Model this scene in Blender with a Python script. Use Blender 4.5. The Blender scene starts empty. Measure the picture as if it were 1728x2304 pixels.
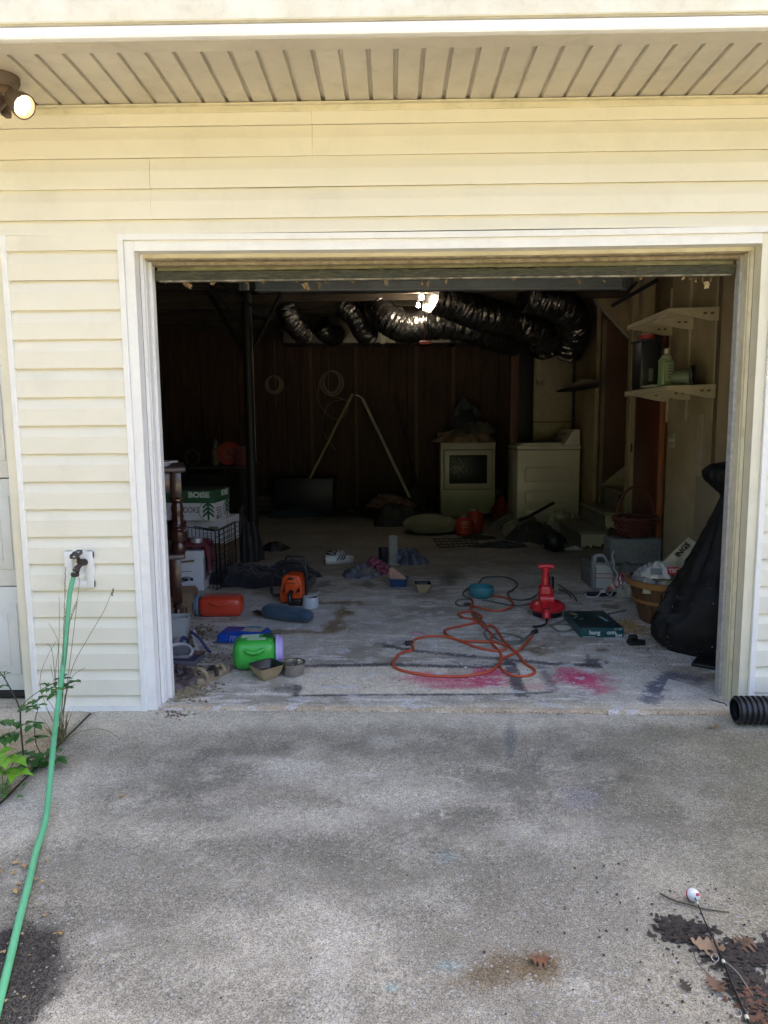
import bpy, bmesh, math, random
import numpy as np
from mathutils import Vector, Matrix, noise as mnoise
random.seed(7)
SC = bpy.context.scene
COL = SC.collection
R = math.radians

# ------------------------------------------------------------------ camera
CAM = Vector((-.242, -3.244, 1.337)); PIT, YAW, ROL, FPX = .12384, -.0128, .00915, 1602.
_fw = Vector((math.sin(YAW)*math.cos(PIT), math.cos(YAW)*math.cos(PIT), -math.sin(PIT)))
_r = Vector((math.cos(YAW), -math.sin(YAW), 0)); _u = _r.cross(_fw)
_R = math.cos(ROL)*_r - math.sin(ROL)*_u; _U = math.sin(ROL)*_r + math.cos(ROL)*_u
cam = bpy.data.cameras.new('camera'); camo = bpy.data.objects.new('camera', cam); COL.objects.link(camo)
cam.sensor_fit = 'VERTICAL'; cam.sensor_height = 36; cam.lens = FPX/2304*36; cam.clip_end = 2000; cam.clip_start = .02
m = Matrix.Identity(4)
for i, v in enumerate((_R, _U, -_fw)):
    for j in range(3): m[j][i] = v[j]
m.translation = CAM; camo.matrix_world = m; SC.camera = camo

# ------------------------------------------------------------------ world, sun, exposure
SUN_EL, SUN_AZ = 35, 28          # the sun stands behind the house; the drive lies in its shade
w = bpy.data.worlds.new('World'); SC.world = w; w.use_nodes = True
nt = w.node_tree; nt.nodes.clear()
sky = nt.nodes.new('ShaderNodeTexSky'); sky.sky_type = 'NISHITA'; sky.sun_disc = False
sky.sun_elevation = R(SUN_EL); sky.sun_rotation = R(SUN_AZ); sky.air_density = .45; sky.dust_density = 8; sky.ozone_density = .2
bg = nt.nodes.new('ShaderNodeBackground'); bg.inputs[1].default_value = .15
wo = nt.nodes.new('ShaderNodeOutputWorld')
nt.links.new(sky.outputs[0], bg.inputs[0]); nt.links.new(bg.outputs[0], wo.inputs[0])
sl = bpy.data.lights.new('sun', 'SUN'); sl.energy = 3.2; sl.angle = R(.5); sl.color = (1, .94, .84)
so = bpy.data.objects.new('sun', sl); COL.objects.link(so)
sd = Vector((math.sin(R(SUN_AZ))*math.cos(R(SUN_EL)), math.cos(R(SUN_AZ))*math.cos(R(SUN_EL)), math.sin(R(SUN_EL))))
so.rotation_euler = sd.to_track_quat('Z', 'Y').to_euler(); so.location = sd*30
SC.view_settings.view_transform = 'Standard'; SC.view_settings.look = 'None'
SC.view_settings.exposure = 3.38; SC.view_settings.gamma = 1; SC.view_settings.use_curve_mapping = False
SC.render.engine = 'CYCLES'; SC.cycles.use_denoising = True
SC.cycles.max_bounces = 7; SC.cycles.diffuse_bounces = 5; SC.cycles.glossy_bounces = 3; SC.cycles.transmission_bounces = 6
SC.cycles.caustics_reflective = False; SC.cycles.caustics_refractive = False; SC.cycles.sample_clamp_indirect = 6

# ------------------------------------------------------------------ from photograph pixels to places
FS = .02                      # the garage floor rises towards the back
DS = .015                     # the drive falls away from the house
def ray(x, y): return _fw + (x-864)/FPX*_R - (y-1152)/FPX*_U
def onY(x, y, Y): d = ray(x, y); return CAM + d*((Y-CAM.y)/d.y)
def onX(x, y, X): d = ray(x, y); return CAM + d*((X-CAM.x)/d.x)
def onZ(x, y, Z): d = ray(x, y); return CAM + d*((Z-CAM.z)/d.z)
def F(x, y):
    d = ray(x, y); return CAM + d*((FS*CAM.y - CAM.z)/(d.z - FS*d.y))
def D(x, y):
    d = ray(x, y); return CAM + d*((DS*CAM.y - .006 - CAM.z)/(d.z - DS*d.y))
def zf(Y): return FS*Y
def zd(Y): return DS*Y - .006
def zoom(x0, y0, s): return lambda x, y: (x0+x/s, y0+y/s)
R1 = zoom(340, 600, 3.606); R2 = zoom(780, 600, 2.9625); R3 = zoom(1280, 560, 3.687); R4 = zoom(360, 960, 4.879)
R5 = zoom(360, 1240, 4.1475); R6 = zoom(640, 840, 4.1475); R7 = zoom(700, 1180, 4.1475); R8 = zoom(960, 880, 4.1475)
S1 = zoom(1100, 1220, 4.879); S2 = zoom(1280, 1040, 4.366); S3 = zoom(0, 1180, 3.352); S6 = zoom(0, 1840, 3.318)
S7 = zoom(1380, 1940, 4.767); S8 = zoom(1420, 1400, 5.386)

# ------------------------------------------------------------------ materials
MATS = {}
def M(name, col, rough=.6, metal=0, col2=None, var=.12, scale=6, bump=0, bscale=80, spec=.5, emis=0, trans=0, coat=0, attr=None, stretch=(1, 1, 1), sheen=0, dirt=0, alpha=1, wave=None):
    """procedural material: noise-mottled colour, optional dirt, fine relief"""
    if name in MATS: return MATS[name]
    mt = bpy.data.materials.new(name); mt.use_nodes = True; MATS[name] = mt
    t = mt.node_tree; N = t.nodes; L = t.links; b = N['Principled BSDF']
    tc = N.new('ShaderNodeTexCoord'); mp = N.new('ShaderNodeMapping'); mp.inputs['Scale'].default_value = stretch
    L.new(tc.outputs['Object'], mp.inputs[0])
    oi = N.new('ShaderNodeObjectInfo'); ad = N.new('ShaderNodeVectorMath'); ad.operation = 'ADD'
    sc = N.new('ShaderNodeMath'); sc.operation = 'MULTIPLY'; sc.inputs[1].default_value = 37.
    L.new(oi.outputs['Random'], sc.inputs[0]); L.new(mp.outputs[0], ad.inputs[0]); L.new(sc.outputs[0], ad.inputs[1])
    n1 = N.new('ShaderNodeTexNoise'); n1.inputs['Scale'].default_value = scale; n1.inputs['Detail'].default_value = 6; n1.inputs['Roughness'].default_value = .6
    L.new(ad.outputs[0], n1.inputs['Vector'])
    c1 = (*col, 1); c2 = (*(col2 or tuple(c*(1-var*1.6) for c in col)), 1)
    rp = N.new('ShaderNodeValToRGB'); rp.color_ramp.elements[0].position = .36; rp.color_ramp.elements[1].position = .64
    rp.color_ramp.elements[0].color = c2; rp.color_ramp.elements[1].color = c1
    L.new(n1.outputs[0], rp.inputs[0]); out = rp.outputs[0]
    if attr:
        at = N.new('ShaderNodeVertexColor'); at.layer_name = attr
        mx = N.new('ShaderNodeMix'); mx.data_type = 'RGBA'; mx.blend_type = 'MULTIPLY'; mx.inputs[0].default_value = 1
        L.new(out, mx.inputs[6]); L.new(at.outputs[0], mx.inputs[7]); out = mx.outputs[2]
    if dirt:
        n3 = N.new('ShaderNodeTexNoise'); n3.inputs['Scale'].default_value = scale*2.7; n3.inputs['Detail'].default_value = 9; n3.inputs['Roughness'].default_value = .75
        L.new(ad.outputs[0], n3.inputs['Vector'])
        r3 = N.new('ShaderNodeValToRGB'); r3.color_ramp.elements[0].position = .5; r3.color_ramp.elements[1].position = .72
        r3.color_ramp.elements[1].color = (dirt, dirt, dirt, 1); r3.color_ramp.elements[0].color = (0, 0, 0, 1)
        L.new(n3.outputs[0], r3.inputs[0])
        mx = N.new('ShaderNodeMix'); mx.data_type = 'RGBA'; L.new(r3.outputs[0], mx.inputs[0]); L.new(out, mx.inputs[6])
        mx.inputs[7].default_value = (.09, .075, .05, 1); out = mx.outputs[2]
    L.new(out, b.inputs['Base Color'])
    b.inputs['Roughness'].default_value = rough; b.inputs['Metallic'].default_value = metal
    b.inputs['Specular IOR Level'].default_value = spec; b.inputs['Coat Weight'].default_value = coat
    b.inputs['Sheen Weight'].default_value = sheen; b.inputs['Alpha'].default_value = alpha
    if trans: b.inputs['Transmission Weight'].default_value = trans; b.inputs['IOR'].default_value = 1.3
    if emis: L.new(out, b.inputs['Emission Color']); b.inputs['Emission Strength'].default_value = emis
    if bump:
        n2 = N.new('ShaderNodeTexNoise'); n2.inputs['Scale'].default_value = bscale; n2.inputs['Detail'].default_value = 5
        L.new(ad.outputs[0], n2.inputs['Vector'])
        bp = N.new('ShaderNodeBump'); bp.inputs['Strength'].default_value = bump; bp.inputs['Distance'].default_value = .01
        L.new(n2.outputs[0], bp.inputs['Height']); L.new(bp.outputs[0], b.inputs['Normal'])
    return mt

# ------------------------------------------------------------------ shapes
def crom(pts, per=6, closed=False):
    P = [Vector(p) for p in pts]; n = len(P); out = []
    rng = range(n if closed else n-1)
    for i in rng:
        if closed: a, b, c, d = P[i-1], P[i], P[(i+1) % n], P[(i+2) % n]
        else: a, b, c, d = P[max(i-1, 0)], P[i], P[i+1], P[min(i+2, n-1)]
        for k in range(per):
            t = k/per
            out.append(.5*((2*b)+(c-a)*t+(2*a-5*b+4*c-d)*t*t+(3*b-a-3*c+d)*t**3))
    if not closed: out.append(P[-1])
    return out
class G:
    def __init__(s): s.b = bmesh.new()
    def add(s, vs, fs, M_=None):
        V = [s.b.verts.new((M_ @ Vector(v)) if M_ else v) for v in vs]
        for f in fs:
            try: s.b.faces.new([V[i] for i in f])
            except ValueError: pass
        return V
    def box(s, c, d, rot=None, bev=0, seg=2, taper=1, M_=None):
        x, y, z = d[0]/2, d[1]/2, d[2]/2; t = taper
        vs = [(-x, -y, -z), (x, -y, -z), (x, y, -z), (-x, y, -z), (-x*t, -y*t, z), (x*t, -y*t, z), (x*t, y*t, z), (-x*t, y*t, z)]
        mt = Matrix.Translation(c) @ (rot.to_matrix().to_4x4() if hasattr(rot, 'to_matrix') else (rot or Matrix.Identity(4)))
        if M_: mt = M_ @ mt
        V = s.add(vs, [(3, 2, 1, 0), (4, 5, 6, 7), (0, 1, 5, 4), (1, 2, 6, 5), (2, 3, 7, 6), (3, 0, 4, 7)], mt)
        if bev:
            es = {e for v in V for e in v.link_edges}
            bmesh.ops.bevel(s.b, geom=list(es), offset=bev, segments=seg, affect='EDGES', profile=.5)
        return s
    def tube(s, pts, r, n=8, per=5, closed=False, smooth=True, cap=True):
        P = crom(pts, per, closed) if smooth else [Vector(p) for p in pts]
        m_ = len(P); rings = []
        T0 = (P[1]-P[0]).normalized(); up = Vector((0, 0, 1)) if abs(T0.z) < .9 else Vector((1, 0, 0))
        N_ = (up - T0*up.dot(T0)).normalized()
        for i, p in enumerate(P):
            a = P[i-1] if (i or closed) else p; c = P[(i+1) % m_] if (i < m_-1 or closed) else p
            T = (c-a).normalized() if (c-a).length > 1e-9 else T0
            N_ = (N_ - T*N_.dot(T)); N_ = N_.normalized() if N_.length > 1e-6 else T.orthogonal().normalized()
            B = T.cross(N_)
            rr = r(i/(m_-1)) if callable(r) else r
            rings.append([s.b.verts.new(p + (N_*math.cos(2*math.pi*k/n)+B*math.sin(2*math.pi*k/n))*rr) for k in range(n)])
        for i in range(m_ if closed else m_-1):
            A, Bq = rings[i], rings[(i+1) % m_]
            for k in range(n): s.b.faces.new((A[k], A[(k+1) % n], Bq[(k+1) % n], Bq[k]))
        if cap and not closed:
            s.b.faces.new(list(reversed(rings[0]))); s.b.faces.new(rings[-1])
        return s
    def cyl(s, p0, p1, r0, r1=None, n=16, cap=True):
        r1 = r0 if r1 is None else r1
        return s.tube([p0, p1], lambda t: r0+(r1-r0)*t, n, 1, smooth=False, cap=cap)
    def lathe(s, prof, n=24, M_=None, cap=True, sx=1, sy=1):
        M_ = M_ or Matrix.Identity(4); rings = []
        for r, z in prof:
            if r < 1e-6: rings.append([s.b.verts.new(M_ @ Vector((0, 0, z)))])
            else: rings.append([s.b.verts.new(M_ @ Vector((r*sx*math.cos(2*math.pi*k/n), r*sy*math.sin(2*math.pi*k/n), z))) for k in range(n)])
        for A, B in zip(rings, rings[1:]):
            for k in range(n):
                k2 = (k+1) % n
                if len(A) == 1 and len(B) == 1: continue
                if len(A) == 1: s.b.faces.new((A[0], B[k2], B[k]))
                elif len(B) == 1: s.b.faces.new((A[k], A[k2], B[0]))
                else: s.b.faces.new((A[k], A[k2], B[k2], B[k]))
        if cap:
            if len(rings[0]) > 1: s.b.faces.new(list(reversed(rings[0])))
            if len(rings[-1]) > 1: s.b.faces.new(rings[-1])
        return s
    def prism(s, poly, h, M_=None, bev=0, seg=2):
        """polygon in local XY extruded along local Z"""
        n = len(poly); M_ = M_ or Matrix.Identity(4)
        V = s.add([(x, y, 0) for x, y in poly]+[(x, y, h) for x, y in poly],
                  [tuple(reversed(range(n))), tuple(range(n, 2*n))]+[(i, (i+1) % n, n+(i+1) % n, n+i) for i in range(n)], M_)
        if bev:
            es = {e for v in V for e in v.link_edges}
            bmesh.ops.bevel(s.b, geom=list(es), offset=bev, segments=seg, affect='EDGES', profile=.5)
        return s
    def surf(s, f, nu, nv, cu=False, cv=False):
        vs = [[s.b.verts.new(f(i/(nu if cu else nu-1), j/(nv if cv else nv-1))) for j in range(nv)] for i in range(nu)]
        for i in range(nu if cu else nu-1):
            for j in range(nv if cv else nv-1):
                s.b.faces.new((vs[i][j], vs[(i+1) % nu][j], vs[(i+1) % nu][(j+1) % nv], vs[i][(j+1) % nv]))
        return s
    def ball(s, c, rad, n=20, amp=0, fr=3, seed=0, flat=None, m=None):
        rx, ry, rz = rad if hasattr(rad, '__len__') else (rad,)*3
        def f(u, v):
            th, ph = 2*math.pi*u, math.pi*(.001+.998*v)
            d = Vector((math.cos(th)*math.sin(ph), math.sin(th)*math.sin(ph), math.cos(ph)))
            k = 1
            if amp: q = mnoise.noise(d*fr+Vector((seed*3.1, seed, 0)))+.5*mnoise.noise(d*fr*2.3+Vector((0, seed*2.7, 9))); k = 1+amp*q
            p = Vector((d.x*rx*k, d.y*ry*k, d.z*rz*k))
            if flat is not None and p.z < flat: p.z = flat + (p.z-flat)*.06
            p = p + Vector(c); return m @ p if m else p
        return s.surf(f, n, n//2+2, cu=True)
    def heap(s, rx, ry, h, seed=0, fold=.35, fr=5, n=44, c=(0, 0, 0), edge=.18, sharp=1.0):
        """crumpled pile of cloth or a sagging bag lying on the ground"""
        sv = Vector((seed*1.7, seed*3.3, seed*.9)); n = max(n, 64)
        def f(u, v):
            th = 2*math.pi*u; o = 1+edge*mnoise.noise(Vector((math.cos(th)*2.2, math.sin(th)*2.2, seed*2.1)))*2.4
            x, y = math.cos(th)*v*o, math.sin(th)*v*o
            prof = max(0, 1-v**2.2)**.7
            q = Vector((x*fr*.8, y*fr*.8, 0))+sv
            w_ = Vector((mnoise.noise(q*.7), mnoise.noise(q*.7+Vector((5, 1, 2))), 0))*1.3
            r1 = abs(mnoise.noise(q*.8+w_)); r2 = abs(mnoise.noise(q*1.9+w_*1.4)); r3 = abs(mnoise.noise(q*4.1+w_))
            cr = (1-2.2*r1)*.55+(1-2.2*r2)*.3+(1-2.2*r3)*.15
            big = .78+.6*mnoise.noise(q*.32+Vector((3, 3, 3)))
            z = h*prof*max(.12, big+fold*.95*(cr-.25))+.35*h*fold*(1-v)*v*(.5-r2)
            x += .13*fold*mnoise.noise(q*1.3+Vector((0, 9, 1)))*v; y += .13*fold*mnoise.noise(q*1.3+Vector((9, 0, 5)))*v
            return Vector((c[0]+x*rx, c[1]+y*ry, c[2]+max(z, .002*(1-v))))
        return s.surf(f, n, n//2, cu=True)
    def mesh(s, name='m', ang=35, recalc=True):
        bmesh.ops.remove_doubles(s.b, verts=s.b.verts, dist=1e-6)
        if recalc: bmesh.ops.recalc_face_normals(s.b, faces=s.b.faces)
        me = bpy.data.meshes.new(name); s.b.to_mesh(me); s.b.free()
        me.polygons.foreach_set('use_smooth', [True]*len(me.polygons)); me.set_sharp_from_angle(angle=R(ang))
        return me
def rz(a): return Matrix.Rotation(a, 4, 'Z')
def rx(a): return Matrix.Rotation(a, 4, 'X')
def ry(a): return Matrix.Rotation(a, 4, 'Y')
def T(*a): return Matrix.Translation(a if len(a) == 3 else a[0])
def ob(name, g, mat, parent=None, loc=None, rot=None, ang=35, recalc=True):
    me = g.mesh(name, ang, recalc) if isinstance(g, G) else g
    o = bpy.data.objects.new(name, me); COL.objects.link(o)
    if mat is not None and not len(me.materials): me.materials.append(mat)
    if parent: o.parent = parent
    if loc is not None: o.location = loc
    if rot is not None: o.rotation_euler = rot
    return o
def tag(o, label, cat, group=None, kind=None):
    o['label'] = label; o['category'] = cat
    if group: o['group'] = group
    if kind: o['kind'] = kind
    return o
def thing(name, label, cat, loc=(0, 0, 0), rot=0, group=None):
    o = bpy.data.objects.new(name, None); COL.objects.link(o); o.location = loc; o.empty_display_size = .1
    o.rotation_euler = rot if hasattr(rot, '__len__') else (0, 0, rot)
    return tag(o, label, cat, group)
def struct(o, label=None, cat=None):
    o['kind'] = 'structure'
    if label: o['label'] = label
    if cat: o['category'] = cat
    return o
def text(name, body, size, mat, parent, Mx, ext=.0004, bold=0, shear=0, sx=1, align='CENTER'):
    cu = bpy.data.curves.new(name, 'FONT'); cu.body = body; cu.size = size; cu.extrude = ext; cu.offset = bold
    cu.align_x = align; cu.align_y = 'CENTER'; cu.shear = shear; cu.resolution_u = 3
    o = bpy.data.objects.new('tmp', cu); COL.objects.link(o); dg = bpy.context.evaluated_depsgraph_get()
    me = bpy.data.meshes.new_from_object(o.evaluated_get(dg)); COL.objects.unlink(o); bpy.data.objects.remove(o); bpy.data.curves.remove(cu)
    me.transform(Matrix.Diagonal((sx, 1, 1, 1))); me.transform(Mx); me.materials.clear()
    return ob(name, me, mat, parent)
FACE = rx(R(90))        # text standing upright, read from -Y

# numpy value noise for worn paint and stains
def _h(ix, iy, s):
    n = (ix.astype(np.int64)*374761393 + iy.astype(np.int64)*668265263 + s*2147483647) & 0xffffffff
    n = ((n ^ (n >> 13))*1274126177) & 0xffffffff
    return ((n ^ (n >> 16)) & 0xffff)/65535.
def vn(x, y, s=0):
    ix, iy = np.floor(x), np.floor(y); fx, fy = x-ix, y-iy; fx = fx*fx*(3-2*fx); fy = fy*fy*(3-2*fy)
    return (_h(ix, iy, s)*(1-fx)+_h(ix+1, iy, s)*fx)*(1-fy)+(_h(ix, iy+1, s)*(1-fx)+_h(ix+1, iy+1, s)*fx)*fy
def fbm(x, y, s=0, o=4):
    v = 0; a = .5; t = 0
    for k in range(o): v = v+a*vn(x*2**k, y*2**k, s+k); t += a; a *= .55
    return v/t
def seg(x, y, pts):
    d = np.full_like(x, 9.)
    for (a, b), (c, e) in zip(pts, pts[1:]):
        L2 = (c-a)**2+(e-b)**2; t = np.clip(((x-a)*(c-a)+(y-b)*(e-b))/L2, 0, 1)
        d = np.minimum(d, np.hypot(x-a-t*(c-a), y-b-t*(e-b)))
    return d
def sst(a, b, x): t = np.clip((x-a)/(b-a), 0, 1); return t*t*(3-2*t)
def inpoly(x, y, poly):
    r_ = np.zeros(x.shape, bool); n = len(poly)
    for i in range(n):
        (x1, y1), (x2, y2) = poly[i], poly[(i+1) % n]
        if y1 == y2: continue
        c = ((y1 > y) != (y2 > y)) & (x < (x2-x1)*(y-y1)/(y2-y1)+x1); r_ ^= c
    return r_
def gridmesh(name, X, Y, Z, C):
    """X, Y, Z 2-D arrays, C colours (…,3) -> mesh with a colour attribute"""
    nu, nv = X.shape; me = bpy.data.meshes.new(name)
    idx = np.arange(nu*nv).reshape(nu, nv)
    q = np.stack([idx[:-1, :-1], idx[1:, :-1], idx[1:, 1:], idx[:-1, 1:]], -1).reshape(-1, 4)
    me.vertices.add(nu*nv); me.vertices.foreach_set('co', np.stack([X, Y, Z], -1).reshape(-1).astype(np.float32))
    me.loops.add(len(q)*4); me.loops.foreach_set('vertex_index', q.reshape(-1).astype(np.int32))
    me.polygons.add(len(q)); me.polygons.foreach_set('loop_start', (np.arange(len(q))*4).astype(np.int32))
    me.update(calc_edges=True)
    at = me.color_attributes.new('Col', 'FLOAT_COLOR', 'POINT')
    c4 = np.concatenate([C.reshape(-1, 3), np.ones((nu*nv, 1))], 1).astype(np.float32); at.data.foreach_set('color', c4.reshape(-1))
    me.polygons.foreach_set('use_smooth', np.ones(len(q), bool)); me.validate()
    return me
# ================================================================== setting: ground, drive, floor
def concrete(name, speck=.5, peb=.5, rough=.85, fine=300):
    mt = bpy.data.materials.new(name); mt.use_nodes = True; t = mt.node_tree; N = t.nodes; L = t.links; b = N['Principled BSDF']
    tc = N.new('ShaderNodeTexCoord'); at = N.new('ShaderNodeVertexColor'); at.layer_name = 'Col'
    def noi(s, d=4, r=.6):
        n = N.new('ShaderNodeTexNoise'); n.inputs['Scale'].default_value = s; n.inputs['Detail'].default_value = d; n.inputs['Roughness'].default_value = r
        L.new(tc.outputs['Object'], n.inputs['Vector']); return n
    def ramp(src, p0, p1, c0, c1):
        r = N.new('ShaderNodeValToRGB'); e = r.color_ramp.elements; e[0].position = p0; e[1].position = p1
        e[0].color = (c0, c0, c0, 1); e[1].color = (c1, c1, c1, 1); L.new(src, r.inputs[0]); return r.outputs[0]
    def mul(a, b_, f=1, mode='MULTIPLY'):
        mx = N.new('ShaderNodeMix'); mx.data_type = 'RGBA'; mx.blend_type = mode
        if hasattr(f, 'links'): L.new(f, mx.inputs[0])
        else: mx.inputs[0].default_value = f
        L.new(a, mx.inputs[6])
        if isinstance(b_, tuple): mx.inputs[7].default_value = b_
        else: L.new(b_, mx.inputs[7])
        return mx.outputs[2]
    n1 = noi(fine, 3, .7); n2 = noi(70, 5, .75); n3 = noi(9, 5)
    c = mul(at.outputs[0], ramp(n1.outputs[0], .36, .62, 1-speck, 1+speck*.35))
    c = mul(c, ramp(n2.outputs[0], .36, .64, .74, 1.16)); c = mul(c, ramp(n3.outputs[0], .35, .65, .9, 1.08))
    if peb:
        v = N.new('ShaderNodeTexVoronoi'); v.inputs['Scale'].default_value = 75; L.new(tc.outputs['Object'], v.inputs['Vector'])
        n4 = noi(4, 3); msk = N.new('ShaderNodeMath'); msk.operation = 'MULTIPLY'
        L.new(ramp(v.outputs['Distance'], .22, .3, 1, 0), msk.inputs[0])
        sx = N.new('ShaderNodeSeparateColor'); L.new(v.outputs['Color'], sx.inputs[0])
        L.new(ramp(sx.outputs[0], .72, .8, 0, peb), msk.inputs[1])
        c = mul(c, (.36, .37, .39, 1), msk.outputs[0], 'MIX')
    L.new(c, b.inputs['Base Color']); b.inputs['Roughness'].default_value = rough; b.inputs['Specular IOR Level'].default_value = .25
    ad = N.new('ShaderNodeMath'); ad.operation = 'ADD'; L.new(n1.outputs[0], ad.inputs[0]); L.new(n2.outputs[0], ad.inputs[1])
    bp = N.new('ShaderNodeBump'); bp.inputs['Strength'].default_value = .35; bp.inputs['Distance'].default_value = .004
    L.new(ad.outputs[0], bp.inputs['Height']); L.new(bp.outputs[0], b.inputs['Normal'])
    return mt
M_drive = concrete('drive_concrete', .62, .8, .85, 240); M_floor = concrete('floor_concrete', .34, 0, .72, 190)

def C3(r, g, b, shape): return np.broadcast_to(np.array([r, g, b], float), shape+(3,)).copy()
def lay(c, col, a): return c*(1-a[..., None])+np.array(col)*a[..., None]
# --- driveway
JX = -1.68
def drive_cols(X, Y, left):
    c = C3(.41, .385, .335, X.shape)
    n = fbm(X*1.6, Y*2.2, 3, 5); n2 = fbm(X*5, Y*6, 9, 4)
    c = lay(c, (.20, .19, .165), sst(.40, .60, n+(vn(X*80, Y*80, 35)-.5)*.16)*.62); c = lay(c, (.24, .225, .19), sst(.45, .62, fbm(X*3.2, Y*4.2, 55, 6))*.5)
    c = lay(c, (.52, .50, .46), sst(.55, .75, n2)*.4)
    gr = vn(X*88, Y*88, 33)-.5
    def blob(px, py, r1, r2, col, a):
        nonlocal c
        p = D(px, py); d = np.hypot((X-p.x)/r1, (Y-p.y)/r2)+(fbm(X*7, Y*9, 21, 6)-.5)*2.2+gr*.9
        c = lay(c, col, sst(1.25, .15, d)*a*.8)
    dk = (.13, .125, .11); lt = (.60, .58, .53)
    near = sst(-.30, -.12, Y+(fbm(X*6, Y*3, 5)-.5)*.16); c = lay(c, (.56, .53, .46), near*.85)
    for px, py, r1, r2, a in ((440, 1740, .34, .14, .75), (560, 1690, .2, .07, .6), (330, 1830, .3, .1, .5), (1150, 1760, .3, .13, .8), (900, 1690, .25, .08, .6), (1330, 1700, .2, .07, .55),
                              (1030, 1850, .3, .12, .6), (1450, 1850, .3, .1, .45), (620, 1900, .35, .12, .45), (1200, 1830, .3, .1, .55), (840, 1960, .3, .14, .4), (1640, 1780, .25, .2, .35)): blob(px, py, r1*1.25, r2*1.25, dk, a)
    for px, py, r1, r2, a in ((690, 1740, .22, .08, .7), (900, 1790, .3, .08, .65), (640, 1720, .1, .04, .6), (730, 1840, .25, .09, .5), (1240, 1870, .25, .1, .4), (60, 1830, .15, .2, .6), (240, 1740, .2, .08, .5), (560, 1710, .1, .04, .5)): blob(px, py, r1*1.2, r2*1.2, lt, a)
    c = lay(c, (.05, .045, .042), sst(1.12, .8, np.hypot((X+1.24)/.175, (Y+1.74)/.33)+(fbm(X*16, Y*16, 91, 4)-.5)*.5)*.85)
    blob(1300, 1800, .07, .09, (.36, .35, .40), .6); blob(1010, 2170, .05, .03, (.22, .38, .42), .6); blob(875, 2220, .03, .02, (.2, .4, .42), .6); blob(1000, 1930, .05, .03, (.28, .37, .4), .5)
    for px, py, r1, r2 in ((1090, 2200, .1, .05), (1170, 2165, .12, .045), (1220, 2190, .07, .04)): blob(px, py, r1, r2, (.16, .115, .065), .85)
    c = lay(c, (.25, .225, .15), sst(.25, 1.2, X-.02+(Y+1.0)*-.25+(fbm(X*3, Y*3, 31)-.5)*.7)*.62)
    c = lay(c, (.09, .075, .05), sst(.45, .62, fbm(X*7, Y*7, 77)) * sst(.55, .8, X) * sst(-1.3, -1.6, Y)*.8)
    rust = np.exp(-((Y+.06+(X-1.37)*.016)/.035)**2); c = lay(c, (.34, .23, .13), rust*sst(.45, .65, fbm(X*5, Y*9, 41))*.7)
    p0, p1 = D(1150, 1608), D(1150, 1700); c = lay(c, (.15, .16, .18), sst(.03, .008, seg(X, Y, [(p0.x, p0.y), (p1.x, p1.y)])+(fbm(X*20, Y*20, 8)-.5)*.03)*.7)
    p0, p1 = D(1170, 1606), D(1320, 1614); c = lay(c, (.2, .2, .22), sst(.012, .004, seg(X, Y, [(p0.x, p0.y), (p1.x, p1.y)]))*.5)
    for q in range(26):
        a = random.uniform(0, 6.3); px, py = random.uniform(850, 1350), random.uniform(1630, 1800); p = D(px, py); l = random.uniform(.05, .2)
        c = lay(c, (.6, .6, .58), sst(.004, .0015, seg(X, Y, [(p.x, p.y), (p.x+l*math.cos(a), p.y+l*math.sin(a)*.8)]))*random.uniform(.2, .6))
    if left: c = lay(c*np.array((1.02, .95, .82)), (.42, .33, .22), sst(.4, .7, n)*.6)
    c = lay(c, (.60, .565, .485), sst(-.27, -.10, Y+(fbm(X*6, Y*3, 5)-.5)*.2+gr*.06)*.7)*np.array((1.04, 1.015, .95)); g = np.exp(-((X-JX)/.03)**2); c = c*(1-.35*g[..., None])
    c = c*(1-.5*np.exp(-((Y-front(X)+.004)/.008)**2)[..., None])
    return c
def front(X): return -.042-.033*X           # where the garage slab ends
def drive(name, xs, left):
    ys = np.concatenate([[-14, -11, -8, -6, -4.5, -3.4], np.arange(-2.6, -1.0, .014), np.arange(-1.0, .001, .011)])
    X, Y = np.meshgrid(xs, ys, indexing='ij'); Y = Y.copy(); lim = np.where(np.abs(X) < 1.372, front(X)-.006, np.where((X < -1.93) & (X > -4.7), .2, -.001))
    Y = np.where(Y > -.35, -.35+(Y+.35)*(lim+.35)/.35, Y)
    Z = zd(Y)+(fbm(X*2, Y*2, 4)-.5)*.006; Z = Z-.006*np.exp(-((X-JX)/.02)**2)
    return ob(name, gridmesh(name, X, Y, Z, drive_cols(X, Y, left)), M_drive)
struct(drive('driveway', np.concatenate([np.arange(JX+.005, 2.2, .014), [2.6, 3.2, 4, 5, 6.5]]), False), 'stained grey concrete driveway in front of the open garage', 'driveway')
struct(drive('driveway', np.concatenate([[-7, -5.5, -4.2, -3.4, -2.8], np.arange(-2.4, JX-.02, .02), [JX-.005]]), True), 'sandy concrete driveway slab in front of the closed door', 'driveway')
g = G(); g.add([(-400, -400, -.32), (400, -400, -.32), (400, 400, -.32), (-400, 400, -.32)], [(0, 1, 2, 3)])
struct(ob('ground', g, M('lawn', (.16, .17, .08), .95, col2=(.2, .16, .1), scale=2, bump=.5, bscale=20)), 'open lawn round the house', 'ground')
g = G(); g.box((JX, -5, -.153), (.4, 10, .12), rot=rx(math.atan(DS)))
struct(ob('joint_soil', g, M('soil', (.10, .08, .055), .95, col2=(.09, .07, .045), scale=60, bump=.8)), 'dark soil in the driveway joint', 'soil')

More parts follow.
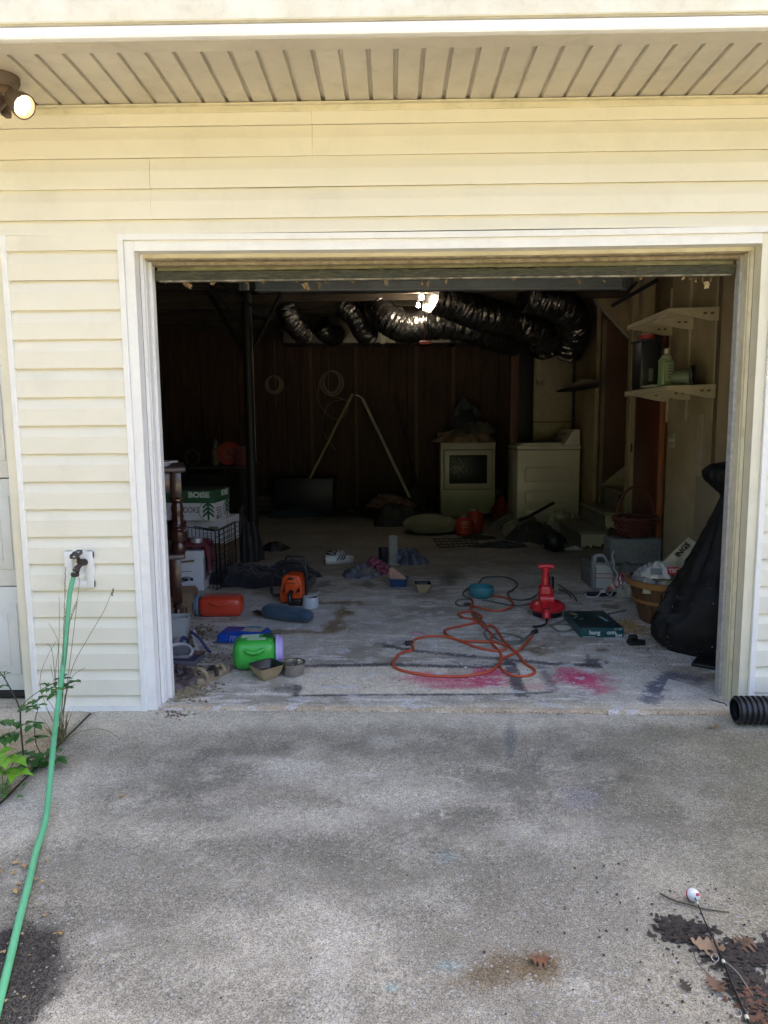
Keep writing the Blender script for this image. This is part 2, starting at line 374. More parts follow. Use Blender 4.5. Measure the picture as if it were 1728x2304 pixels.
# --- garage floor
def PF(x, y): p = F(x, y); return (p.x, p.y)
G3 = zoom(600, 1380, 1.595)
def floor_cols(X, Y):
    c = C3(.47, .455, .43, X.shape)
    a = fbm(X*2.3, Y*3.1, 11, 5); b = fbm(X*8, Y*11, 14, 5); s = fbm(X*5, Y*26, 17, 4)
    c = lay(c, (.27, .245, .21), sst(.45, .68, a)*.7)
    c = lay(c, (.60, .59, .58), sst(.5, .7, b)*.6)
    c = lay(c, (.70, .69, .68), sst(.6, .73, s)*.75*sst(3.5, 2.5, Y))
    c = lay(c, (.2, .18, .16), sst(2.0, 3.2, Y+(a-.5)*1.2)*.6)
    w1 = (fbm(X*14, Y*14, 51, 4)-.5)
    blk = (.06, .062, .078); pk = (.55, .07, .19)
    P = lambda *q: [PF(*G3(*k)) for k in q]
    def line(pts, wd, soft, al, col=blk, nz=.018):
        nonlocal c
        d = seg(X, Y, P(*pts))+w1*nz; spk = (vn(X*160, Y*160, 5)-.5); c = lay(c, col, sst(wd+soft*.55, wd, d+spk*soft*1.1)*al*(.8+.4*sst(.3, .6, b)).clip(0, 1))
    def spray(px, py, rx_, ry_, al, col=pk, soft=.75):
        nonlocal c
        q = PF(*G3(px, py)); d = np.hypot((X-q[0])/rx_, (Y-q[1])/ry_)+w1*.5+(fbm(X*60, Y*60, 61, 2)-.5)*.35
        c = lay(c, col, sst(1.15, 1.15-soft, d+(vn(X*170, Y*170, 7)-.5)*.55)*al)
    # pale broom band by the sill
    c = lay(c, (.58, .53, .44), sst(.05, -.0, Y+(b-.5)*.06)*.8)
    for pq in (((112, 196), (450, 191), (640, 197), (860, 197), (893, 286), (640, 289), (108, 292)), ((905, 190), (975, 192), (1020, 272), (920, 286))):
        pm = inpoly(X, Y, P(*pq)); c = lay(c, (.66, .61, .53), np.where(pm, .88*sst(.1, .4, b), 0))
    c = lay(c, (.36, .25, .16), sst(.025, .0, np.abs(Y-front(X)-.012)+(b-.5)*.03)*.6)
    # left pale boards outline and brown stains
    spray(640, 236, .25, .085, .75); spray(790, 215, .13, .1, .9); spray(790, 245, .17, .08, .85); spray(560, 215, .08, .05, .45); spray(700, 262, .22, .05, .7)
    box_ = inpoly(X, Y, P((650, 198), (742, 196), (738, 228), (650, 226))); c = lay(c, (.45, .41, .37), np.where(box_, .8*sst(.25, .5, b), 0))
    spray(1130, 235, .17, .12, .95); spray(1080, 205, .08, .06, .6); spray(1180, 270, .1, .08, .6); spray(950, 265, .14, .06, .3); spray(540, 75, .06, .06, .5)
    line([(430, 118), (540, 137), (840, 166), (1000, 180), (1190, 190)], .017, .03, .85)
    tri = inpoly(X, Y, P((540, 137), (840, 168), (840, 192), (700, 192), (660, 175))); c = lay(c, (.19, .19, .23), np.where(tri, .55*sst(.3, .55, b), 0))
    line([(130, 191), (300, 187), (450, 184), (640, 192), (840, 192)], .016, .03, .85)
    line([(872, 180), (890, 230), (912, 292)], .028, .03, .85); line([(985, 195), (1005, 240), (1030, 275)], .02, .03, .5); line([(835, 185), (880, 185)], .02, .03, .7)
    line([(105, 297), (400, 294), (640, 293), (910, 291), (1020, 284)], .006, .014, .8)
    line([(105, 297), (112, 262)], .012, .02, .7); spray(75, 275, .1, .06, .6, blk); spray(430, 115, .1, .06, .6, blk); spray(480, 100, .08, .07, .35, blk)
    spray(1180, 172, .07, .06, .8, blk); line([(1152, 150), (1156, 182)], .012, .015, .6); line([(1150, 186), (1210, 178)], .015, .03, .6)
    line([(1375, 315), (1400, 280), (1430, 235), (1460, 222), (1540, 235)], .03, .05, .8, (.1, .11, .17)); spray(1395, 270, .07, .08, .7, (.1, .11, .17)); spray(1500, 250, .15, .06, .4, (.2, .21, .28))
    q = inpoly(X, Y, P((1440, 236), (1500, 250), (1560, 275), (1590, 296), (1412, 296))); c = lay(c, (.56, .55, .56), np.where(q, .85*sst(.15, .35, b), 0))
    # slab patch with a rusty broken edge
    ed = [PF(*R7(-400, 1010)), PF(*R7(150, 1000)), PF(*R7(220, 930)), PF(*R7(320, 800)), PF(*R7(250, 735)), PF(*R7(60, 735))]
    pt = inpoly(X, Y, ed+[PF(*R5(350, 470))]); c = lay(c, (.46, .48, .52), np.where(pt, .5, 0))
    d = seg(X, Y, ed)+w1*.1; c = lay(c, (.2, .14, .07), sst(.06, .01, d)*.75)
    for px, py, r_ in ((330, 830, .07), (250, 980, .08), (330, 740, .09), (450, 740, .06)):
        p = PF(*R7(px, py)); dd = np.hypot((X-p[0])/r_, (Y-p[1])/(r_*1.5))+w1*1.4; c = lay(c, (.2, .15, .08), sst(1.1, .2, dd)*.8)
    for px, py, r_ in ((1330, 480, .12), (1280, 520, .1), (120, 560, .08), (520, 560, .07)):
        p = PF(*R7(px, py)); dd = np.hypot((X-p[0])/r_, (Y-p[1])/(r_*2))+w1*1.4; c = lay(c, (.12, .11, .1), sst(1.1, .2, dd)*.7)
    for px, py, r_ in ((480, 1170, .1), (560, 1190, .08), (1300, 700, .1), (1200, 1190, .05)):
        p = PF(*S1(px, py)); dd = np.hypot((X-p[0])/r_, (Y-p[1])/(r_*1.2))+w1*1.8; c = lay(c, (.17, .13, .08), sst(1.0, .2, dd)*.7)
    c = c*np.array((1.14, 1.1, 1.0))
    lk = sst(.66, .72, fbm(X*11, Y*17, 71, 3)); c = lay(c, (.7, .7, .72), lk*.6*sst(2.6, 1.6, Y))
    return c
yr = np.concatenate([np.linspace(0, 1, 18)]); ys = np.concatenate([np.arange(.15, 1.1, .0065), np.arange(1.1, 2.7, .0105)])
xs = np.linspace(-1.372, 1.372, 393)
def floor_sheet(name, xs, ys, skew=False):
    X, Y = np.meshgrid(xs, ys, indexing='ij'); Y = Y.copy()
    if skew:
        k = np.linspace(0, 1, 34); Xa, K = np.meshgrid(xs, k, indexing='ij'); Ya = front(Xa)*(1-K)+.15*K; X = np.concatenate([Xa[:, :-1], X], 1); Y = np.concatenate([Ya[:, :-1], Y], 1)
    Z = zf(np.maximum(Y, -.1))+.002
    if skew: Z = Z-.012*sst(.02, -.0, Y-front(X)); X = np.concatenate([X[:, :1], X], 1); Y = np.concatenate([Y[:, :1], Y], 1); Z = np.concatenate([Z[:, :1]-.1, Z], 1)
    else: Z = Z
    if skew: # front riser of the slab
        X = np.concatenate([X[:, :1], X], 1); Y = np.concatenate([front(X[:, :1]), Y], 1); Z = np.concatenate([np.full_like(X[:, :1], -.06), Z], 1); X = np.delete(X, 1, 1); Y = np.delete(Y, 1, 1); Z = np.delete(Z, 1, 1)
    return ob(name, gridmesh(name, X, Y, Z, floor_cols(X, Y)), M_floor)
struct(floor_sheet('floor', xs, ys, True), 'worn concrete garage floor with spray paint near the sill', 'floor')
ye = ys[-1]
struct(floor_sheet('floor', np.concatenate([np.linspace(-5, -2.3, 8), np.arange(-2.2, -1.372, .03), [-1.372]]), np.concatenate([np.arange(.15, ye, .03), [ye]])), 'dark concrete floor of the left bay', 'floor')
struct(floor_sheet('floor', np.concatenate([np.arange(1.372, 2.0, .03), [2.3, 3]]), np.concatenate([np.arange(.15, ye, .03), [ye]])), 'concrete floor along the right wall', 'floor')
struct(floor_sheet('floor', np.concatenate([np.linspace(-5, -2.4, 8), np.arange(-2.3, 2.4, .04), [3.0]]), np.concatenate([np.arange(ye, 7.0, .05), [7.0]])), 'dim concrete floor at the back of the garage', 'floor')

# ================================================================== house
vinyl = M('vinyl_siding', (.81, .785, .675), .45, col2=(.78, .75, .635), scale=1.2, bump=.08, bscale=260, spec=.4, dirt=.09)
white = M('white_trim', (.86, .86, .85), .4, col2=(.81, .81, .79), scale=3, bump=.04, dirt=.12)
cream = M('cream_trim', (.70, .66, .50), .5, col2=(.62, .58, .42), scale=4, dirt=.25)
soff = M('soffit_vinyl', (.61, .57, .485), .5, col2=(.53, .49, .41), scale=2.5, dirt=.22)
peel = M('peeling_wood', (.42, .36, .25), .8, col2=(.25, .2, .13), scale=25, bump=.5, dirt=.5)
greyst = M('weathered_strip', (.48, .47, .45), .8, col2=(.36, .36, .37), scale=30, bump=.6, dirt=.35)
house = thing('house', 'cream vinyl sided house front with an open single garage bay', 'house', (0, 0, 0))
EX = .127; XL, XR = -5.2, 7.0
def sprof(z): return -.0195+.0015*z/.074 if z < .074 else -.018+.0155*(z-.074)/(EX-.074)
cn = [0]
def course(x0, x1, z0, lo=None, hi=None):
    lo = z0 if lo is None else lo; hi = z0+EX+.002 if hi is None else hi
    if hi <= lo or x1-x0 < .01: return
    zs = [z for z in (lo, z0+.074, hi) if lo <= z <= hi]; zs = sorted(set(zs)); cn[0] += 1; sd_ = cn[0]
    pr = [(.004, lo+.004)]+[(sprof(z-z0), z) for z in zs]+[(.006, hi)]
    n = max(2, int((x1-x0)/.25)); g = G()
    g.surf(lambda u, v: Vector((x0+(x1-x0)*u, pr[round(v*(len(pr)-1))][0]+.0028*mnoise.noise(Vector((x0+(x1-x0)*u*1.0, sd_*7.7, 0))), pr[round(v*(len(pr)-1))][1]+.001*mnoise.noise(Vector(((x0+(x1-x0)*u)*.8, sd_*3.3, 4))))), n+1, len(pr))
    ob('siding_course', g, vinyl, house, ang=12)
for k in range(0, 5):
    z0 = 2.611-EX*k
    cuts = {0: [-.577], 1: [-.577], 2: [-1.285, 2.3], 3: [-1.285]}.get(k, [1.6])
    xs_ = [XL]+cuts+[XR]
    for a, b in zip(xs_, xs_[1:]):
        course(a, b+.0, z0, lo=(2.168 if k == 4 else None), hi=(2.69 if k == 0 else None))
    for a, b in zip(xs_[1:-1], xs_[1:-1]): ob('seam', G().box((a, -.0133, z0+.037), (.0016, .012, .074)).box((a, -.0047, z0+.101), (.0016, .012, .058), rot=rx(math.atan(.0155/.053)*-1)), M('seam_shade', (.5, .44, .3), .8), house)
for k in range(4, 22):
    z0 = 2.611-EX*k
    for a, b in ((XL, -4.71), (-1.931, -1.441), (1.441, XR)):
        course(a, b, z0, lo=max(z0, -.02), hi=(2.168 if k == 4 else None))
for a, b in ((XL, -4.71), (-1.931, -1.441), (1.441, XR)):
    ob('starter_strip', G().box(((a+b)/2, -.012, .004), (b-a-.004, .018, .03)), white, house)
# sheathing behind the siding
shm = M('sheathing', (.10, .08, .06), .9)
for x0, x1, z0, z1 in ((XL, -4.65, -.2, 2.18), (-1.992, -1.38, -.2, 2.18), (1.38, XR, -.2, 2.18), (XL, XR, 2.11, 2.9)):
    ob('sheathing', G().box(((x0+x1)/2, .075, (z0+z1)/2), (x1-x0, .13, z1-z0)), shm, house)
def surround(xl, xr, top):
    """door surround: outer channel, flat casing, jamb and stop on three sides; xl, xr are its outer edges"""
    for nm, u0, u1, y0, y1, mt in (('trim_channel', 0, .025, -.024, .02, white), ('casing', .0255, .069, -.011, .052, white), ('jamb', .0695, .086, .052, .11, white), ('jamb_bead', .0865, .092, .062, .11, white), ('door_stop', .092, .106, .105, .15, greyst)):
        zb = -.03
        if nm == 'door_stop': mt = white
        ob(nm, G().box((xl+(u0+u1)/2, (y0+y1)/2, (top-u0+zb)/2), (u1-u0, y1-y0, top-u0-zb), bev=.0015, seg=1), mt, house)
        ob(nm, G().box((xr-(u0+u1)/2, (y0+y1)/2, (top-u0+zb)/2), (u1-u0, y1-y0, top-u0-zb), bev=.0015, seg=1), {'door_stop': greyst, 'jamb': cream, 'jamb_bead': cream, 'casing': M('warm_lit_casing', (.76, .73, .60), .45, col2=(.70, .66, .52), scale=3, dirt=.1)}.get(nm, mt), house)  # right pieces coloured creamier to put the warm side light into them
        mm = {'jamb': cream, 'jamb_bead': peel, 'door_stop': peel}.get(nm, mt)
        g = G(); n = 24
        def f(u, v, c=[(y0, top-u1), (y0, top-u0), (y1, top-u0), (y1, top-u1), (y0, top-u1)]):
            q = c[round(v*4)]; x = xl+u0+(xr-xl-2*u0)*u; e = (u1-u0)*0
            inn = u1
            x = xl+inn+(xr-xl-2*inn)*u
            return Vector((x, q[0], q[1]-.006*math.sin(math.pi*u)*(1 if xr > 0 else 0)))
        g.surf(f, n, 5); ob(nm, g, mm, house, ang=20)
surround(-1.441, 1.441, 2.168); surround(-4.71, -1.931, 2.168)
# soffit: boards with grooves running out from the wall
SZ, SY = 2.695, -.549
pw = .3048
pr = []
for k in range(3):
    o = k*.1016; pr += [(o, 0), (o+.083, 0), (o+.086, .013), (o+.0985, .013)]
pr.append((pw, 0))
def soffit_mesh():
    g = G(); g.surf(lambda u, v: Vector((pr[round(u*(len(pr)-1))][0], SY+.012+(.0-SY-.012)*v, pr[round(u*(len(pr)-1))][1])), len(pr), 4); return g.mesh('soffit_panel', 20)
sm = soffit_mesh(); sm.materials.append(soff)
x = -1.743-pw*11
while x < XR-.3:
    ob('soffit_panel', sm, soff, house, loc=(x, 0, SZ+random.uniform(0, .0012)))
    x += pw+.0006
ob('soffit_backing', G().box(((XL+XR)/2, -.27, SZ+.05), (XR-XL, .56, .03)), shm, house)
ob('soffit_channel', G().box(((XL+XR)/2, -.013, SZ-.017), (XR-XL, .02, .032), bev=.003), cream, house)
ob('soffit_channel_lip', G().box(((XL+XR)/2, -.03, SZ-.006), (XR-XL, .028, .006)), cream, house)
fas = M('fascia_paint', (.78, .77, .72), .5, col2=(.68, .66, .58), scale=5, bump=.1, bscale=200, dirt=.18)
ob('fascia_lip', G().box(((XL+XR)/2, SY-.006, SZ+.014), (XR-XL, .028, .04), bev=.004), white, house)
ob('fascia_flange', G().box(((XL+XR)/2, SY+.045, SZ-.004), (XR-XL, .075, .005)), soff, house)
ob('fascia', G().box(((XL+XR)/2, SY-.003, SZ+.135), (XR-XL, .03, .19), bev=.003), fas, house)
ob('fascia_bead', G().box(((XL+XR)/2, SY-.012, SZ+.045), (XR-XL, .03, .007), bev=.002), cream, house)
# roof over the garage
rf = M('shingles', (.10, .09, .08), .9, scale=30, bump=.5)
def slab(p0, p1, th):
    g = G(); (ya, za), (yb, zb) = p0, p1
    g.add([(XL-.3, ya, za), (XR+.3, ya, za), (XR+.3, yb, zb), (XL-.3, yb, zb), (XL-.3, ya, za+th), (XR+.3, ya, za+th), (XR+.3, yb, zb+th), (XL-.3, yb, zb+th)],
          [(3, 2, 1, 0), (4, 5, 6, 7), (0, 1, 5, 4), (1, 2, 6, 5), (2, 3, 7, 6), (3, 0, 4, 7)]); return g
ob('roof', slab((SY-.03, 2.935), (3.5, 6.1), .12), rf, house); ob('roof', slab((7.6, 2.935), (3.5, 6.1), .12), rf, house)
for xx in (XL+.1, XR-.1):
    g = G(); g.prism([(.15, 2.8), (7.2, 2.8), (7.2, 3.3), (3.5, 6.1), (.15, 3.5)], .1, T(xx-.05, 0, 0) @ Matrix(((0, 0, 1, 0), (1, 0, 0, 0), (0, 1, 0, 0), (0, 0, 0, 1))))
    ob('gable_wall', g, vinyl, house)
# inner shell
dw = M('dark_panelling', (.105, .058, .041), .65, col2=(.06, .035, .026), scale=5, stretch=(6, 6, .6), bump=.15, spec=.3)
dry = M('drywall', (.40, .33, .21), .85, col2=(.30, .245, .155), scale=2.2, dirt=.3)
joi = M('joist_wood', (.10, .075, .05), .85, col2=(.05, .04, .03), scale=6, stretch=(1, 6, 6))
WX = 1.86
bw = ob('back_wall', G().box((-1.0, 7.0, 1.4), (8.2, .1, 3)), shm, house)
x = -5.0
while x < 2.7:
    wd = random.choice((.2, .25, .3, .28))
    ob('board', G().box((x+wd/2, 6.935-random.uniform(0, .006), 1.4), (wd-.008, .02, 2.74), bev=.003, seg=1), dw, bw); x += wd
for xb in (-1.38, -.75, .1, .62): ob('batten', G().box((xb, 6.912, 1.4), (.045, .022, 2.74)), M('batten_wood', (.16, .105, .07), .7), bw)
ob('left_wall', G().box((-5.05, 3.5, 1.4), (.1, 7.1, 3)), dw, house)
ob('outer_wall', G().box((6.95, 3.6, 1.4), (.1, 7.1, 3)), vinyl, house)
ob('rear_wall', G().box((.9, 7.2, 1.5), (12.2, .12, 3.2)), vinyl, house)
rw = ob('right_wall', G().box((WX+.05, 1.2, 1.4), (.1, 2.12, 2.9)), dry, house)
ob('wall_return', G().box((WX+.6, 3.2, 1.4), (1.2, .08, 2.9)), dry, house)
ob('far_right_wall', G().box((2.75, 5.0, 1.4), (.1, 3.9, 2.9)), dry, house)
ob('floor_edge_wall', G().box((WX+.05, 2.95, 1.4), (.1, .10, 2.9)), dry, house)
ob('front_inner_wall', G().box((-1.68, .16, 1.4), (.62, .04, 2.9)), shm, house)
ob('front_inner_wall', G().box((1.66, .16, 1.4), (.48, .04, 2.9)), M('stud_panel', (.12, .085, .055), .8, scale=9), house)
cl = ob('ceiling', G().box((-1.1, 3.5, 2.86), (8.2, 7.2, .06)), joi, house)
for k in range(17):
    ob('joist', G().box((-1.1, .35+k*.406, 2.72), (8.0, .038, .22)), joi, cl)
ob('beam', G().box((-1.6, 3.72, 2.68), (6.8, .14, .16)), M('beam_wood', (.07, .055, .04), .8, scale=5), cl)
# partition under the stairs, seen on the right
brn = M('brown_panel', (.13, .065, .04), .55, col2=(.09, .045, .028), scale=4, stretch=(5, 5, .5), bump=.06)
PY = 4.6
def flatpoly(pts, th, mat, name, par, axis='Y'):
    """polygon of world points on a plane of constant Y, thickened backwards"""
    g = G(); n = len(pts); vs = [tuple(p) for p in pts]+[(p[0], p[1]+th, p[2]) if axis == 'Y' else (p[0]+th, p[1], p[2]) for p in pts]
    g.add(vs, [tuple(range(n)), tuple(reversed(range(n, 2*n)))]+[(i, (i+1) % n, n+(i+1) % n, n+i) for i in range(n)]); return ob(name, g, mat, par)
pp = [onY(*R3(*q), PY) for q in ((310, 590), (515, 742), (490, 1990), (262, 1990))]
flatpoly(pp, .05, brn, 'stair_panel', house)
q = [onY(*R3(*k), PY-.01) for k in ((135, 352), (165, 350), (520, 715), (520, 752), (480, 735))]
flatpoly(q, .03, M('dusty_white', (.42, .40, .36), .7, scale=5, dirt=.2), 'stair_trim', house)
q = [onY(*R3(*k), PY-.012) for k in ((282, 560), (318, 590), (268, 2160), (240, 2160))]
flatpoly(q, .03, M('dusty_beige', (.20, .17, .135), .8, scale=6), 'stair_trim', house)
p0 = onY(*R3(270, 1960), PY-.02); p1 = onY(*R3(482, 1790), PY-.02); p2 = onY(*R3(482, 1975), PY-.02); p3 = onY(*R3(295, 1975), PY-.02)
flatpoly([p0, p1, p2, p3], .03, M('stringer_cream', (.48, .44, .32), .7, scale=8, dirt=.3), 'stair_stringer', house)
xl = pp[0].x-.09
ob('stair_side_wall', G().box((xl+.02, PY+.42, 1.4), (.04, .8, 2.9)), dry, house)
ob('stair_back_wall', G().box((xl+.5, PY+.84, 1.4), (1.0, .05, 2.9)), dry, house)
# bulkhead above the stairs, sloping plasterboard
q = [onY(*R3(*k), PY-.05) for k in ((165, 345), (560, 340), (900, 330), (900, 700), (520, 745))]
flatpoly(q, .02, dry, 'stair_bulkhead', house)
# right wall trims and door frame
pz = onX(*R3(520, 1100), WX)
dtrim = M('door_frame_paint', (.36, .31, .23), .6, scale=7, dirt=.3)
for px0, px1 in ((520, 548),):
    a, b_ = onX(*R3(px0, 1500), WX-.02).y, onX(*R3(px1, 1500), WX-.02).y
    ob('door_frame', G().box((WX-.012, (a+b_)/2, 1.05), (.03, abs(a-b_), 2.1)), dtrim, house)
# dusty patches of bare board high on the right wall
for yy, ww, zz, hh in ((.95, .55, 2.35, .75), (1.45, .03, 1.9, 1.7)):
    ob('wall_board', G().box((WX-.006, yy, zz), (.012, ww, hh)), M('bare_board', (.16, .11, .075), .8, col2=(.11, .075, .05), scale=7, stretch=(3, 3, .6)), rw)
# ================================================================== raised garage door, closed neighbour door
dg = thing('garage_door', 'raised grey sectional garage door with dirty weather seal', 'garage door', (0, .3, 2.07))
gm = M('door_grey', (.20, .24, .27), .5, col2=(.15, .18, .2), scale=5, dirt=.2)
seal = M('dirty_seal', (.035, .04, .035), .85, col2=(.10, .10, .065), scale=30, stretch=(1, 6, 6), bump=.6, dirt=.5)
def dl(n, g, mt, ang=35): return ob(n, g, mt, dg, loc=(0, -.3, -2.07), ang=ang)
dl('door_section', G().box((0, .19, 2.34), (2.70, .04, .42), rot=rx(R(-8)), bev=.004), gm)
dl('door_section', G().box((0, .42, 2.62), (2.70, .04, .30), rot=rx(R(-55)), bev=.004), gm)
dl('door_section', G().box((0, .95, 2.70), (2.70, .8, .04), bev=.004), gm)
dl('door_section', G().box((0, 1.62, 2.69), (2.70, .5, .04), bev=.004), gm)
SEALZ = onY(864, 617, .15).z
def wob(u, v):
    c = [(-.028, -.021), (-.03, .021), (.012, .021), (.012, -.02)][round(v*4) % 4]
    x = -1.33+2.66*u
    return Vector((x, .165+c[0]+.003*mnoise.noise(Vector((x*9, v*3, 0))), SEALZ+c[1]-.004*math.sin(math.pi*u)+.005*mnoise.noise(Vector((x*14, v*5, 2)))))
dl('bottom_seal', G().surf(wob, 160, 5), seal)
dl('seal_strip', G().box((0, .138, SEALZ-.024), (2.62, .018, .007)), M('seal_edge', (.32, .29, .22), .8, col2=(.1, .09, .06), scale=22, dirt=.5))
dl('retainer', G().box((0, .155, SEALZ+.032), (2.64, .03, .016)), M('olive_rail', (.24, .23, .12), .6, col2=(.15, .14, .07), scale=14))  # retainer rail in mottled olive
a, b_ = onY(575, 655, 2.05), onY(1398, 650, 2.05)
dl('strut', G().box(((a.x+b_.x)/2, 2.05, (a.z+b_.z)/2+.048), (b_.x-a.x, .05, .11), rot=ry(math.atan2(a.z-b_.z, b_.x-a.x)), bev=.012), gm)
dl('strut_edge', G().box(((a.x+b_.x)/2, 2.02, (a.z+b_.z)/2+.001), (b_.x-a.x, .012, .008), rot=ry(math.atan2(a.z-b_.z, b_.x-a.x))), M('strut_rim', (.36, .40, .42), .4, .4))
met = M('dull_steel', (.22, .23, .24), .45, .7, scale=12, dirt=.25)
for px in ((548, 648), (1408, 648)):
    p = onY(*px, 2.05)
    g = G().box((p.x, 2.06, p.z+.04), (.075, .03, .11), bev=.004)
    for k in range(3): g.box((p.x-.022+k*.022, 2.04, p.z+.03), (.008, .02, .08))
    dl('track_bracket', g, met)
    g = G(); s_ = -1 if px[0] < 800 else 1
    g.box((p.x+s_*.03, 1.2, p.z+.13), (.05, 1.75, .03), rot=rx(R(0)))
    dl('door_track', g, met)
for q0, q1 in (((R1(440, 110)), (R1(740, 480))), ((R1(540, 110)), (R1(830, 330)))):
    dl('track_hanger', G().tube([onY(*q0, 2.6), onY(*q1, 3.4)], .016, 4, smooth=False), M('black_iron', (.03, .03, .032), .5, .6))
for q0, q1 in (((R3(730, 260)), (R3(360, 470))), ((R3(560, 280)), (R3(480, 360)))):
    dl('track_hanger', G().tube([onY(*q0, 1.7), onY(*q1, 2.2)], .016, 4, smooth=False), MATS['black_iron'])
dl('torsion_bar', G().cyl((-1.36, .3, 2.52), (1.36, .3, 2.52), .014, n=10), met)
# litter caught on the seal: dry leaf scraps and wasp daubs
leafm = M('dry_leaf', (.42, .29, .13), .8, col2=(.25, .16, .08), scale=30)
strawm = M('straw', (.50, .40, .22), .85, col2=(.35, .27, .14), scale=40)
def scrap(sz, seed, curl=.4):
    g = G(); r_ = random.Random(seed)
    def f(u, v):
        x, y = (u-.5)*2, (v-.5)*2; k = 1-.9*abs(mnoise.noise(Vector((x*2.6+seed, y*2.6, 0))))
        return Vector((x*sz*.5*k*(1-.5*abs(y)), y*sz*k*.8, sz*curl*(x*x*.8+.5*mnoise.noise(Vector((x*1.5, y*1.5, seed))))))
    return g.surf(f, 5, 6)
litter = [R1(120, 120), R1(290, 160), R1(520, 130), R1(640, 125), R1(775, 125), R1(920, 130), R1(1175, 120), R1(1270, 150), R1(1360, 145), R1(1420, 130), R1(1630, 125), R2(40, 105), R2(270, 105), R2(495, 110), R2(545, 120), R2(665, 100), R2(1110, 75), R2(1550, 100),
          R3(85, 275), R3(290, 270), R3(590, 250), R3(950, 250), R3(1010, 255), R3(1045, 270), R3(1125, 300), R3(1170, 265)]
for i, q in enumerate(litter):
    p = onY(*q, .15); big = i in (1, 7, 8, 2, 12, 24)
    o = ob('hanging_leaf', scrap(random.uniform(.022, .03) if big else random.uniform(.007, .016), i*1.37, .9), leafm if i % 3 else strawm, None, loc=p, rot=(R(90)+random.uniform(-.9, .9), random.uniform(-1.6, 1.6), random.uniform(-1, 1)))
    top = SEALZ-.02-p.z
    ob('stalk', G().tube([(0, 0, 0), (random.uniform(-.012, .012), 0, max(.006, top*.5)), (random.uniform(-.01, .01), 0, max(.012, top+.004))], .001, 4, 3), strawm, o, rot=(0, 0, 0)).matrix_parent_inverse = o.rotation_euler.to_matrix().to_4x4().inverted()
    tag(o, 'dry brown leaf scrap hanging from the garage door seal', 'leaf', 'leaf scraps hanging from the door seal')
g = G(); rr = random.Random(4)
for k in range(170):
    x = rr.uniform(-1.3, 1.3); p = Vector((x, .148, 2.042+rr.uniform(-.004, .006))); d = Vector((rr.uniform(-1, 1), rr.uniform(-.3, .2), rr.uniform(-1.2, .1)))*rr.uniform(.006, .022)
    g.tube([p, p+d*.5+Vector((0, 0, .002)), p+d], .0011, 3, 2)
tag(ob('straw_wisps', g, strawm), 'wisps of straw stuck along the garage door seal', 'straw', kind='stuff')

cd = thing('garage_door', 'closed white panelled garage door left of the siding strip', 'garage door', (-3.32, .13, 0))
wd_ = M('white_door', (.76, .77, .75), .45, col2=(.70, .71, .69), scale=3, dirt=.1)
for k in range(4):
    z0 = .04+.5275*k; s_ = ob('door_section', G().box((0, .02, z0+.262), (2.6, .045, .522), bev=.004), wd_, cd)
    for j in range(4):
        g = G(); xc = -.975+.65*j
        g.box((xc, -.004, z0+.262), (.53, .012, .36), bev=.0055, seg=2); g.box((xc, -.009, z0+.262), (.44, .012, .27), bev=.0055, seg=2)
        ob('raised_panel', g, wd_, s_)
ob('bottom_seal', G().box((0, .02, .018), (2.58, .05, .035), bev=.008), M('rubber', (.02, .02, .02), .7), cd)

# ================================================================== house services at the back
blackm = M('black_foil', (.24, .23, .215), .27, .9, col2=(.14, .135, .13), scale=12, bump=1, bscale=30, spec=.9, stretch=(1.6, 1, 1))
foil = M('dull_foil', (.34, .32, .27), .38, .55, col2=(.24, .22, .18), scale=10, bump=.6, bscale=45)
def flex(pts, r, label, seed, sag=0, mat=blackm, per=22, n=30):
    g = G(); s0 = seed*5.1
    P = crom(pts, per); m_ = len(P); 
    g.tube(pts, 1, n, per)
    # re-wrinkle: push each ring to its own radius
    g.b.verts.ensure_lookup_table()
    for i, p in enumerate(P):
        for k in range(n):
            v = g.b.verts[i*n+k]; d = (v.co-p); t = 2*math.pi*k/n
            q = Vector((math.cos(t)*1.6, math.sin(t)*1.6, i*.42+s0))
            wr = .5-abs(mnoise.noise(q*1.0))+.6*(.5-abs(mnoise.noise(Vector((q.x*.8, q.y*.8, i*.9+s0)))))
            v.co = p+d*r*(1+.20*wr-.05)
    o = ob('flexible_duct', g, mat, ang=50); return tag(o, label, 'duct', 'flexible ducts under the ceiling')
def yy(L, Y): return [onY(*q, Y if not hasattr(Y, '__len__') else Y[i]) for i, q in enumerate(L)]
flex(yy([R2(150, 130), R2(200, 240), R2(250, 330), R2(380, 405), R2(540, 390), R2(700, 385), R2(840, 415), R2(980, 465), R2(1120, 505)], [4.9, 4.6, 4.45, 4.4, 4.4, 4.45, 4.55, 4.8, 5.1]), .15, 'long wrinkled black duct sagging beneath the lit bulbs', 1)
flex(yy([R2(560, 200), R2(700, 240), R2(850, 300), R2(1010, 340), R2(1180, 385), R2(1290, 450), R2(1330, 540)], [4.0, 4.1, 4.2, 4.3, 4.5, 4.7, 4.9]), .16, 'black foil duct running from the bulbs towards the foil riser', 2)
flex(yy([R2(1180, 190), R2(1300, 220), R2(1420, 260), R2(1510, 350), R2(1510, 460), R2(1470, 560)], [4.0, 4.05, 4.15, 4.3, 4.5, 4.7]), .16, 'black duct bending down beside the sloping stair trim', 3)
flex(yy([R2(-30, 260), R2(60, 340), R2(110, 430), R2(150, 470)], [4.6, 4.6, 4.7, 4.8]), .11, 'short black duct elbow hanging left of the sagging duct', 4)
flex(yy([R1(1100, 330), R1(1130, 420), R1(1190, 500), R1(1260, 560)], [4.7, 4.7, 4.8, 4.9]), .115, 'black duct end dipping over the left end of the foil trunk', 5)
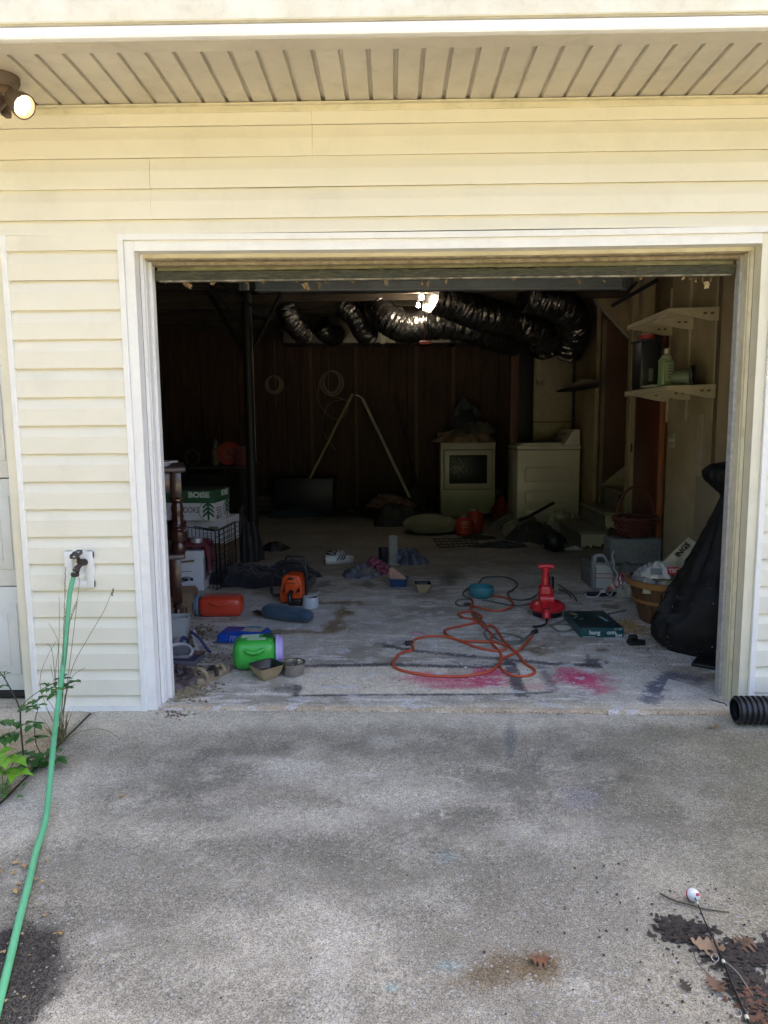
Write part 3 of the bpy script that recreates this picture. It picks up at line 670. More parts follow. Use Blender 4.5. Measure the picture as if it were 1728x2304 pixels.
flex(yy([R1(1370, 470), R1(1430, 540), R1(1500, 560)], [5, 5.1, 5.3]), .11, 'stubby black duct collar on the foil trunk', 6)
flex(yy([R1(-200, 240), R1(250, 255), R1(650, 290), R1(1000, 340), R1(1120, 345)], 5.0), .13, 'dusty grey duct running across the dark left bay', 7, mat=M('dusty_duct', (.07, .068, .06), .5, scale=8, bump=.5))
a, b_ = onY(*R2(-420, 515), 5.6), onY(*R2(1010, 525), 5.6)
tk = thing('supply_duct', 'long silver foil wrapped duct trunk under the joists', 'duct', (a.x, 5.6, a.z))
ob('trunk_body', G().box(((b_.x-a.x)/2, .2, .15), (b_.x-a.x, .4, .3), rot=ry(.008), bev=.01), foil, tk)
for px in (240, 850): 
    p = onY(*R2(px, 480), 5.6); ob('tape_band', G().box((p.x-a.x, .2, .145), (.05, .412, .312)), M('foil_tape', (.5, .46, .36), .3, .7), tk)
p = onY(*R2(708, 490), 5.6); ob('strap', G().box((p.x-a.x, .2, .14), (.06, .42, .32)), MATS['black_iron'], tk)
text('lettering', 'UL  BE', .09, M('print_grey', (.09, .08, .07), .8), tk, T(onY(*R2(620, 485), 5.6).x-a.x, -.004, .09) @ FACE)
a, b_ = onY(*R2(1248, 600), 6.3), onY(*R2(1530, 1180), 6.3)
dr = thing('duct_riser', 'upright foil faced duct board column behind the washer', 'duct', (0, 6.3, .126))
ob('riser_body', G().box(((a.x+b_.x)/2, .25, 1.25), (b_.x-a.x, .5, 2.4), bev=.012), M('duct_board', (.44, .41, .30), .5, .25, col2=(.36, .33, .24), scale=14, bump=.7, bscale=60), dr)
ob('tape_seam', G().box(((a.x+b_.x)/2, -.003, 1.21), (b_.x-a.x+.004, .012, .018)), M('seam_brown', (.2, .17, .12), .7), dr)
text('lettering', 'RK', .1, MATS['print_grey'], dr, T(a.x+.09, -.004, onY(*R2(1298, 777), 6.3).z-.126) @ FACE)
# chimney-like dark flue next to it, brown post
p = onY(*R2(1190, 900), 6.2)
tag(ob('vent_stack', G().box((p.x, 6.25, 1.45), (.2, .15, 2.65), bev=.01), M('vent_black', (.018, .017, .017), .5)), 'black square vent stack beside the foil riser', 'vent')
p = onY(*R8(808, 500), 5.6)
tag(ob('wood_post', G().box((p.x, 5.6, 1.4+.05), (.10, .10, 2.62), bev=.006), M('red_brown_wood', (.15, .062, .045), .6, col2=(.1, .045, .032), scale=6, stretch=(6, 6, .7))), 'reddish brown wooden post between the washer and dryer', 'post')
p = onY(*R2(1552, 970), 6.1)
pv = thing('wall_box', 'small cream electrical box on the wall beyond the washer', 'electrical box', (p.x, 6.05, p.z))
ob('cover', G().box((0, 0, 0), (.14, .05, .42), bev=.01), M('box_cream', (.42, .34, .24), .6), pv); ob('recess', G().box((.012, -.022, 0), (.07, .02, .3)), MATS['vent_black'], pv)
ob('conduit', G().tube([(0, .02, .2), (0, .03, .8), (.02, .05, 1.6)], .02, 8), met, pv)
ob('wall_stud', G().box((p.x+.02, 6.14, 1.35), (.2, .06, 2.9)), joi, house)
pts = yy([R2(318, 190), R2(330, 240), R2(352, 290), R2(365, 312)], 5.0)
pvc = tag(ob('pipe_elbow', G().tube(pts, lambda t: .036+.008*(t > .55), 14, 6), M('pvc_white', (.5, .46, .4), .5, dirt=.2)), 'white plastic pipe end pointing down beside the black duct', 'pipe')
# lit bulbs with a socket, and the release cord of the door opener
bulb = M('bulb_glow', (1, .86, .66), .5, emis=24, var=0)
for i, (q, r_, lb) in enumerate(((R2(500, 205), .026, 'larger lit bare bulb above the sagging black duct'), (R2(478, 260), .02, 'smaller lit bare bulb just under the first bulb'))):
    p = onY(*q, 4.0+.12*i); L_ = thing('light_bulb', lb, 'light bulb', p)
    ob('glass', G().lathe([(0, -r_), (r_*.7, -r_*.72), (r_, -.1*r_), (r_*.86, r_*.5), (r_*.5, r_*1.1), (r_*.4, r_*1.4)], 18), bulb, L_)
    ob('socket', G().lathe([(r_*.42, r_*1.3), (r_*.6, r_*1.4), (r_*.6, r_*2.6), (r_*.3, r_*3)], 14), M('socket_black', (.04, .035, .03), .5), L_)
    ob('cord', G().cyl((0, 0, r_*2.9), (0, 0, 2.8-p.z), .005, n=6), MATS['socket_black'], L_)
top, bot = onY(*R2(522, 240), 3.4), onY(*R2(520, 500), 3.4)
rc = thing('release_cord', 'thin cord with a red pull handle hanging from above', 'cord', bot)
ob('rope', G().tube([(0, 0, 0), (.004, 0, .2), (-.002, 0, .45), (0, 0, 2.8-bot.z)], .0035, 6), M('cord_red', (.28, .1, .07), .7), rc)
ob('handle', G().box((0, 0, -.008), (.11, .022, .03), bev=.008), M('pull_red', (.42, .05, .04), .5), rc)
# steel post with knee braces
p = F(*R4(1035, 1370))
lp = thing('support_post', 'black steel support post with slanting braces in the left bay', 'post', (p.x, p.y, zf(p.y)))
ir = MATS['black_iron']
ob('shaft', G().cyl((0, 0, 0), (0, 0, 2.52), .05, n=20), M('post_black', (.015, .015, .016), .5, .0, spec=.3), lp)
ob('base_plate', G().box((0, 0, .006), (.2, .16, .012)), ir, lp); ob('cap_plate', G().box((0, 0, 2.517), (.24, .16, .014)), ir, lp)
for s_ in (-1, 1): ob('brace', G().tube([(s_*.03, 0, 1.95), (s_*.36, -.02, 2.53)], .022, 4, smooth=False), ir, lp)
tg = G(); tg.cyl((.052, -.03, .9), (.052, -.03, 2.3), .003, n=5); ob('cable', tg, M('cable_grey', (.3, .3, .3), .5), lp)
# hanging coils of wire on the back wall
wire = M('wire_grey', (.34, .31, .26), .6)
def coil(c, r_, label, tails):
    t = thing('wire_coil', label, 'wire coil', c)
    for k in range(5):
        rr_ = r_*(1-.05*k+.03*math.sin(k*2)); g = G(); ph = k*.9
        g.tube([(rr_*math.cos(a)*(1-.06*k), -.012-.008*k, rr_*math.sin(a)*1.04+.004*k) for a in np.linspace(ph, ph+2*math.pi, 25)[:-1]], .006, 5, 2, closed=True)
        ob('loop', g, wire, t)
    for tl in tails: ob('tail', G().tube([Vector(q)-Vector(c) for q in tl], .005, 5, 6), wire, t)
Yw = 6.88
coil(onY(*R1(1000, 960), Yw), .125, 'smaller coil of grey wire hanging on the back wall', [[onY(*R1(*q), Yw) for q in ((1000, 600), (1000, 750), (1010, 1000), (1012, 1130))]])
coil(onY(*R1(1468, 945), Yw), .165, 'larger coil of grey wire with a long loose loop', [[onY(*R1(*q), Yw) for q in ((1435, 640), (1440, 900), (1450, 1040), (1530, 1065), (1600, 1110), (1560, 1220), (1470, 1230), (1390, 1150), (1350, 1050), (1370, 930))], [onY(*R1(*q), Yw) for q in ((1560, 1075), (1450, 1110), (1395, 1230), (1400, 1350), (1500, 1490))]])
# two long strips leaning together
def strip(q0, q1, Y0, Y1, wd, mat, label):
    a, b_ = onY(*q0, Y0), onY(*q1, Y1); z_ = (b_-a); L_ = z_.length; g = G()
    g.box((0, 0, L_/2), (wd, .012, L_), bev=.003); g.box((wd*.36, -.008, L_/2), (wd*.2, .012, L_)); g.box((-wd*.36, -.008, L_/2), (wd*.2, .012, L_))
    o = ob('metal_strip', g, mat, None, loc=a); o.rotation_euler = z_.to_track_quat('Z', 'Y').to_euler(); return tag(o, label, 'metal strip')
strip(R6(235, 975), R6(632, 190), 6.0, 6.5, .035, M('strip_yellow', (.75, .68, .36), .5, .2, scale=5), 'yellowish metal strip leaning right against the other strip')
strip(R6(1172, 1160), R6(735, 240), 5.9, 6.5, .04, M('strip_pale', (.82, .79, .74), .45, .0, scale=5), 'pale silver strip leaning left above the black bag')
a, b_ = onY(*R6(665, 200), 6.5), onY(*R6(735, 240), 6.48); 
tag(ob('metal_hook', G().tube([a, (a+b_)/2+Vector((0, 0, .01)), b_], .01, 6), MATS['strip_pale']), 'short metal hook joining the leaning strips at their top', 'hook')
tag(ob('broom_handle', G().tube([onY(*R6(1310, 1320), 5.4), onY(*R6(1180, 800), 6.3), onY(*R6(1040, 200), 6.85)], .014, 8), M('dark_stick', (.05, .035, .025), .6)), 'thin dark pole leaning on the back wall beside the dryer', 'pole')
# ================================================================== back of the garage
appl = M('appliance_white', (.70, .665, .63), .3, col2=(.66, .625, .59), scale=2, spec=.5, dirt=.06)
dline = M('dark_gap', (.03, .03, .03), .6)
def at_floor(x, y): return Vector((x, y, zf(y)))
# dryer
d0 = onY(*R8(130, 1165), 6.03); d1 = onY(*R8(635, 1165), 6.03); W_ = d1.x-d0.x; H_ = .945
dy = thing('dryer', 'white front loading dryer with a dark window in its door', 'dryer', at_floor((d0.x+d1.x)/2, 6.03))
ob('cabinet', G().box((0, .34, H_/2), (W_, .68, H_), bev=.012), appl, dy)
ob('top_edge', G().box((0, .33, H_+.004), (W_+.008, .70, .02), bev=.008), appl, dy)
dz = .61
dd = ob('door', G().box((0, -.012, dz), (.62, .03, .51), bev=.012, seg=3), appl, dy)
ob('door_gap', G().box((0, .001, dz), (.634, .006, .524), bev=.002), dline, dy)
ob('window', G().box((0, -.03, dz+.005), (.49, .012, .37), bev=.006), M('dryer_glass', (.018, .022, .028), .35, spec=.35, bump=.1, bscale=9), dd)
g = G(); rr = random.Random(2)
for k in range(46):
    x_, z_ = -.13+rr.gauss(0, .045), dz+.02+rr.gauss(0, .06); g.box((x_, -.0375, z_), (.004, .002, .022), rot=ry(rr.uniform(-.9, .3)))
ob('glass_scratches', g, M('scratch', (.35, .37, .38), .5), dd)
ob('control_panel', G().box((0, .62, H_+.07), (W_, .08, .13), bev=.01), appl, dy)
ob('power_cord', G().tube([(-W_/2-.02, .3, .3), (-W_/2-.06, .1, .2), (-W_/2-.11, 0, .13), (-W_/2-.09, -.04, .06), (-W_/2-.02, .05, .03)], .012, 6), dline, dy)
# laundry on the dryer
def cloth(name, label, loc, rx_, ry_, h, mat, seed, fold=.4, fr=4, rot=0, n=48, cat='clothes', edge=.2, group=None):
    o = ob(name, G().heap(rx_, ry_, h, seed, fold, fr, n, edge=edge), mat, None, loc=loc, rot=(0, 0, rot), ang=80); return tag(o, label, cat, group)
zt = zf(6.03)+H_+.014
fab = lambda n, c, c2=None, **k: M(n, c, k.pop('rough', .9), col2=c2, scale=k.pop('scale', 14), bump=.3, bscale=220, sheen=.2, **k)
cx_ = dy.location.x
cloth('folded_towel', 'pinkish beige towels heaped across the top of the dryer', (cx_-.02, 6.27, zt), .34, .26, .2, fab('towel_beige', (.40, .29, .23), (.30, .22, .18)), 3, .3, 3)
cloth('clothes_pile', 'olive grey clothes slumped over the beige towels', (cx_+.08, 6.24, zt+.12), .26, .24, .16, fab('cloth_olive', (.16, .15, .12), (.1, .095, .08)), 8, .45, 4)
cloth('clothes_pile', 'dark navy clothes balled up on the dryer heap', (cx_+.02, 6.33, zt+.20), .24, .2, .24, fab('cloth_navy', (.035, .045, .065), (.02, .02, .03)), 12, .4, 4)
cloth('clothes_pile', 'blue grey cloth crowning the dryer laundry heap', (cx_+.02, 6.35, zt+.34), .17, .16, .22, fab('cloth_bluegrey', (.12, .15, .17), (.07, .09, .11)), 15, .45, 4)
# washer seen from its side
a, b_ = onY(*R8(845, 800), 5.0), onY(*R8(1428, 800), 5.0); W_ = b_.x-a.x; H_ = .925
ws = thing('washer', 'white top loading washer turned sideways with embossed side panel', 'washing machine', at_floor((a.x+b_.x)/2, 5.0))
ob('cabinet', G().box((0, .34, H_/2), (W_, .68, H_), bev=.012), appl, ws)
for z0_, z1_ in ((.55, .72), (.30, .44), (.08, .22)):
    g = G(); zc, hh = (z0_+z1_)/2, z1_-z0_
    g.box((.0, .0, zc), (W_*.74, .022, hh), bev=.018, seg=4); ob('embossed_panel', g, appl, ws)
    g = G(); ww = W_*.37
    g.tube([(-ww, -.011, z0_), (-ww, -.011, z1_), (ww, -.011, z1_), (ww, -.011, z0_)], .004, 6, 4); ob('panel_rim', g, appl, ws)
ob('worktop', G().box((0, .34, H_+.02), (W_+.012, .70, .055), bev=.018, seg=3), appl, ws)
ob('worktop_gap', G().box((0, .34, H_-.008), (W_+.002, .684, .006)), dline, ws)
ob('lid', G().box((-.08, .34, H_+.058), (W_*.66, .6, .024), bev=.01), appl, ws)
g = G(); M_ = T(0, .02, 0) @ Matrix(((1, 0, 0, 0), (0, 0, 1, 0), (0, 1, 0, 0), (0, 0, 0, 1)))
g.prism([(W_*.25, H_+.045), (W_/2, H_+.045), (W_/2, H_+.22), (W_*.42, H_+.225), (W_*.37, H_+.19)], .64, M_, bev=.01)
ob('control_panel', g, appl, ws)
ob('knob', G().lathe([(0, .03), (.02, .03), (.024, 0)], 14, T(W_*.31, .2, H_+.15) @ ry(R(-55))), M('knob_dark', (.06, .06, .06), .4), ws)
# red round canisters
def canister(q, r_, h, label, mat, Y=None):
    p = F(*q); t = thing('red_canister', label, 'canister', at_floor(p.x, p.y))
    ob('body', G().lathe([(r_*.62, 0), (r_*.9, h*.12), (r_, h*.4), (r_*.98, h*.62), (r_*.72, h*.86), (r_*.5, h*.9)], 26), mat, t)
    ob('lid', G().lathe([(r_*.46, h*.895), (r_*.5, h*.9), (r_*.5, h*.98), (r_*.4, h)], 20), M('lid_grey', (.3, .31, .3), .4, .4), t); return t
redp = M('red_plastic', (.50, .045, .025), .35, col2=(.42, .04, .022), scale=5)
t = canister(R8(350, 1352), .098, .235, 'rounded red canister with white print on its front', redp)
g = G(); prt = M('print_faint', (.62, .35, .25), .7)
for k in range(5): g.box((-.006, -.0995+.006*(k > 2), .165-.028*k), (.07-.012*(k % 2), .003, (.022, .008, .008, .006, .006)[k]))
ob('worn_print', g, prt, t)['kind'] = 'stuff'
canister(R8(450, 1322), .1, .28, 'taller red canister behind the printed one', M('red_plastic_dark', (.36, .035, .025), .4))
p = F(*R8(690, 1185)); cloth('plastic_bag', 'crumpled red bag lying in front of the brown post', at_floor(p.x, p.y), .14, .14, .22, M('bag_red', (.36, .03, .03), .35, scale=8), 21, .5, 4, cat='bag')
p = F(*R8(680, 1130)); cloth('plastic_bag', 'clear wrinkled bag behind the crumpled red bag', at_floor(p.x-.02, p.y+.12), .15, .12, .27, M('bag_clear', (.16, .16, .16), .3, scale=8), 22, .5, 4, cat='bag')
# fluffy pillow
a, b_ = F(*R6(1160, 1500)), F(*R6(1600, 1530)); c = (a+b_)/2
g = G(); g.ball((0, 0, .1), (.31, .22, .115), 48, .05, 7, 3, flat=-.085)
o = tag(ob('pillow', g, M('pillow_fur', (.27, .245, .175), .95, col2=(.19, .17, .12), scale=30, bump=.8, bscale=140, sheen=.5), None, loc=at_floor(c.x-.01, c.y+.16), rot=(0, 0, R(-8)), ang=80), 'fluffy beige pillow on the floor before the dryer', 'pillow')
g = G(); rr = random.Random(5)
for k in range(1500):
    th, ph = rr.uniform(0, 6.283), math.acos(rr.uniform(-.1, 1)); d = Vector((math.cos(th)*math.sin(ph), math.sin(th)*math.sin(ph), math.cos(ph)))
    p = Vector((d.x*.31, d.y*.22, .1+d.z*.115)); e = d+Vector((rr.uniform(-.8, .8), rr.uniform(-.8, .8), rr.uniform(-.9, .2))); q = p+e.normalized()*.02
    s_ = Vector((rr.uniform(-1, 1), rr.uniform(-1, 1), rr.uniform(-1, 1)))*.002; g.add([p-s_, p+s_, q], [(0, 1, 2)])
f_ = ob('fur', g, MATS['pillow_fur'], o); f_['kind'] = 'stuff'
# wire rack on the floor
q = [F(*R8(*k)) for k in ((120, 1470), (60, 1390), (440, 1385), (500, 1450))]
g = G()
for k in range(9):
    t_ = k/8; a = q[0].lerp(q[3], t_); b_ = q[1].lerp(q[2], t_); g.cyl(a+Vector((0, 0, .012)), b_+Vector((0, 0, .012)), .005, n=5)
for k in range(4):
    t_ = k/3; a = q[0].lerp(q[1], t_); b_ = q[3].lerp(q[2], t_); g.cyl(a+Vector((0, 0, .012)), b_+Vector((0, 0, .012)), .005, n=5)
tag(ob('wire_rack', g, M('rack_dark', (.07, .06, .05), .6, .3)), 'flat dark wire rack lying before the red canisters', 'rack')
# laundry by the washer
p = F(*R8(560, 1330)); e = onY(*R8(1185, 1042), 4.6)
o = tag(ob('black_pole', G().tube([F(*R8(700, 1320))+Vector((0, 0, .05)), onY(*R8(950, 1170), 4.45), e], .017, 8), M('pole_black', (.015, .015, .016), .45)), 'black pole slanting up in front of the washer', 'pole')
def roll(q0, q1, r_, mat, label, name='rolled_mat', lift=0):
    a, b_ = F(*q0), F(*q1); a = a+Vector((0, 0, r_+lift)); b_ = b_+Vector((0, 0, r_+lift)); g = G()
    g.tube([a, a.lerp(b_, .3)+Vector((0, 0, .01)), a.lerp(b_, .7), b_], lambda t: r_*(1+.1*math.sin(t*9)), 18, 6); return tag(ob(name, g, mat, ang=60), label, 'mat')
roll(R8(770, 1375), R8(1080, 1230), .085, fab('mat_grey', (.27, .25, .19), (.2, .185, .14)), 'grey rolled mat lying under the black pole')
roll(R8(690, 1310), R8(930, 1180), .07, fab('mat_dim', (.2, .185, .15), (.14, .13, .105)), 'dim rolled blanket behind the grey mat')
L8 = lambda x, y: at_floor(*F(*R8(x, y))[:2])
cloth('clothes_pile', 'pink and red clothes piled against the washer', L8(1130, 1260), .22, .16, .2, fab('cloth_pink', (.42, .10, .14), (.16, .04, .06), scale=20), 31, .5, 5)
cloth('clothes_pile', 'bright red cloth poking out behind the rolled mats', L8(940, 1195), .16, .1, .2, fab('cloth_red', (.4, .04, .07), (.2, .03, .04)), 32, .5, 4)
cloth('clothes_pile', 'pale striped shirt draped toward the bottom step', L8(1290, 1310), .28, .2, .2, fab('cloth_pale', (.56, .53, .49), (.34, .32, .3), scale=24), 33, .5, 4, rot=.3)
cloth('clothes_pile', 'black clothes heap beside the black helmet', L8(1030, 1400), .3, .2, .17, fab('cloth_black', (.018, .018, .02), (.03, .03, .032)), 34, .45, 4)
cloth('clothes_pile', 'tan scrap of cloth flat on the floor by the black heap', L8(950, 1430), .17, .07, .035, fab('cloth_tan', (.3, .2, .12), (.22, .15, .09)), 35, .4, 4)
cloth('clothes_pile', 'long black garment lying flat before the rolled mats', L8(680, 1450), .3, .09, .05, MATS['cloth_black'], 36, .5, 5)
cloth('clothes_pile', 'dark strap bundle beside the printed red canister', L8(500, 1380), .2, .06, .04, MATS['cloth_black'], 37, .5, 5)
cloth('clothes_pile', 'dark cloth scrap on the floor in front of the dryer', L8(580, 1180), .14, .09, .06, MATS['cloth_black'], 38, .5, 5)
p = L8(1205, 1512); hb = thing('black_helmet', 'round black helmet resting on the floor by the steps', 'helmet', p)
ob('shell', G().ball((0, .09, .1), (.1, .1, .1), 32, .02, 4, 2, flat=-.095), M('helmet_black', (.012, .012, .014), .45, bump=.1), hb)
ob('rim', G().tube([(.092*math.cos(a), .09+.09*math.sin(a), .04) for a in np.linspace(0, 6.283, 17)[:-1]], .009, 6, 2, closed=True), MATS['pole_black'], hb)
cloth('white_rag', 'small white rag on the floor between helmet and steps', L8(1370, 1480), .09, .04, .03, fab('rag_white', (.5, .5, .48)), 39, .5, 5)
# low clutter along the back wall
def bin_(q, sz, mat, label, rot=0, name='storage_bin', Y=None):
    p = F(*q); t = thing(name, label, 'bin', at_floor(p.x, p.y), rot); x_, y_, z_ = sz
    ob('body', G().box((0, y_/2, z_/2), sz, bev=.02, taper=1.06), mat, t); ob('rim', G().box((0, y_/2, z_-.012), (x_*1.1, y_*1.1, .03), bev=.01), mat, t); return t
bk = M('plastic_black', (.016, .018, .022), .45)
bin_(R6(190, 1330), (.75, .4, .5), bk, 'large black plastic bin left of the leaning strips')
bin_(R6(700, 1240), (.85, .3, .32), M('case_black', (.02, .02, .024), .5), 'long black case lying under the leaning strips', name='long_case')
p = L6 = lambda x, y: at_floor(*F(*R6(x, y))[:2])
t = thing('picture_frame', 'small pale framed board leaning on the black bin', 'frame', L6(410, 1260)+Vector((0, .22, .26)), (R(-14), 0, R(-4)))
ob('frame', G().box((0, 0, .16), (.54, .02, .022)).box((0, 0, -.04), (.54, .02, .022)).box((-.26, 0, .06), (.022, .02, .22)).box((.26, 0, .06), (.022, .02, .22)), M('frame_pale', (.33, .32, .28), .5), t)
ob('board', G().box((0, .006, .06), (.5, .008, .18)), M('frame_board', (.10, .085, .06), .7, scale=14), t)
p = L6(735, 1240)+Vector((0, .18, .335)); t = thing('paper_cup_tray', 'torn white carton standing on the long black case', 'carton', p)
g = G(); g.prism([(-.15, 0), (.13, 0), (.17, .1), (.08, .07), (-.02, .08), (-.12, .13), (-.14, .19)], .12, FACE); ob('carton', g, M('carton_white', (.36, .36, .33), .8), t)
ob('base', G().box((0, -.06, .004), (.3, .14, .008)), MATS['carton_white'], t)
o = cloth('gym_bag', 'soft black bag slumped below the silver strip', L6(1050, 1430)+Vector((0, .15, 0)), .3, .2, .3, M('bag_black', (.014, .015, .018), .6, bump=.2), 41, .25, 3, cat='bag')
cloth('clothes_pile', 'dark red and white clothes spilling from the black bag', L6(990, 1400)+Vector((.02, .3, .17)), .26, .14, .13, fab('cloth_maroon', (.16, .03, .03), (.2, .17, .15), scale=16), 42, .5, 4)
cloth('clothes_pile', 'pale sock heap at the left edge of the black bag', L6(900, 1320)+Vector((0, .12, .1)), .08, .06, .16, fab('cloth_sock', (.33, .26, .2)), 43, .5, 4)
cloth('clothes_pile', 'black rags spread in front of the leaning strips', L6(1330, 1370), .32, .16, .12, MATS['cloth_black'], 44, .5, 5)
cloth('clothes_pile', 'straw coloured rope tangle by the long case', L6(720, 1290), .18, .1, .06, fab('cloth_straw', (.16, .135, .08), (.06, .05, .03), scale=40), 45, .6, 8)
cloth('teal_tarp', 'dark teal cloth folded beside the large black bin', L6(60, 1340), .3, .12, .12, fab('cloth_teal', (.02, .05, .055)), 46, .3, 4)
cloth('clothes_pile', 'grey jar cluster and rags right of the black bag', L6(1230, 1300)+Vector((0, .1, 0)), .14, .1, .28, fab('cloth_grey', (.08, .08, .075), (.16, .13, .11), scale=25), 47, .5, 5)
p = F(*R4(1160, 980)); t = thing('wood_crate', 'low plain wooden crate behind the steel post', 'crate', at_floor(p.x, p.y+.3))
wc = M('crate_wood', (.12, .085, .05), .8, scale=8, stretch=(1, 6, 6))
for k in range(3): ob('slat', G().box((0, 0, .05+.075*k), (.42, .018, .065), bev=.003), wc, t); ob('slat', G().box((0, .3, .05+.075*k), (.42, .018, .065)), wc, t)
for s_ in (-1, 1): ob('end_panel', G().box((s_*.2, .15, .12), (.018, .28, .22)), wc, t)
# low workbench in the dark left bay with a few items
p = F(*R4(640, 1250)); zb = onY(*R4(600, 430), 4.9).z; bx0 = onY(*R4(100, 430), 4.9).x; bx1 = onY(*R4(980, 430), 4.9).x
t = thing('work_bench', 'dark low workbench in the unlit left bay', 'bench', at_floor((bx0+bx1)/2, 5.1))
bm_ = M('bench_dark', (.022, .018, .015), .7); hb_ = zb-zf(5.1); wx = (bx1-bx0)/2
ob('bench_top', G().box((0, 0, hb_-.02), (wx*2, .5, .04), bev=.005), bm_, t)
for sx_ in (-1, 1):
    for sy_ in (-1, 1): ob('leg', G().box((sx_*(wx-.06), sy_*.2, (hb_-.04)/2), (.07, .07, hb_-.04)), bm_, t)
ob('back_panel', G().box((0, .22, hb_*.5), (wx*1.9, .02, hb_*.7)), bm_, t)
def onbench(q): v = onY(*q, 4.98); return Vector((v.x, 4.98, zb+.001))
t = thing('red_reel', 'red round cord reel on the dark workbench', 'reel', onbench(R4(765, 420)))
rm_ = M('reel_red', (.30, .04, .025), .5)
for y_ in (-.05, .05): ob('disc', G().lathe([(0, -.012), (.13, -.012), (.135, 0), (.13, .012), (0, .012)], 26, T(0, y_, .136) @ rx(R(90))), rm_, t)
ob('drum', G().cyl((0, -.05, .136), (0, .05, .136), .07, n=18), dline, t); ob('hub', G().tube([(.05*math.cos(a), -.066, .136+.05*math.sin(a)) for a in np.linspace(0, 6.283, 13)[:-1]], .007, 6, 2, closed=True), M('hub_grey', (.22, .2, .16), .5), t)
ob('crank', G().cyl((.02, -.06, .15), (.09, -.09, .14), .01, n=8), MATS['hub_grey'], t)
t = thing('paint_can', 'yellowish spray can left of the red reel', 'can', onbench(R4(615, 420)))
ob('can_body', G().lathe([(.05, 0), (.055, .01), (.055, .17), (.04, .19)], 18), M('can_olive', (.16, .14, .07), .5), t); ob('can_lid', G().lathe([(.042, .19), (.045, .27), (.03, .3)], 16), M('can_lid', (.05, .05, .05), .5), t)
t = thing('red_box', 'dull red toolbox right of the red reel', 'toolbox', onbench(R4(905, 420)))
ob('box_body', G().box((0, 0, .1), (.14, .2, .2), bev=.01), M('dull_red', (.13, .03, .03), .6), t); ob('box_lid', G().box((0, 0, .205), (.15, .21, .02), bev=.004), M('dull_red_lid', (.16, .06, .05), .6), t)
t = thing('drain_hose', 'loose dark hoop of hose on the workbench', 'hose', onbench(R4(360, 400)))
ob('hoop', G().tube([(.08*math.cos(a), 0, .095+.085*math.sin(a)) for a in np.linspace(0, 6.283, 13)[:-1]], .01, 6, 2, closed=True), M('hoop_grey', (.09, .09, .085), .5), t)
# ================================================================== left side: stacked tables, boxes, crate
wood = M('dark_cherry', (.055, .018, .012), .28, col2=(.03, .011, .008), scale=7, stretch=(5, 5, .7), spec=.6, coat=.3)
woodt = M('dusty_table_top', (.12, .085, .075), .4, col2=(.08, .055, .05), scale=9, dirt=.3, spec=.6)
def turned(z0, z1, r_):
    h = z1-z0
    return [(r_*.62, z0), (r_*.75, z0+.02*h), (r_*.75, z0+.06*h), (r_*.5, z0+.1*h), (r_*.62, z0+.16*h), (r_*.98, z0+.32*h), (r_*1.05, z0+.42*h), (r_*.85, z0+.6*h), (r_*.55, z0+.76*h), (r_*.5, z0+.82*h), (r_*.85, z0+.86*h), (r_*.85, z0+.9*h), (r_*.6, z0+.93*h), (r_*.95, z0+h)]
def side_table(label, x1, y0, zb, h, w_, d_, blk, prof, top=woodt):
    rt_ = R(17); t = thing('side_table', label, 'table', Vector((x1, y0, zb))+rz(rt_) @ Vector((-w_/2, d_/2, 0)), rt_)
    ob('table_top', G().box((0, 0, h-.016), (w_+.06, d_+.06, .032), bev=.012, seg=3), top, t)
    for sx_ in (-1, 1):
        for sy_ in (-1, 1):
            g = G(); x_, y_ = sx_*(w_/2-.03), sy_*(d_/2-.03)
            g.box((x_, y_, (h-.032+blk)/2), (.062, .062, h-.032-blk), bev=.004); g.lathe(prof, 22, T(x_, y_, 0))
            ob('leg', g, wood, t)
    for (cx, cy, sx_, sy_) in ((0, -d_/2+.03, w_-.12, .022), (0, d_/2-.03, w_-.12, .022), (-w_/2+.03, 0, .022, d_-.12), (w_/2-.03, 0, .022, d_-.12)):
        ob('apron', G().box((cx, cy, (h-.032+blk+.03)/2), (sx_, sy_, h-.032-blk-.03), bev=.003), wood, t)
    return t
side_table('dark turned leg side table standing on the garage floor', -1.545, 1.03, zf(1.03)+.001, .535, .55, .55, .23, turned(0, .23, .036))
pr_ = [(.028, 0), (.04, .012), (.047, .05), (.047, .055), (.035, .075)]+[(r_, z_+.0) for r_, z_ in ((.047, .08),)]
g2 = [(.036, 0), (.046, .02), (.044, .055), (.034, .072), (.05, .078), (.055, .10), (.055, .135), (.04, .148), (.038, .155), (.045, .165), (.036, .18), (.03, .2), (.034, .25), (.038, .28), (.03, .31), (.044, .325), (.044, .335), (.03, .35)]
side_table('dark turned leg side table stacked on the lower table', -1.52, 1.03, zf(1.03)+.537, .53, .55, .55, .34, g2)
zt = zf(1.03)+.537+.53
for i, (dx, dy_, dz_, rot, lab) in enumerate(((-.17, .10, 0, .2, 'white booklet with red print on the upper side table'), (-.155, .13, .014, -.1, 'second red edged booklet on top of the booklet'))):
    t = thing('booklet', lab, 'booklet', (-1.60+dx+.06, 1.03+dy_+.02, zt+.002+dz_), rot)
    ob('pages', G().box((0, 0, .006), (.16, .2, .012), bev=.002), M('paper', (.72, .72, .74), .7), t)
    ob('cover', G().box((.05, -.04, .0125), (.05, .09, .001)), M('print_red', (.5, .06, .05), .6), t); ob('band', G().box((.0, .04, .0125), (.1, .03, .001)), M('print_blue', (.3, .34, .5), .6), t)
wh = M('carton_pale', (.70, .71, .74), .75, col2=(.62, .63, .66), scale=5, dirt=.06)
tan = M('cardboard', (.25, .17, .10), .8, col2=(.2, .135, .08), scale=6)
blk_ = M('print_black', (.02, .022, .03), .7); grn = M('print_green', (.035, .12, .055), .6)
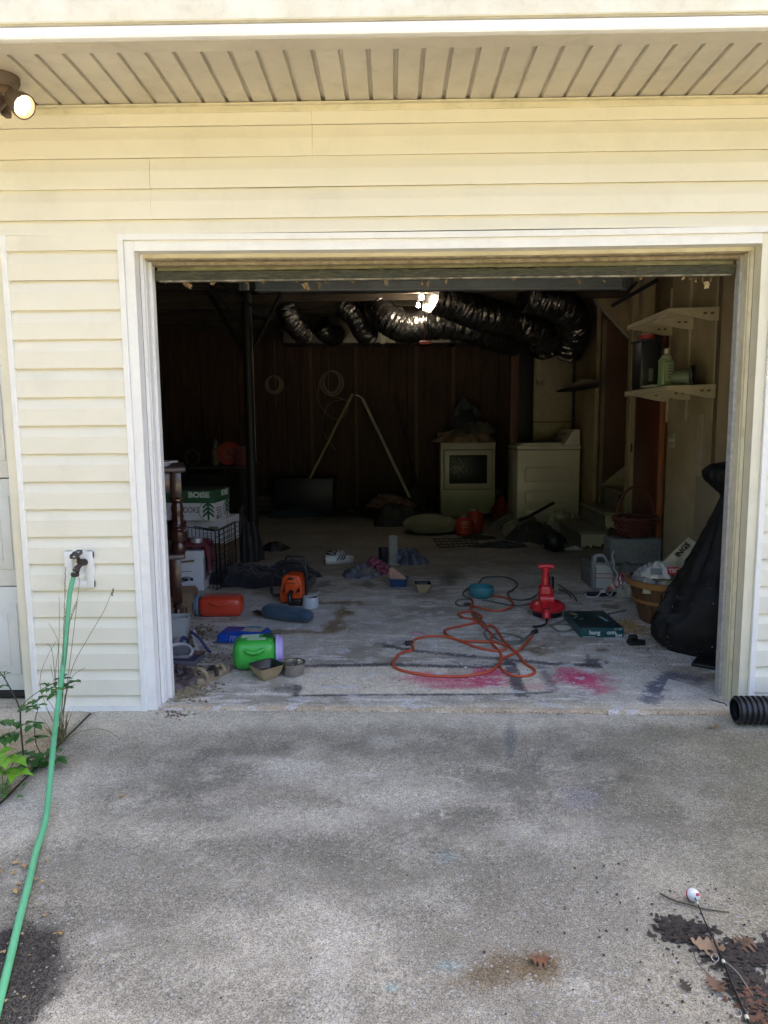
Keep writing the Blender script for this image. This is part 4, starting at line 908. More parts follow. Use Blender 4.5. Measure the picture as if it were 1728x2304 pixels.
def carton(name, label, loc, sz, mat, rot=0, cat='box'):
    t = thing(name, label, cat, loc, rot); ob('box_body', G().box((0, 0, sz[2]/2), sz, bev=.004, seg=1), mat, t); return t
# stack behind the wire crate
base = at_floor(-1.87, 2.92)
t = carton('cardboard_box', 'plain brown carton at the bottom of the box stack', base, (.46, .38, .275), tan, R(-6))
ob('flap', G().box((.1, -.2, .18), (.2, .006, .12), rot=rx(R(12))), tan, t)
t = carton('file_box', 'white file box with a handle slot under the green box', base+Vector((0, 0, .277)), (.46, .36, .21), wh, R(-6))
ob('handle_slot', G().box((.12, -.181, .13), (.085, .004, .03), bev=.0015), M('slot_green', (.2, .21, .12), .8), t)
for k in range(4): ob('print_line', G().box((.1, -.1815, .085-.022*k), (.13-.02*(k % 2), .002, .004)), M('print_pale', (.2, .22, .28), .7), t)
zb = base.z+.277+.211
t = carton('paper_box', 'white and green printer paper box with a tree emblem', (-1.935, 2.80, zb), (.47, .36, .155), wh, R(-7))
ob('lid', G().box((0, 0, .2), (.482, .372, .105), bev=.004, seg=1), grn, t)
ob('lid_top', G().box((0, 0, .2535), (.47, .36, .002)), M('lid_shadow_green', (.03, .045, .025), .8), t)
text('lettering', 'BOiSE', .062, M('print_mint', (.62, .70, .62), .7), t, T(.11, -.1872, .215) @ FACE, bold=.003, sx=1.15)
text('lettering', 'BOiSE', .062, MATS['print_mint'], t, T(.242, .06, .215) @ rz(R(90)) @ FACE, bold=.003)
text('handwriting', 'BOOKS', .07, blk_, t, T(.02, -.1815, .088) @ FACE, shear=.1, sx=.72)
def tree(t, Mx):
    g = G()
    g.prism([(-.009, -.072), (.009, -.072), (.009, .03), (-.009, .03)], .0015, Mx)
    for k in range(3):
        z_ = -.03+.036*k
        for s_ in (-1, 1): g.prism([(0, z_+.018), (0, z_+.042), (s_*.048, z_+.0), (s_*.048, z_-.022)] if s_ > 0 else [(0, z_+.042), (0, z_+.018), (-.048, z_-.022), (-.048, z_)], .0016, Mx)
    g.prism([(0, .08), (-.03, .045), (.03, .045)], .0015, Mx)
    ob('tree_emblem', g, grn, t)
    g = G(); pts = [Mx @ Vector((.08*math.cos(a)-.002, .08*math.sin(a), .001)) for a in np.linspace(R(95), R(265), 14)]
    g.tube(pts, .0022, 4, 1); ob('emblem_ring', g, grn, t)
tree(t, T(.185, -.1812, .078) @ FACE); tree(t, T(.2365, .12, .078) @ rz(R(90)) @ FACE)
for k in range(5): ob('print_line', G().box((.2365, -.08+.005*k, .10-.02*k), (.002, .13-.02*(k % 3), .008)), MATS['print_pale'], t)
ob('barcode', G().box((.2365, -.11, .022), (.002, .04, .03)), MATS['print_pale'], t)
# white box in front with a lid, red cloth on it
t = carton('file_box', 'white lidded box standing behind the lower table leg', at_floor(-1.885, 2.36), (.30, .32, .265), wh, R(2))
ob('lid', G().box((0, 0, .288), (.315, .335, .058), bev=.004, seg=1), wh, t)
ob('torn_patch', G().box((.03, -.1612, .235), (.11, .003, .018), rot=ry(R(-6))), tan, t)
ob('print_line', G().box((-.01, -.1612, .155), (.14, .002, .004)), blk_, t)
g = G(); g.tube([(-.07, -.162, .09), (-.02, -.162, .075), (.04, -.162, .09), (.06, -.162, .1), (.02, -.162, .112), (-.03, -.162, .1), (-.07, -.162, .09)], .0035, 4, 4); g.box((-.005, -.1615, .093), (.07, .002, .018)); g.box((.06, -.1615, .092), (.02, .002, .022)); ob('printed_mark', g, blk_, t)
ob('print_line', G().box((.05, -.1612, .04), (.07, .002, .016), rot=ry(R(-4))), M('print_ghost', (.58, .6, .66), .7), t)
rc_ = fab('red_cloth', (.20, .012, .03), (.11, .008, .018))
def drape(u, v):
    x_ = -.17+.42*u; y_ = -.14+.30*v; z_ = .345+.05*(1-abs(2*v-1))+.03*mnoise.noise(Vector((u*4, v*4, 1)))
    if x_ > .165: k = (x_-.165)/.085; z_ = z_-.26*k; x_ = .168+.03*math.sin(k*3)+.015*mnoise.noise(Vector((u*9, v*7, 3)))
    return Vector((x_, y_+.02*mnoise.noise(Vector((u*5, v*5, 7))), z_))
o = tag(ob('red_cloth', G().surf(drape, 40, 24), rc_, None, loc=at_floor(-1.885, 2.36), ang=80), 'dark red cloth draped over the white lidded box', 'cloth')
o.modifiers.new('thick', 'SOLIDIFY').thickness = .006
t = thing('tape_roll', 'silver roll of tape lying on the red cloth', 'tape', at_floor(-1.79, 2.28)+Vector((0, 0, .375)), .3)
ob('roll', G().lathe([(.028, 0), (.05, 0), (.05, .035), (.028, .035), (.028, 0)], 22, cap=False), M('tape_silver', (.6, .62, .66), .3, .5), t)
# wire crate
p0, p1, p2 = F(*R5(535, 365)), F(*R5(700, 262)), at_floor(-1.98, 2.5); p0 = at_floor(p0.x, p0.y); p1 = at_floor(p1.x-.01, p1.y+.12)
t = thing('wire_crate', 'black wire pet crate in front of the box stack', 'crate', p0)
wm = M('crate_wire', (.012, .012, .016), .4, .3); HC = .47
def panel(a, b_, nv, nh, par):
    a, b_ = Vector(a)-p0, Vector(b_)-p0; up = Vector((0, 0, HC)); g = G()
    for k in range(nv+1): q = a.lerp(b_, k/nv); g.cyl(q, q+up, .0045 if k in (0, nv) else .0026, n=5)
    for k in range(nh+1): z_ = Vector((0, 0, HC*k/nh)); g.cyl(a+z_, b_+z_, .0045 if k in (0, nh) else .003, n=5)
    ob('wire_panel', g, wm, par)
panel(p0, p1, 5, 9, t); panel(p0, p2, 9, 4, t); panel(p0+Vector((.02, .03, 0)), p1+Vector((.03, .02, 0)), 4, 12, t)
g = G(); g.tube([Vector((0, 0, HC)), Vector((-.03, .01, HC+.012)), (p2-p0)*.6+Vector((0, 0, HC+.012))], .006, 6); ob('carry_bar', g, wm, t)
for k in range(2): ob('latch', G().box((.004, .1+.16*k, .33-.1*k), (.012, .02, .07), bev=.003), M('latch_black', (.02, .02, .025), .4), t)
# black jacket on the floor and dark bags at the post
cloth('jacket', 'black jacket dropped on the floor beside the chainsaw', at_floor(-1.43, 2.5), .36, .22, .13, fab('jacket_black', (.012, .013, .018), (.02, .02, .027)), 51, .5, 3, cat='jacket')
cloth('jacket', 'sleeve of dark cloth stretched flat behind the chainsaw', at_floor(-1.12, 2.62), .24, .12, .13, MATS['jacket_black'], 52, .4, 4, cat='jacket')
cloth('dark_bag', 'black bag slumped at the foot of the steel post', at_floor(-1.44, 3.86), .16, .12, .075, M('bag_dark', (.014, .014, .016), .5, bump=.2), 53, .35, 3, cat='bag')
cloth('dark_bag', 'dark flattened bag between wire crate and steel post', at_floor(-1.78, 3.3), .22, .14, .1, MATS['bag_dark'], 54, .4, 4, cat='bag')
cloth('dark_bag', 'tall black sack standing behind the box stack', at_floor(-1.62, 3.35), .13, .13, .55, M('sack_black', (.02, .018, .018), .6, bump=.3), 55, .3, 4, cat='sack')
# small carton at the table foot
p = F(*R5(245, 625)); t = carton('cardboard_box', 'small brown carton beside the lower table leg', at_floor(p.x-.06, p.y+.1), (.2, .18, .17), tan, R(4))
ob('torn_flap', G().box((.02, -.05, .185), (.17, .1, .005), rot=rx(R(14))), tan, t); g = G()
for k in range(4): g.box((-.02+.024*k, -.0908, .05), (.017, .002, .04)); g.box((-.02+.024*k, -.0908, .105), (.012, .002, .004))
ob('worn_print', g, M('print_brown', (.09, .06, .04), .8), t)['kind'] = 'stuff'
# detergent jugs lying on their sides
def jug(label, loc, rot, L_, r_, mat, capm, capside, flat=.82):
    t = thing('detergent_jug', label, 'jug', loc, rot); g = G(); s_ = r_
    g.box((0, 0, s_*flat), (L_, 2*r_, 2*s_*flat), bev=r_*.52, seg=5)
    for k in range(2): pass
    ob('bottle', g, mat, t, ang=60)
    g = G(); g.tube([(-L_*.2, -r_*.9, s_*1.22), (-L_*.12, -r_*1.02, s_*1.12), (0, -r_*1.04, s_*1.06), (L_*.12, -r_*1.02, s_*1.12), (L_*.22, -r_*.9, s_*1.22)], r_*.13, 8); ob('grip', g, mat, t, ang=60)
    g = G(); c = capside; Mx = T(c*L_/2, 0, s_*flat) @ ry(R(90*c))
    g.lathe([(r_*.86, -.004), (r_*.9, 0), (r_*.9, .012), (r_*.8, .014), (r_*.8, .03), (r_*.72, .036), (0, .036)], 26, Mx); ob('cap', g, capm, t)
    return t
p = (F(*R5(340, 632))+F(*R5(725, 628)))/2
t = jug('red detergent jug lying on its side with a grey base', at_floor(p.x+.012, p.y+.09), R(2), .30, .085, M('jug_red', (.58, .055, .025), .3, col2=(.52, .05, .022), scale=4, dirt=.22), M('cap_blue', (.16, .22, .30), .4), -1)
g = G()
for k in range(9): g.box((-.085+.022*k, .006*math.sin(k*2.1), .1395), (.016, .03-.008*(k % 3), .0012), rot=rz(-.25+.1*(k % 2)))
for k in range(6): g.box((-.03+.03*k, -.028, .1395), (.022, .012, .0012))
ob('worn_print', g, M('print_jug', (.62, .3, .26), .5), t)['kind'] = 'stuff'
p = (F(*R5(715, 1142))+F(*R5(1080, 1110)))/2
t = jug('green detergent jug lying on its side with a lavender cap', at_floor(p.x-.02, p.y+.09), R(7), .235, .1, M('jug_green', (.045, .42, .055), .3, col2=(.04, .36, .05), scale=4, dirt=.14), M('cap_lavender', (.45, .38, .72), .4), 1)
g = G()
for k in range(7): 
    for j in range(2): g.box((-.05+.05*j+.035*(k > 3), .045-.016*k, .1645), (.04+.015*((k*3+j) % 2), .006, .001))
ob('label_print', g, M('print_white', (.62, .66, .6), .5), t)
ob('label_band', G().box((.07, .02, .1644), (.05, .08, .001)), M('label_dark', (.02, .1, .03), .5), t)
# blue tarp pack
q = [F(*R5(*k)) for k in ((512, 850), (720, 912), (860, 905), (1070, 805), (930, 740), (640, 735))]
c = sum(q, Vector())/6; t = thing('tarp_pack', 'folded blue tarp in clear wrap with a printed label', 'tarp', at_floor(c.x, c.y), R(-6))
g = G(); g.box((0, 0, .02), (.29, .21, .034), bev=.014, seg=3); g.box((-.004, -.003, .044), (.275, .195, .02), bev=.009, seg=2)
tb = M('tarp_blue', (.015, .085, .48), .35, col2=(.012, .06, .36), scale=6, bump=.25, bscale=40); ob('tarp', g, tb, t)
ob('wrap', G().box((.02, .0, .0045), (.36, .235, .006), bev=.002), M('clear_wrap', (.34, .36, .40), .2, alpha=.45), t)
ob('label_card', G().box((.05, .035, .0555), (.13, .10, .0015), rot=rz(R(-4))), M('label_card', (.5, .46, .38), .5, col2=(.32, .27, .2), scale=35), t)
ob('label_head', G().box((.04, .072, .0562), (.10, .035, .001), rot=rz(R(-4))), M('label_cyan', (.06, .28, .42), .5), t)
for k in range(3): ob('ties', G().cyl((-.05+.012*k, -.1, .05), (-.055+.016*k, -.108, .02), .0015, n=5), M('tie_white', (.7, .72, .75), .6), t)
# navy umbrella bag / rolled tent
a, b_ = F(*R5(945, 640)), F(*R5(1420, 715)); a = at_floor(a.x+.0, a.y+.06); b_ = at_floor(b_.x, b_.y+.07); L_ = (b_-a).length
t = thing('rolled_bag', 'navy blue rolled nylon bag with a black strap', 'bag', a, math.atan2(b_.y-a.y, b_.x-a.x))
nv = fab('navy_nylon', (.035, .075, .125), (.022, .05, .09), rough=.7)
def rollf(u, v):
    th = 2*math.pi*u; x_ = L_*v; e = min(1, (max(0, 1-abs(2*v-1)**7))**.5+.0); r_ = .058*e*(1+.08*math.sin(v*5)+.06*mnoise.noise(Vector((v*6, math.cos(th)*2, math.sin(th)*2))))
    return Vector((x_, r_*math.cos(th), max(.002, .05+r_*.86*math.sin(th))))
ob('roll', G().surf(rollf, 28, 26, cu=True), nv, t, ang=70)
ob('strap', G().box((-.03, .0, .03), (.075, .05, .006), rot=ry(R(10))), M('strap_black', (.015, .015, .018), .6), t)
for k in range(3): ob('crease', G().tube([(L_*.5, -.05, .075-.02*k), (L_*.7, -.054, .07-.018*k), (L_*.85, -.05, .066-.016*k)], .0025, 5), M('crease_navy', (.02, .045, .08), .8), t)
# chainsaw, seen from behind
p = (F(*R5(1130, 505))+F(*R5(1300, 552)))/2; t = thing('chainsaw', 'orange chainsaw with black handles standing on the floor', 'chainsaw', at_floor(p.x, p.y+.1), R(-6))
org = M('saw_orange', (.66, .085, .018), .3, col2=(.6, .07, .015), scale=5); bkp = M('saw_black', (.012, .012, .014), .4)
g = G(); g.prism([(-.075, .012), (.07, .012), (.085, .06), (.085, .15), (.062, .215), (-.03, .222), (-.062, .2), (-.07, .13), (-.09, .05)], .15, T(0, .12, 0) @ FACE, bev=.012, seg=3); ob('housing', g, org, t)
g = G(); g.prism([(-.045, .08), (.06, .08), (.062, .16), (.04, .198), (-.018, .2), (-.04, .16)], .02, T(0, -.028, 0) @ FACE, bev=.008, seg=2); ob('rear_cover', g, org, t)
ob('cover_seam', G().tube([(-.045, -.05, .08), (-.042, -.05, .15), (-.012, -.05, .165), (.055, -.05, .165)], .0018, 5, 3), bkp, t)
g = G(); g.prism([(-.02, .192), (.03, .192), (.005, .212)], .01, T(0, -.042, 0) @ FACE, bev=.002); ob('vent', g, bkp, t)
ob('rear_grip', G().tube([(.01, -.045, .105), (.005, -.075, .075), (.01, -.085, .035), (.03, -.06, .015)], .017, 10), bkp, t)
ob('grip_base', G().box((.035, -.02, .025), (.1, .09, .05), bev=.01), bkp, t)
for x_ in (.052, .064): ob('screw', G().cyl((x_, -.055, .105+.02*(x_ > .06)), (x_, -.04, .105), .008, n=10), bkp, t)
ob('plate', G().box((-.045, -.047, .108), (.018, .004, .012)), bkp, t)
ob('front_handle', G().tube([(.09, .06, .05), (.098, .065, .2), (.08, .07, .262), (.04, .07, .275), (-.05, .07, .272), (-.11, .065, .235), (-.155, .06, .2), (-.165, .055, .1), (-.15, .055, .055), (-.08, .06, .045)], .0125, 10), bkp, t)
for k, (h_, w_) in enumerate(((.292, .082), (.322, .072))): ob('hand_guard', G().tube([(.09, .1+.03*k, .18), (w_, .11+.03*k, h_-.012), (w_-.02, .11+.03*k, h_), (-w_+.02, .11+.03*k, h_), (-w_, .11+.03*k, h_-.012), (-.085, .1+.03*k, .2)], .008, 8), bkp, t)
ob('guide_bar', G().box((.05, .38, .06), (.006, .42, .07), bev=.002), MATS['dull_steel'], t)
# white container with a loose lid
p = F(*R5(1400, 538)); t = thing('white_tub', 'small white plastic tub with a loose lid beside the chainsaw', 'tub', at_floor(p.x, p.y+.05))
wt = M('tub_white', (.50, .55, .60), .4, dirt=.08); ob('tub', G().lathe([(.06, 0), (.062, .004), (.055, .075), (.051, .075), (.056, .008), (0, .008)], 26, cap=False), wt, t)
ob('lid', G().prism([(-.05, -.03), (.06, -.03), (.075, .03), (.03, .02), (-.045, .03)], .004, T(0, 0, .082) @ ry(R(-16)) @ rx(R(8))), M('lid_white', (.5, .54, .55), .5), t)
# square bowl and steel bowl at the front, second square bowl farther in
def square_bowl(label, q, s_, h, rot, dy_):
    p = F(*q); t = thing('square_bowl', label, 'bowl', at_floor(p.x, p.y+dy_), rot); tanb = M('bowl_tan', (.36, .29, .17), .5, col2=(.28, .22, .13), scale=8, dirt=.25); bkb = M('bowl_black', (.016, .016, .018), .25)
    def ring(z_, k, r_=.28): 
        o = []
        for c in range(4):
            a0 = c*math.pi/2+math.pi/4
            cx, cy = math.cos(a0)*k*math.sqrt(2)*(1-r_), math.sin(a0)*k*math.sqrt(2)*(1-r_)
            for j in range(5): a = a0-math.pi/4+j*math.pi/8; o.append((cx+k*r_*math.cos(a), cy+k*r_*math.sin(a), z_))
        return o
    def shell(lv):
        rs = [ring(*l) for l in lv]; n = len(rs[0]); g = G(); V = [[g.b.verts.new(v) for v in r_] for r_ in rs]
        for A, B in zip(V, V[1:]):
            for i in range(n): g.b.faces.new((A[i], A[(i+1) % n], B[(i+1) % n], B[i]))
        return g, V
    g, V = shell([(0, s_*.5), (.006, s_*.56), (h*.5, s_*.84), (h*.97, s_*.97), (h, s_)]); g.b.faces.new(list(reversed(V[0]))); ob('outside', g, tanb, t, ang=50, recalc=False)
    g, V = shell([(h+.0005, s_), (h+.0008, s_*.985), (h*.97, s_*.94), (h*.5, s_*.78), (.014, s_*.5)]); g.b.faces.new(V[-1]); ob('inside', g, bkb, t, ang=50, recalc=False)
    return t
square_bowl('square tan bowl with black inside in front of the green jug', R5(965, 1250), .073, .076, R(41), .1)
square_bowl('square tan bowl with black inside past the blue tub', R7(1045, 650), .062, .075, R(4), .05)
p = F(*R5(1235, 1178)); t = thing('steel_bowl', 'shiny steel pet bowl beside the square tan bowl', 'bowl', at_floor(p.x, p.y+.045))
ob('bowl', G().lathe([(.048, 0), (.055, .003), (.064, .06), (.066, .066), (.063, .068), (.059, .066), (.05, .012), (0, .008)], 32, cap=False), M('steel_shiny', (.52, .50, .46), .22, .95, scale=9, dirt=.12), t)
ob('rim', G().tube([(.0645*math.cos(a), .0645*math.sin(a), .067) for a in np.linspace(0, 6.283, 33)[:-1]], .0025, 6, 1, closed=True), MATS['steel_shiny'], t)
# sandals and flip-flops
def sandal(label, loc, rot, mat, straps, L_=.265, th=.032):
    t = thing('sandal', label, 'sandal', loc, rot); out = []
    for a in np.linspace(0, 2*math.pi, 29)[:-1]:
        y_ = math.sin(a); w_ = (.042+.006*y_-.010*math.exp(-((y_+.1)/.35)**2))*math.copysign(abs(math.cos(a))**.8, math.cos(a)); out.append((w_, y_*L_/2))
    ob('sole', G().prism(out, th, bev=.004, seg=2), mat, t, ang=40)
    ob('footbed', G().prism([(x_*.88, y_*.93) for x_, y_ in out], .003, T(0, 0, th)), M('footbed', (.30, .25, .18), .85, scale=30), t)
    for s_, mt in straps: ob('strap', G().tube([Vector(v) for v in s_], lambda u: .0105, 8, 6), mt, t)
    return t
tn = M('sandal_tan', (.30, .235, .155), .8, col2=(.22, .17, .11), scale=20, bump=.3); dkb = M('strap_dark', (.03, .025, .02), .8)
p = (F(*R5(450, 1270))+F(*R5(530, 1110)))/2; sandal('tan strappy sandal lying near the left door jamb', at_floor(p.x, p.y+.01), R(-24), tn,
    [([(-.042, .05, .02), (-.02, .06, .05), (.02, .055, .052), (.042, .045, .02)], tn), ([(-.042, -.0, .02), (-.01, .01, .055), (.03, -.01, .05), (.042, -.02, .02)], dkb), ([(-.03, -.09, .022), (-.035, -.1, .06), (0, -.108, .085), (.035, -.1, .06), (.03, -.09, .022)], tn), ([(0, .055, .05), (.005, .02, .056), (.01, -.0, .055)], tn), ([(-.01, -.105, .07), (.0, -.1, .09), (.012, -.104, .07)], dkb)])
nvs = M('navy_strap', (.03, .045, .16), .5); gs = M('slide_grey', (.36, .34, .33), .7, dirt=.4)
p = F(*R5(240, 955)); sandal('grey slide sandal with a navy edged strap by the jamb', at_floor(p.x-.02, p.y+.03), R(80), gs, [([(-.045, .0, .015), (-.04, 0, .06), (0, 0, .085), (.04, 0, .06), (.045, 0, .015)], nvs), ([(-.042, .035, .015), (-.036, .035, .055), (0, .035, .078), (.036, .035, .055), (.042, .035, .015)], gs), ([(-.044, .018, .015), (-.038, .018, .058), (0, .018, .082), (.038, .018, .058), (.044, .018, .015)], gs)], L_=.2)
p = F(*R5(385, 950)); t = thing('sandal', 'tipped flip flop with a navy strap pointing at the tarp', 'sandal', at_floor(p.x-.045, p.y+.05), R(20))
out = [(math.cos(a)*.038, math.sin(a)*.1) for a in np.linspace(0, 6.283, 25)[:-1]]
ob('sole', G().prism(out, .012, T(0, .02, .05) @ rx(R(20)) @ ry(R(60)), bev=.003), M('flop_pale', (.42, .42, .45), .7, dirt=.3), t)
ob('strap', G().tube([(-.02, .05, .1), (.02, -.01, .075), (.06, -.07, .02), (.075, -.09, .006)], .0085, 6), nvs, t)
# book, grey bin, bag with leaves at the jamb
p = F(*R5(170, 1080)); t = thing('book', 'dark blue covered book on the floor by the left jamb', 'book', at_floor(-1.44, p.y+.09), R(-8))
ob('pages', G().box((0, 0, .017), (.21, .15, .03), bev=.002), M('page_edge', (.14, .14, .18), .8), t); ob('cover', G().box((0, 0, .034), (.216, .156, .004)), M('cover_navy', (.025, .035, .11), .4, col2=(.06, .03, .04), scale=9), t)
for k in range(3): ob('print_line', G().box((.0+.012*k, -.045+.022*k, .0365), (.12-.02*k, .006, .001)), MATS['paper'], t)
ob('cover_band', G().box((0, .045, .0362), (.2, .04, .001)), M('cover_gold', (.3, .2, .08), .5, col2=(.16, .05, .05), scale=30), t)
gb = M('bin_grey', (.36, .39, .40), .5, dirt=.12); t = thing('small_bin', 'pale grey plastic bin tucked behind the left jamb', 'bin', at_floor(-1.52, .86), R(5))
ob('bin_body', G().lathe([(.055, 0), (.062, .004), (.082, .19), (.086, .195), (.08, .195), (.058, .01), (0, .01)], 4, rz(R(45)), cap=False), gb, t, ang=20)
ob('bin_rim', G().box((0, -.058, .19), (.12, .006, .014), bev=.002), gb, t)
t = thing('bucket_lid', 'white round lid leaning at the foot of the grey bin', 'lid', at_floor(-1.47, .66), R(10))
ob('rim', G().lathe([(.075, 0), (.085, .003), (.085, .018), (.076, .022), (.07, .018), (.07, .006)], 30, T(0, 0, .03) @ rx(R(22))), M('lid_pale', (.55, .57, .6), .5), t); ob('disc', G().lathe([(0, .008), (.071, .008)], 30, T(0, 0, .03) @ rx(R(22)), cap=False), M('lid_inner', (.16, .17, .18), .5), t)
cloth('plastic_sack', 'purple brown plastic sack behind the left jamb', at_floor(-1.40, .33), .15, .13, .075, M('sack_brown', (.14, .095, .10), .4, col2=(.03, .028, .03), scale=9), 61, .45, 4, cat='sack')
# ================================================================== middle of the floor
# pair of sneakers
def sneaker(t, dx, dy_, rot, far):
    wm_ = M('sneaker_white', (.80, .80, .80), .5); nb = M('sneaker_navy', (.03, .032, .06), .6); Mx = T(dx, dy_, 0) @ rz(rot)
    def up(u, v):                       # upper: v along heel->toe, u across over the top
        x_ = -.125+.255*v; w_ = .034+.012*math.sin(min(1, v*1.15)*math.pi)*1.0-.02*max(0, v-.88)/.12
        top = .085-.002*v if v < .33 else .083-.058*((v-.33)/.67)**.8
        if v < .05: top *= .86
        a = math.pi*u; return Mx @ Vector((x_, -w_*math.cos(a), .024+(top-.024)*math.sin(a)**.55))
    s_ = ob('shoe_upper', G().surf(up, 17, 22), wm_, t, ang=60)
    out = [(-.132+.268*(.5-.5*math.cos(a)), (.043 if a < math.pi else -.043)*abs(math.sin(a))**.5) for a in np.linspace(0, 2*math.pi, 33)[:-1]]
    ob('shoe_sole', G().prism(out, .027, Mx, bev=.004), M('sole_offwhite', (.50, .48, .43), .6), t)
    for k in range(3):
        x_ = -.034+.026*k; ob('stripe', G().prism([(x_, .03), (x_+.014, .03), (x_+.04, .066-.004*k), (x_+.026, .066-.004*k)], .006, Mx @ T(0, -.0425, 0) @ FACE), nb, s_)
    ob('collar', G().tube([Mx @ Vector(v) for v in ((-.1, -.032, .088), (-.05, -.034, .08), (-.03, 0, .088), (-.05, .034, .08), (-.1, .03, .088), (-.12, 0, .095))], .005, 6, 4, closed=True), nb, s_)
    for k in range(4):
        x_ = -.025+.022*k; z_ = .088-.011*k; ob('lace', G().tube([Mx @ Vector(v) for v in ((x_, -.024, z_-.012), (x_+.004, 0, z_+.006), (x_, .024, z_-.012))], .0035, 6), M('lace_lilac', (.66, .65, .72), .7), s_)
    ob('lace_loop', G().tube([Mx @ Vector(v) for v in ((0, 0, .085), (.02, -.03, .09), (.035, -.02, .075), (.01, 0, .08), (.02, .03, .085))], .003, 5), MATS['lace_lilac'], s_)
p = (F(*R7(120, 378))+F(*R7(395, 352)))/2
t = thing('sneaker', 'near white sneaker with three dark stripes', 'sneaker', at_floor(p.x, p.y+.03), R(14)); sneaker(t, 0, 0, 0, 0)
t = thing('sneaker', 'far white sneaker half hidden behind its striped mate', 'sneaker', at_floor(p.x-.0, p.y+.16), R(20)); sneaker(t, 0, 0, 0, 1)
# clothes, cap, can, vase
cloth('grey_bag', 'grey plastic bag crumpled beside the pink patterned cloth', at_floor(*(F(*R7(460, 480))[:2])), .16, .13, .085, M('bag_slate', (.13, .135, .17), .35, bump=.3, bscale=30), 71, .5, 8, cat='bag')
p = F(*R7(640, 470)); cloth('patterned_cloth', 'pink and black patterned cloth on the garage floor', at_floor(p.x-.02, p.y+.08), .12, .12, .12, M('cloth_zebra', (.42, .10, .17), .9, col2=(.02, .012, .016), scale=34, bump=.2), 72, .35, 3)
p = F(*R7(525, 505)); t = thing('cap', 'tan cloth cap in front of the grey bag', 'cap', at_floor(p.x, p.y+.06)); cm = fab('cap_tan', (.17, .155, .12))
ob('crown', G().lathe([(.062, .004), (.064, .02), (.055, .055), (.035, .072), (0, .078)], 22, cap=False), cm, t); ob('brim', G().lathe([(.055, .004), (.088, .002), (.09, .006), (.06, .012)], 26), cm, t)
p = F(*R7(672, 388)); t = thing('travel_mug', 'tall dark blue tumbler beside the glass vase', 'tumbler', at_floor(p.x, p.y+.045))
mb = M('mug_navy', (.016, .02, .035), .35); ob('body', G().lathe([(.036, 0), (.04, .004), (.044, .15), (.044, .155), (.038, .155), (.036, .02), (0, .02)], 24, cap=False), mb, t); ob('rim', G().tube([(.042*math.cos(a), .042*math.sin(a), .156) for a in np.linspace(0, 6.283, 21)[:-1]], .004, 6, 1, closed=True), mb, t)
p = F(*R7(768, 398)); t = thing('glass_vase', 'tall clear glass cylinder vase standing on the floor', 'vase', at_floor(p.x, p.y+.04))
ob('glass', G().lathe([(.04, 0), (.044, .003), (.044, .27), (.041, .27), (.04, .012), (0, .01)], 28, cap=False), M('clear_glass', (.6, .64, .64), .08, spec=.8, var=0, alpha=.16), t)
ob('rim', G().tube([(.0425*math.cos(a), .0425*math.sin(a), .27) for a in np.linspace(0, 6.283, 25)[:-1]], .0022, 6, 1, closed=True), M('glass_rim', (.5, .52, .52), .2), t)
p = F(*R7(900, 375)); cloth('plastic_bag', 'dark blue plastic bag crumpled right of the glass vase', at_floor(p.x+.0, p.y+.1), .19, .14, .115, M('bag_blue', (.085, .095, .13), .35, bump=.3, bscale=30), 73, .5, 8, cat='bag')
# blue loaf tub with a pink slab
p = (F(*R7(775, 598))+F(*R7(910, 590)))/2; t = thing('blue_tub', 'dark blue plastic loaf tub holding a pink slab', 'tub', at_floor(p.x-.02, p.y+.07), R(-4)); bt = M('tub_blue', (.02, .05, .14), .4)
g = G(); lv = [(.055, .05, 0), (.06, .055, .004), (.07, .065, .06), (.077, .072, .063), (.077, .072, .068), (.066, .061, .068), (.056, .05, .008)]
V = [[g.b.verts.new(v) for v in ((-a, -b, z_), (a, -b, z_), (a, b, z_), (-a, b, z_))] for a, b, z_ in lv]
for A, B in zip(V, V[1:]):
    for i in range(4): g.b.faces.new((A[i], A[(i+1) % 4], B[(i+1) % 4], B[i]))
g.b.faces.new(list(reversed(V[0]))); g.b.faces.new(V[-1]); ob('tub_body', g, bt, t, ang=30, recalc=False)
o = thing('pink_foam', 'pale pink speckled foam wedge leaning in the blue tub', 'foam', t.location+Vector((-.03, .01, .03)), (0, R(0), R(-4)))
ob('wedge', G().prism([(-.045, .0), (.085, .005), (.095, .03), (.06, .062), (-.02, .125), (-.05, .11)], .05, T(0, .025, 0) @ FACE, bev=.01, seg=3), M('foam_pink', (.50, .29, .22), .8, col2=(.36, .2, .15), scale=60, bump=.2), o)
ob('lip', G().box((.0, .03, .085), (.03, .012, .012), rot=ry(R(30)), bev=.003), MATS['foam_pink'], o)
# upside-down teal bowl
p = (F(*R7(1520, 695))+F(*R7(1680, 715)))/2; t = thing('teal_bowl', 'teal plastic bowl standing by the coiled cords', 'bowl', at_floor(p.x, p.y+.075)); tl = M('teal_plastic', (.055, .24, .29), .4, dirt=.06)
ob('bowl_body', G().lathe([(.06, 0), (.066, .002), (.09, .03), (.096, .055), (.092, .083), (.088, .083), (.09, .055), (.06, .01), (0, .008)], 34, cap=False), tl, t); ob('bowl_rim', G().tube([(.09*math.cos(a), .09*math.sin(a), .083) for a in np.linspace(0, 6.283, 33)[:-1]], .003, 6, 1, closed=True), tl, t)
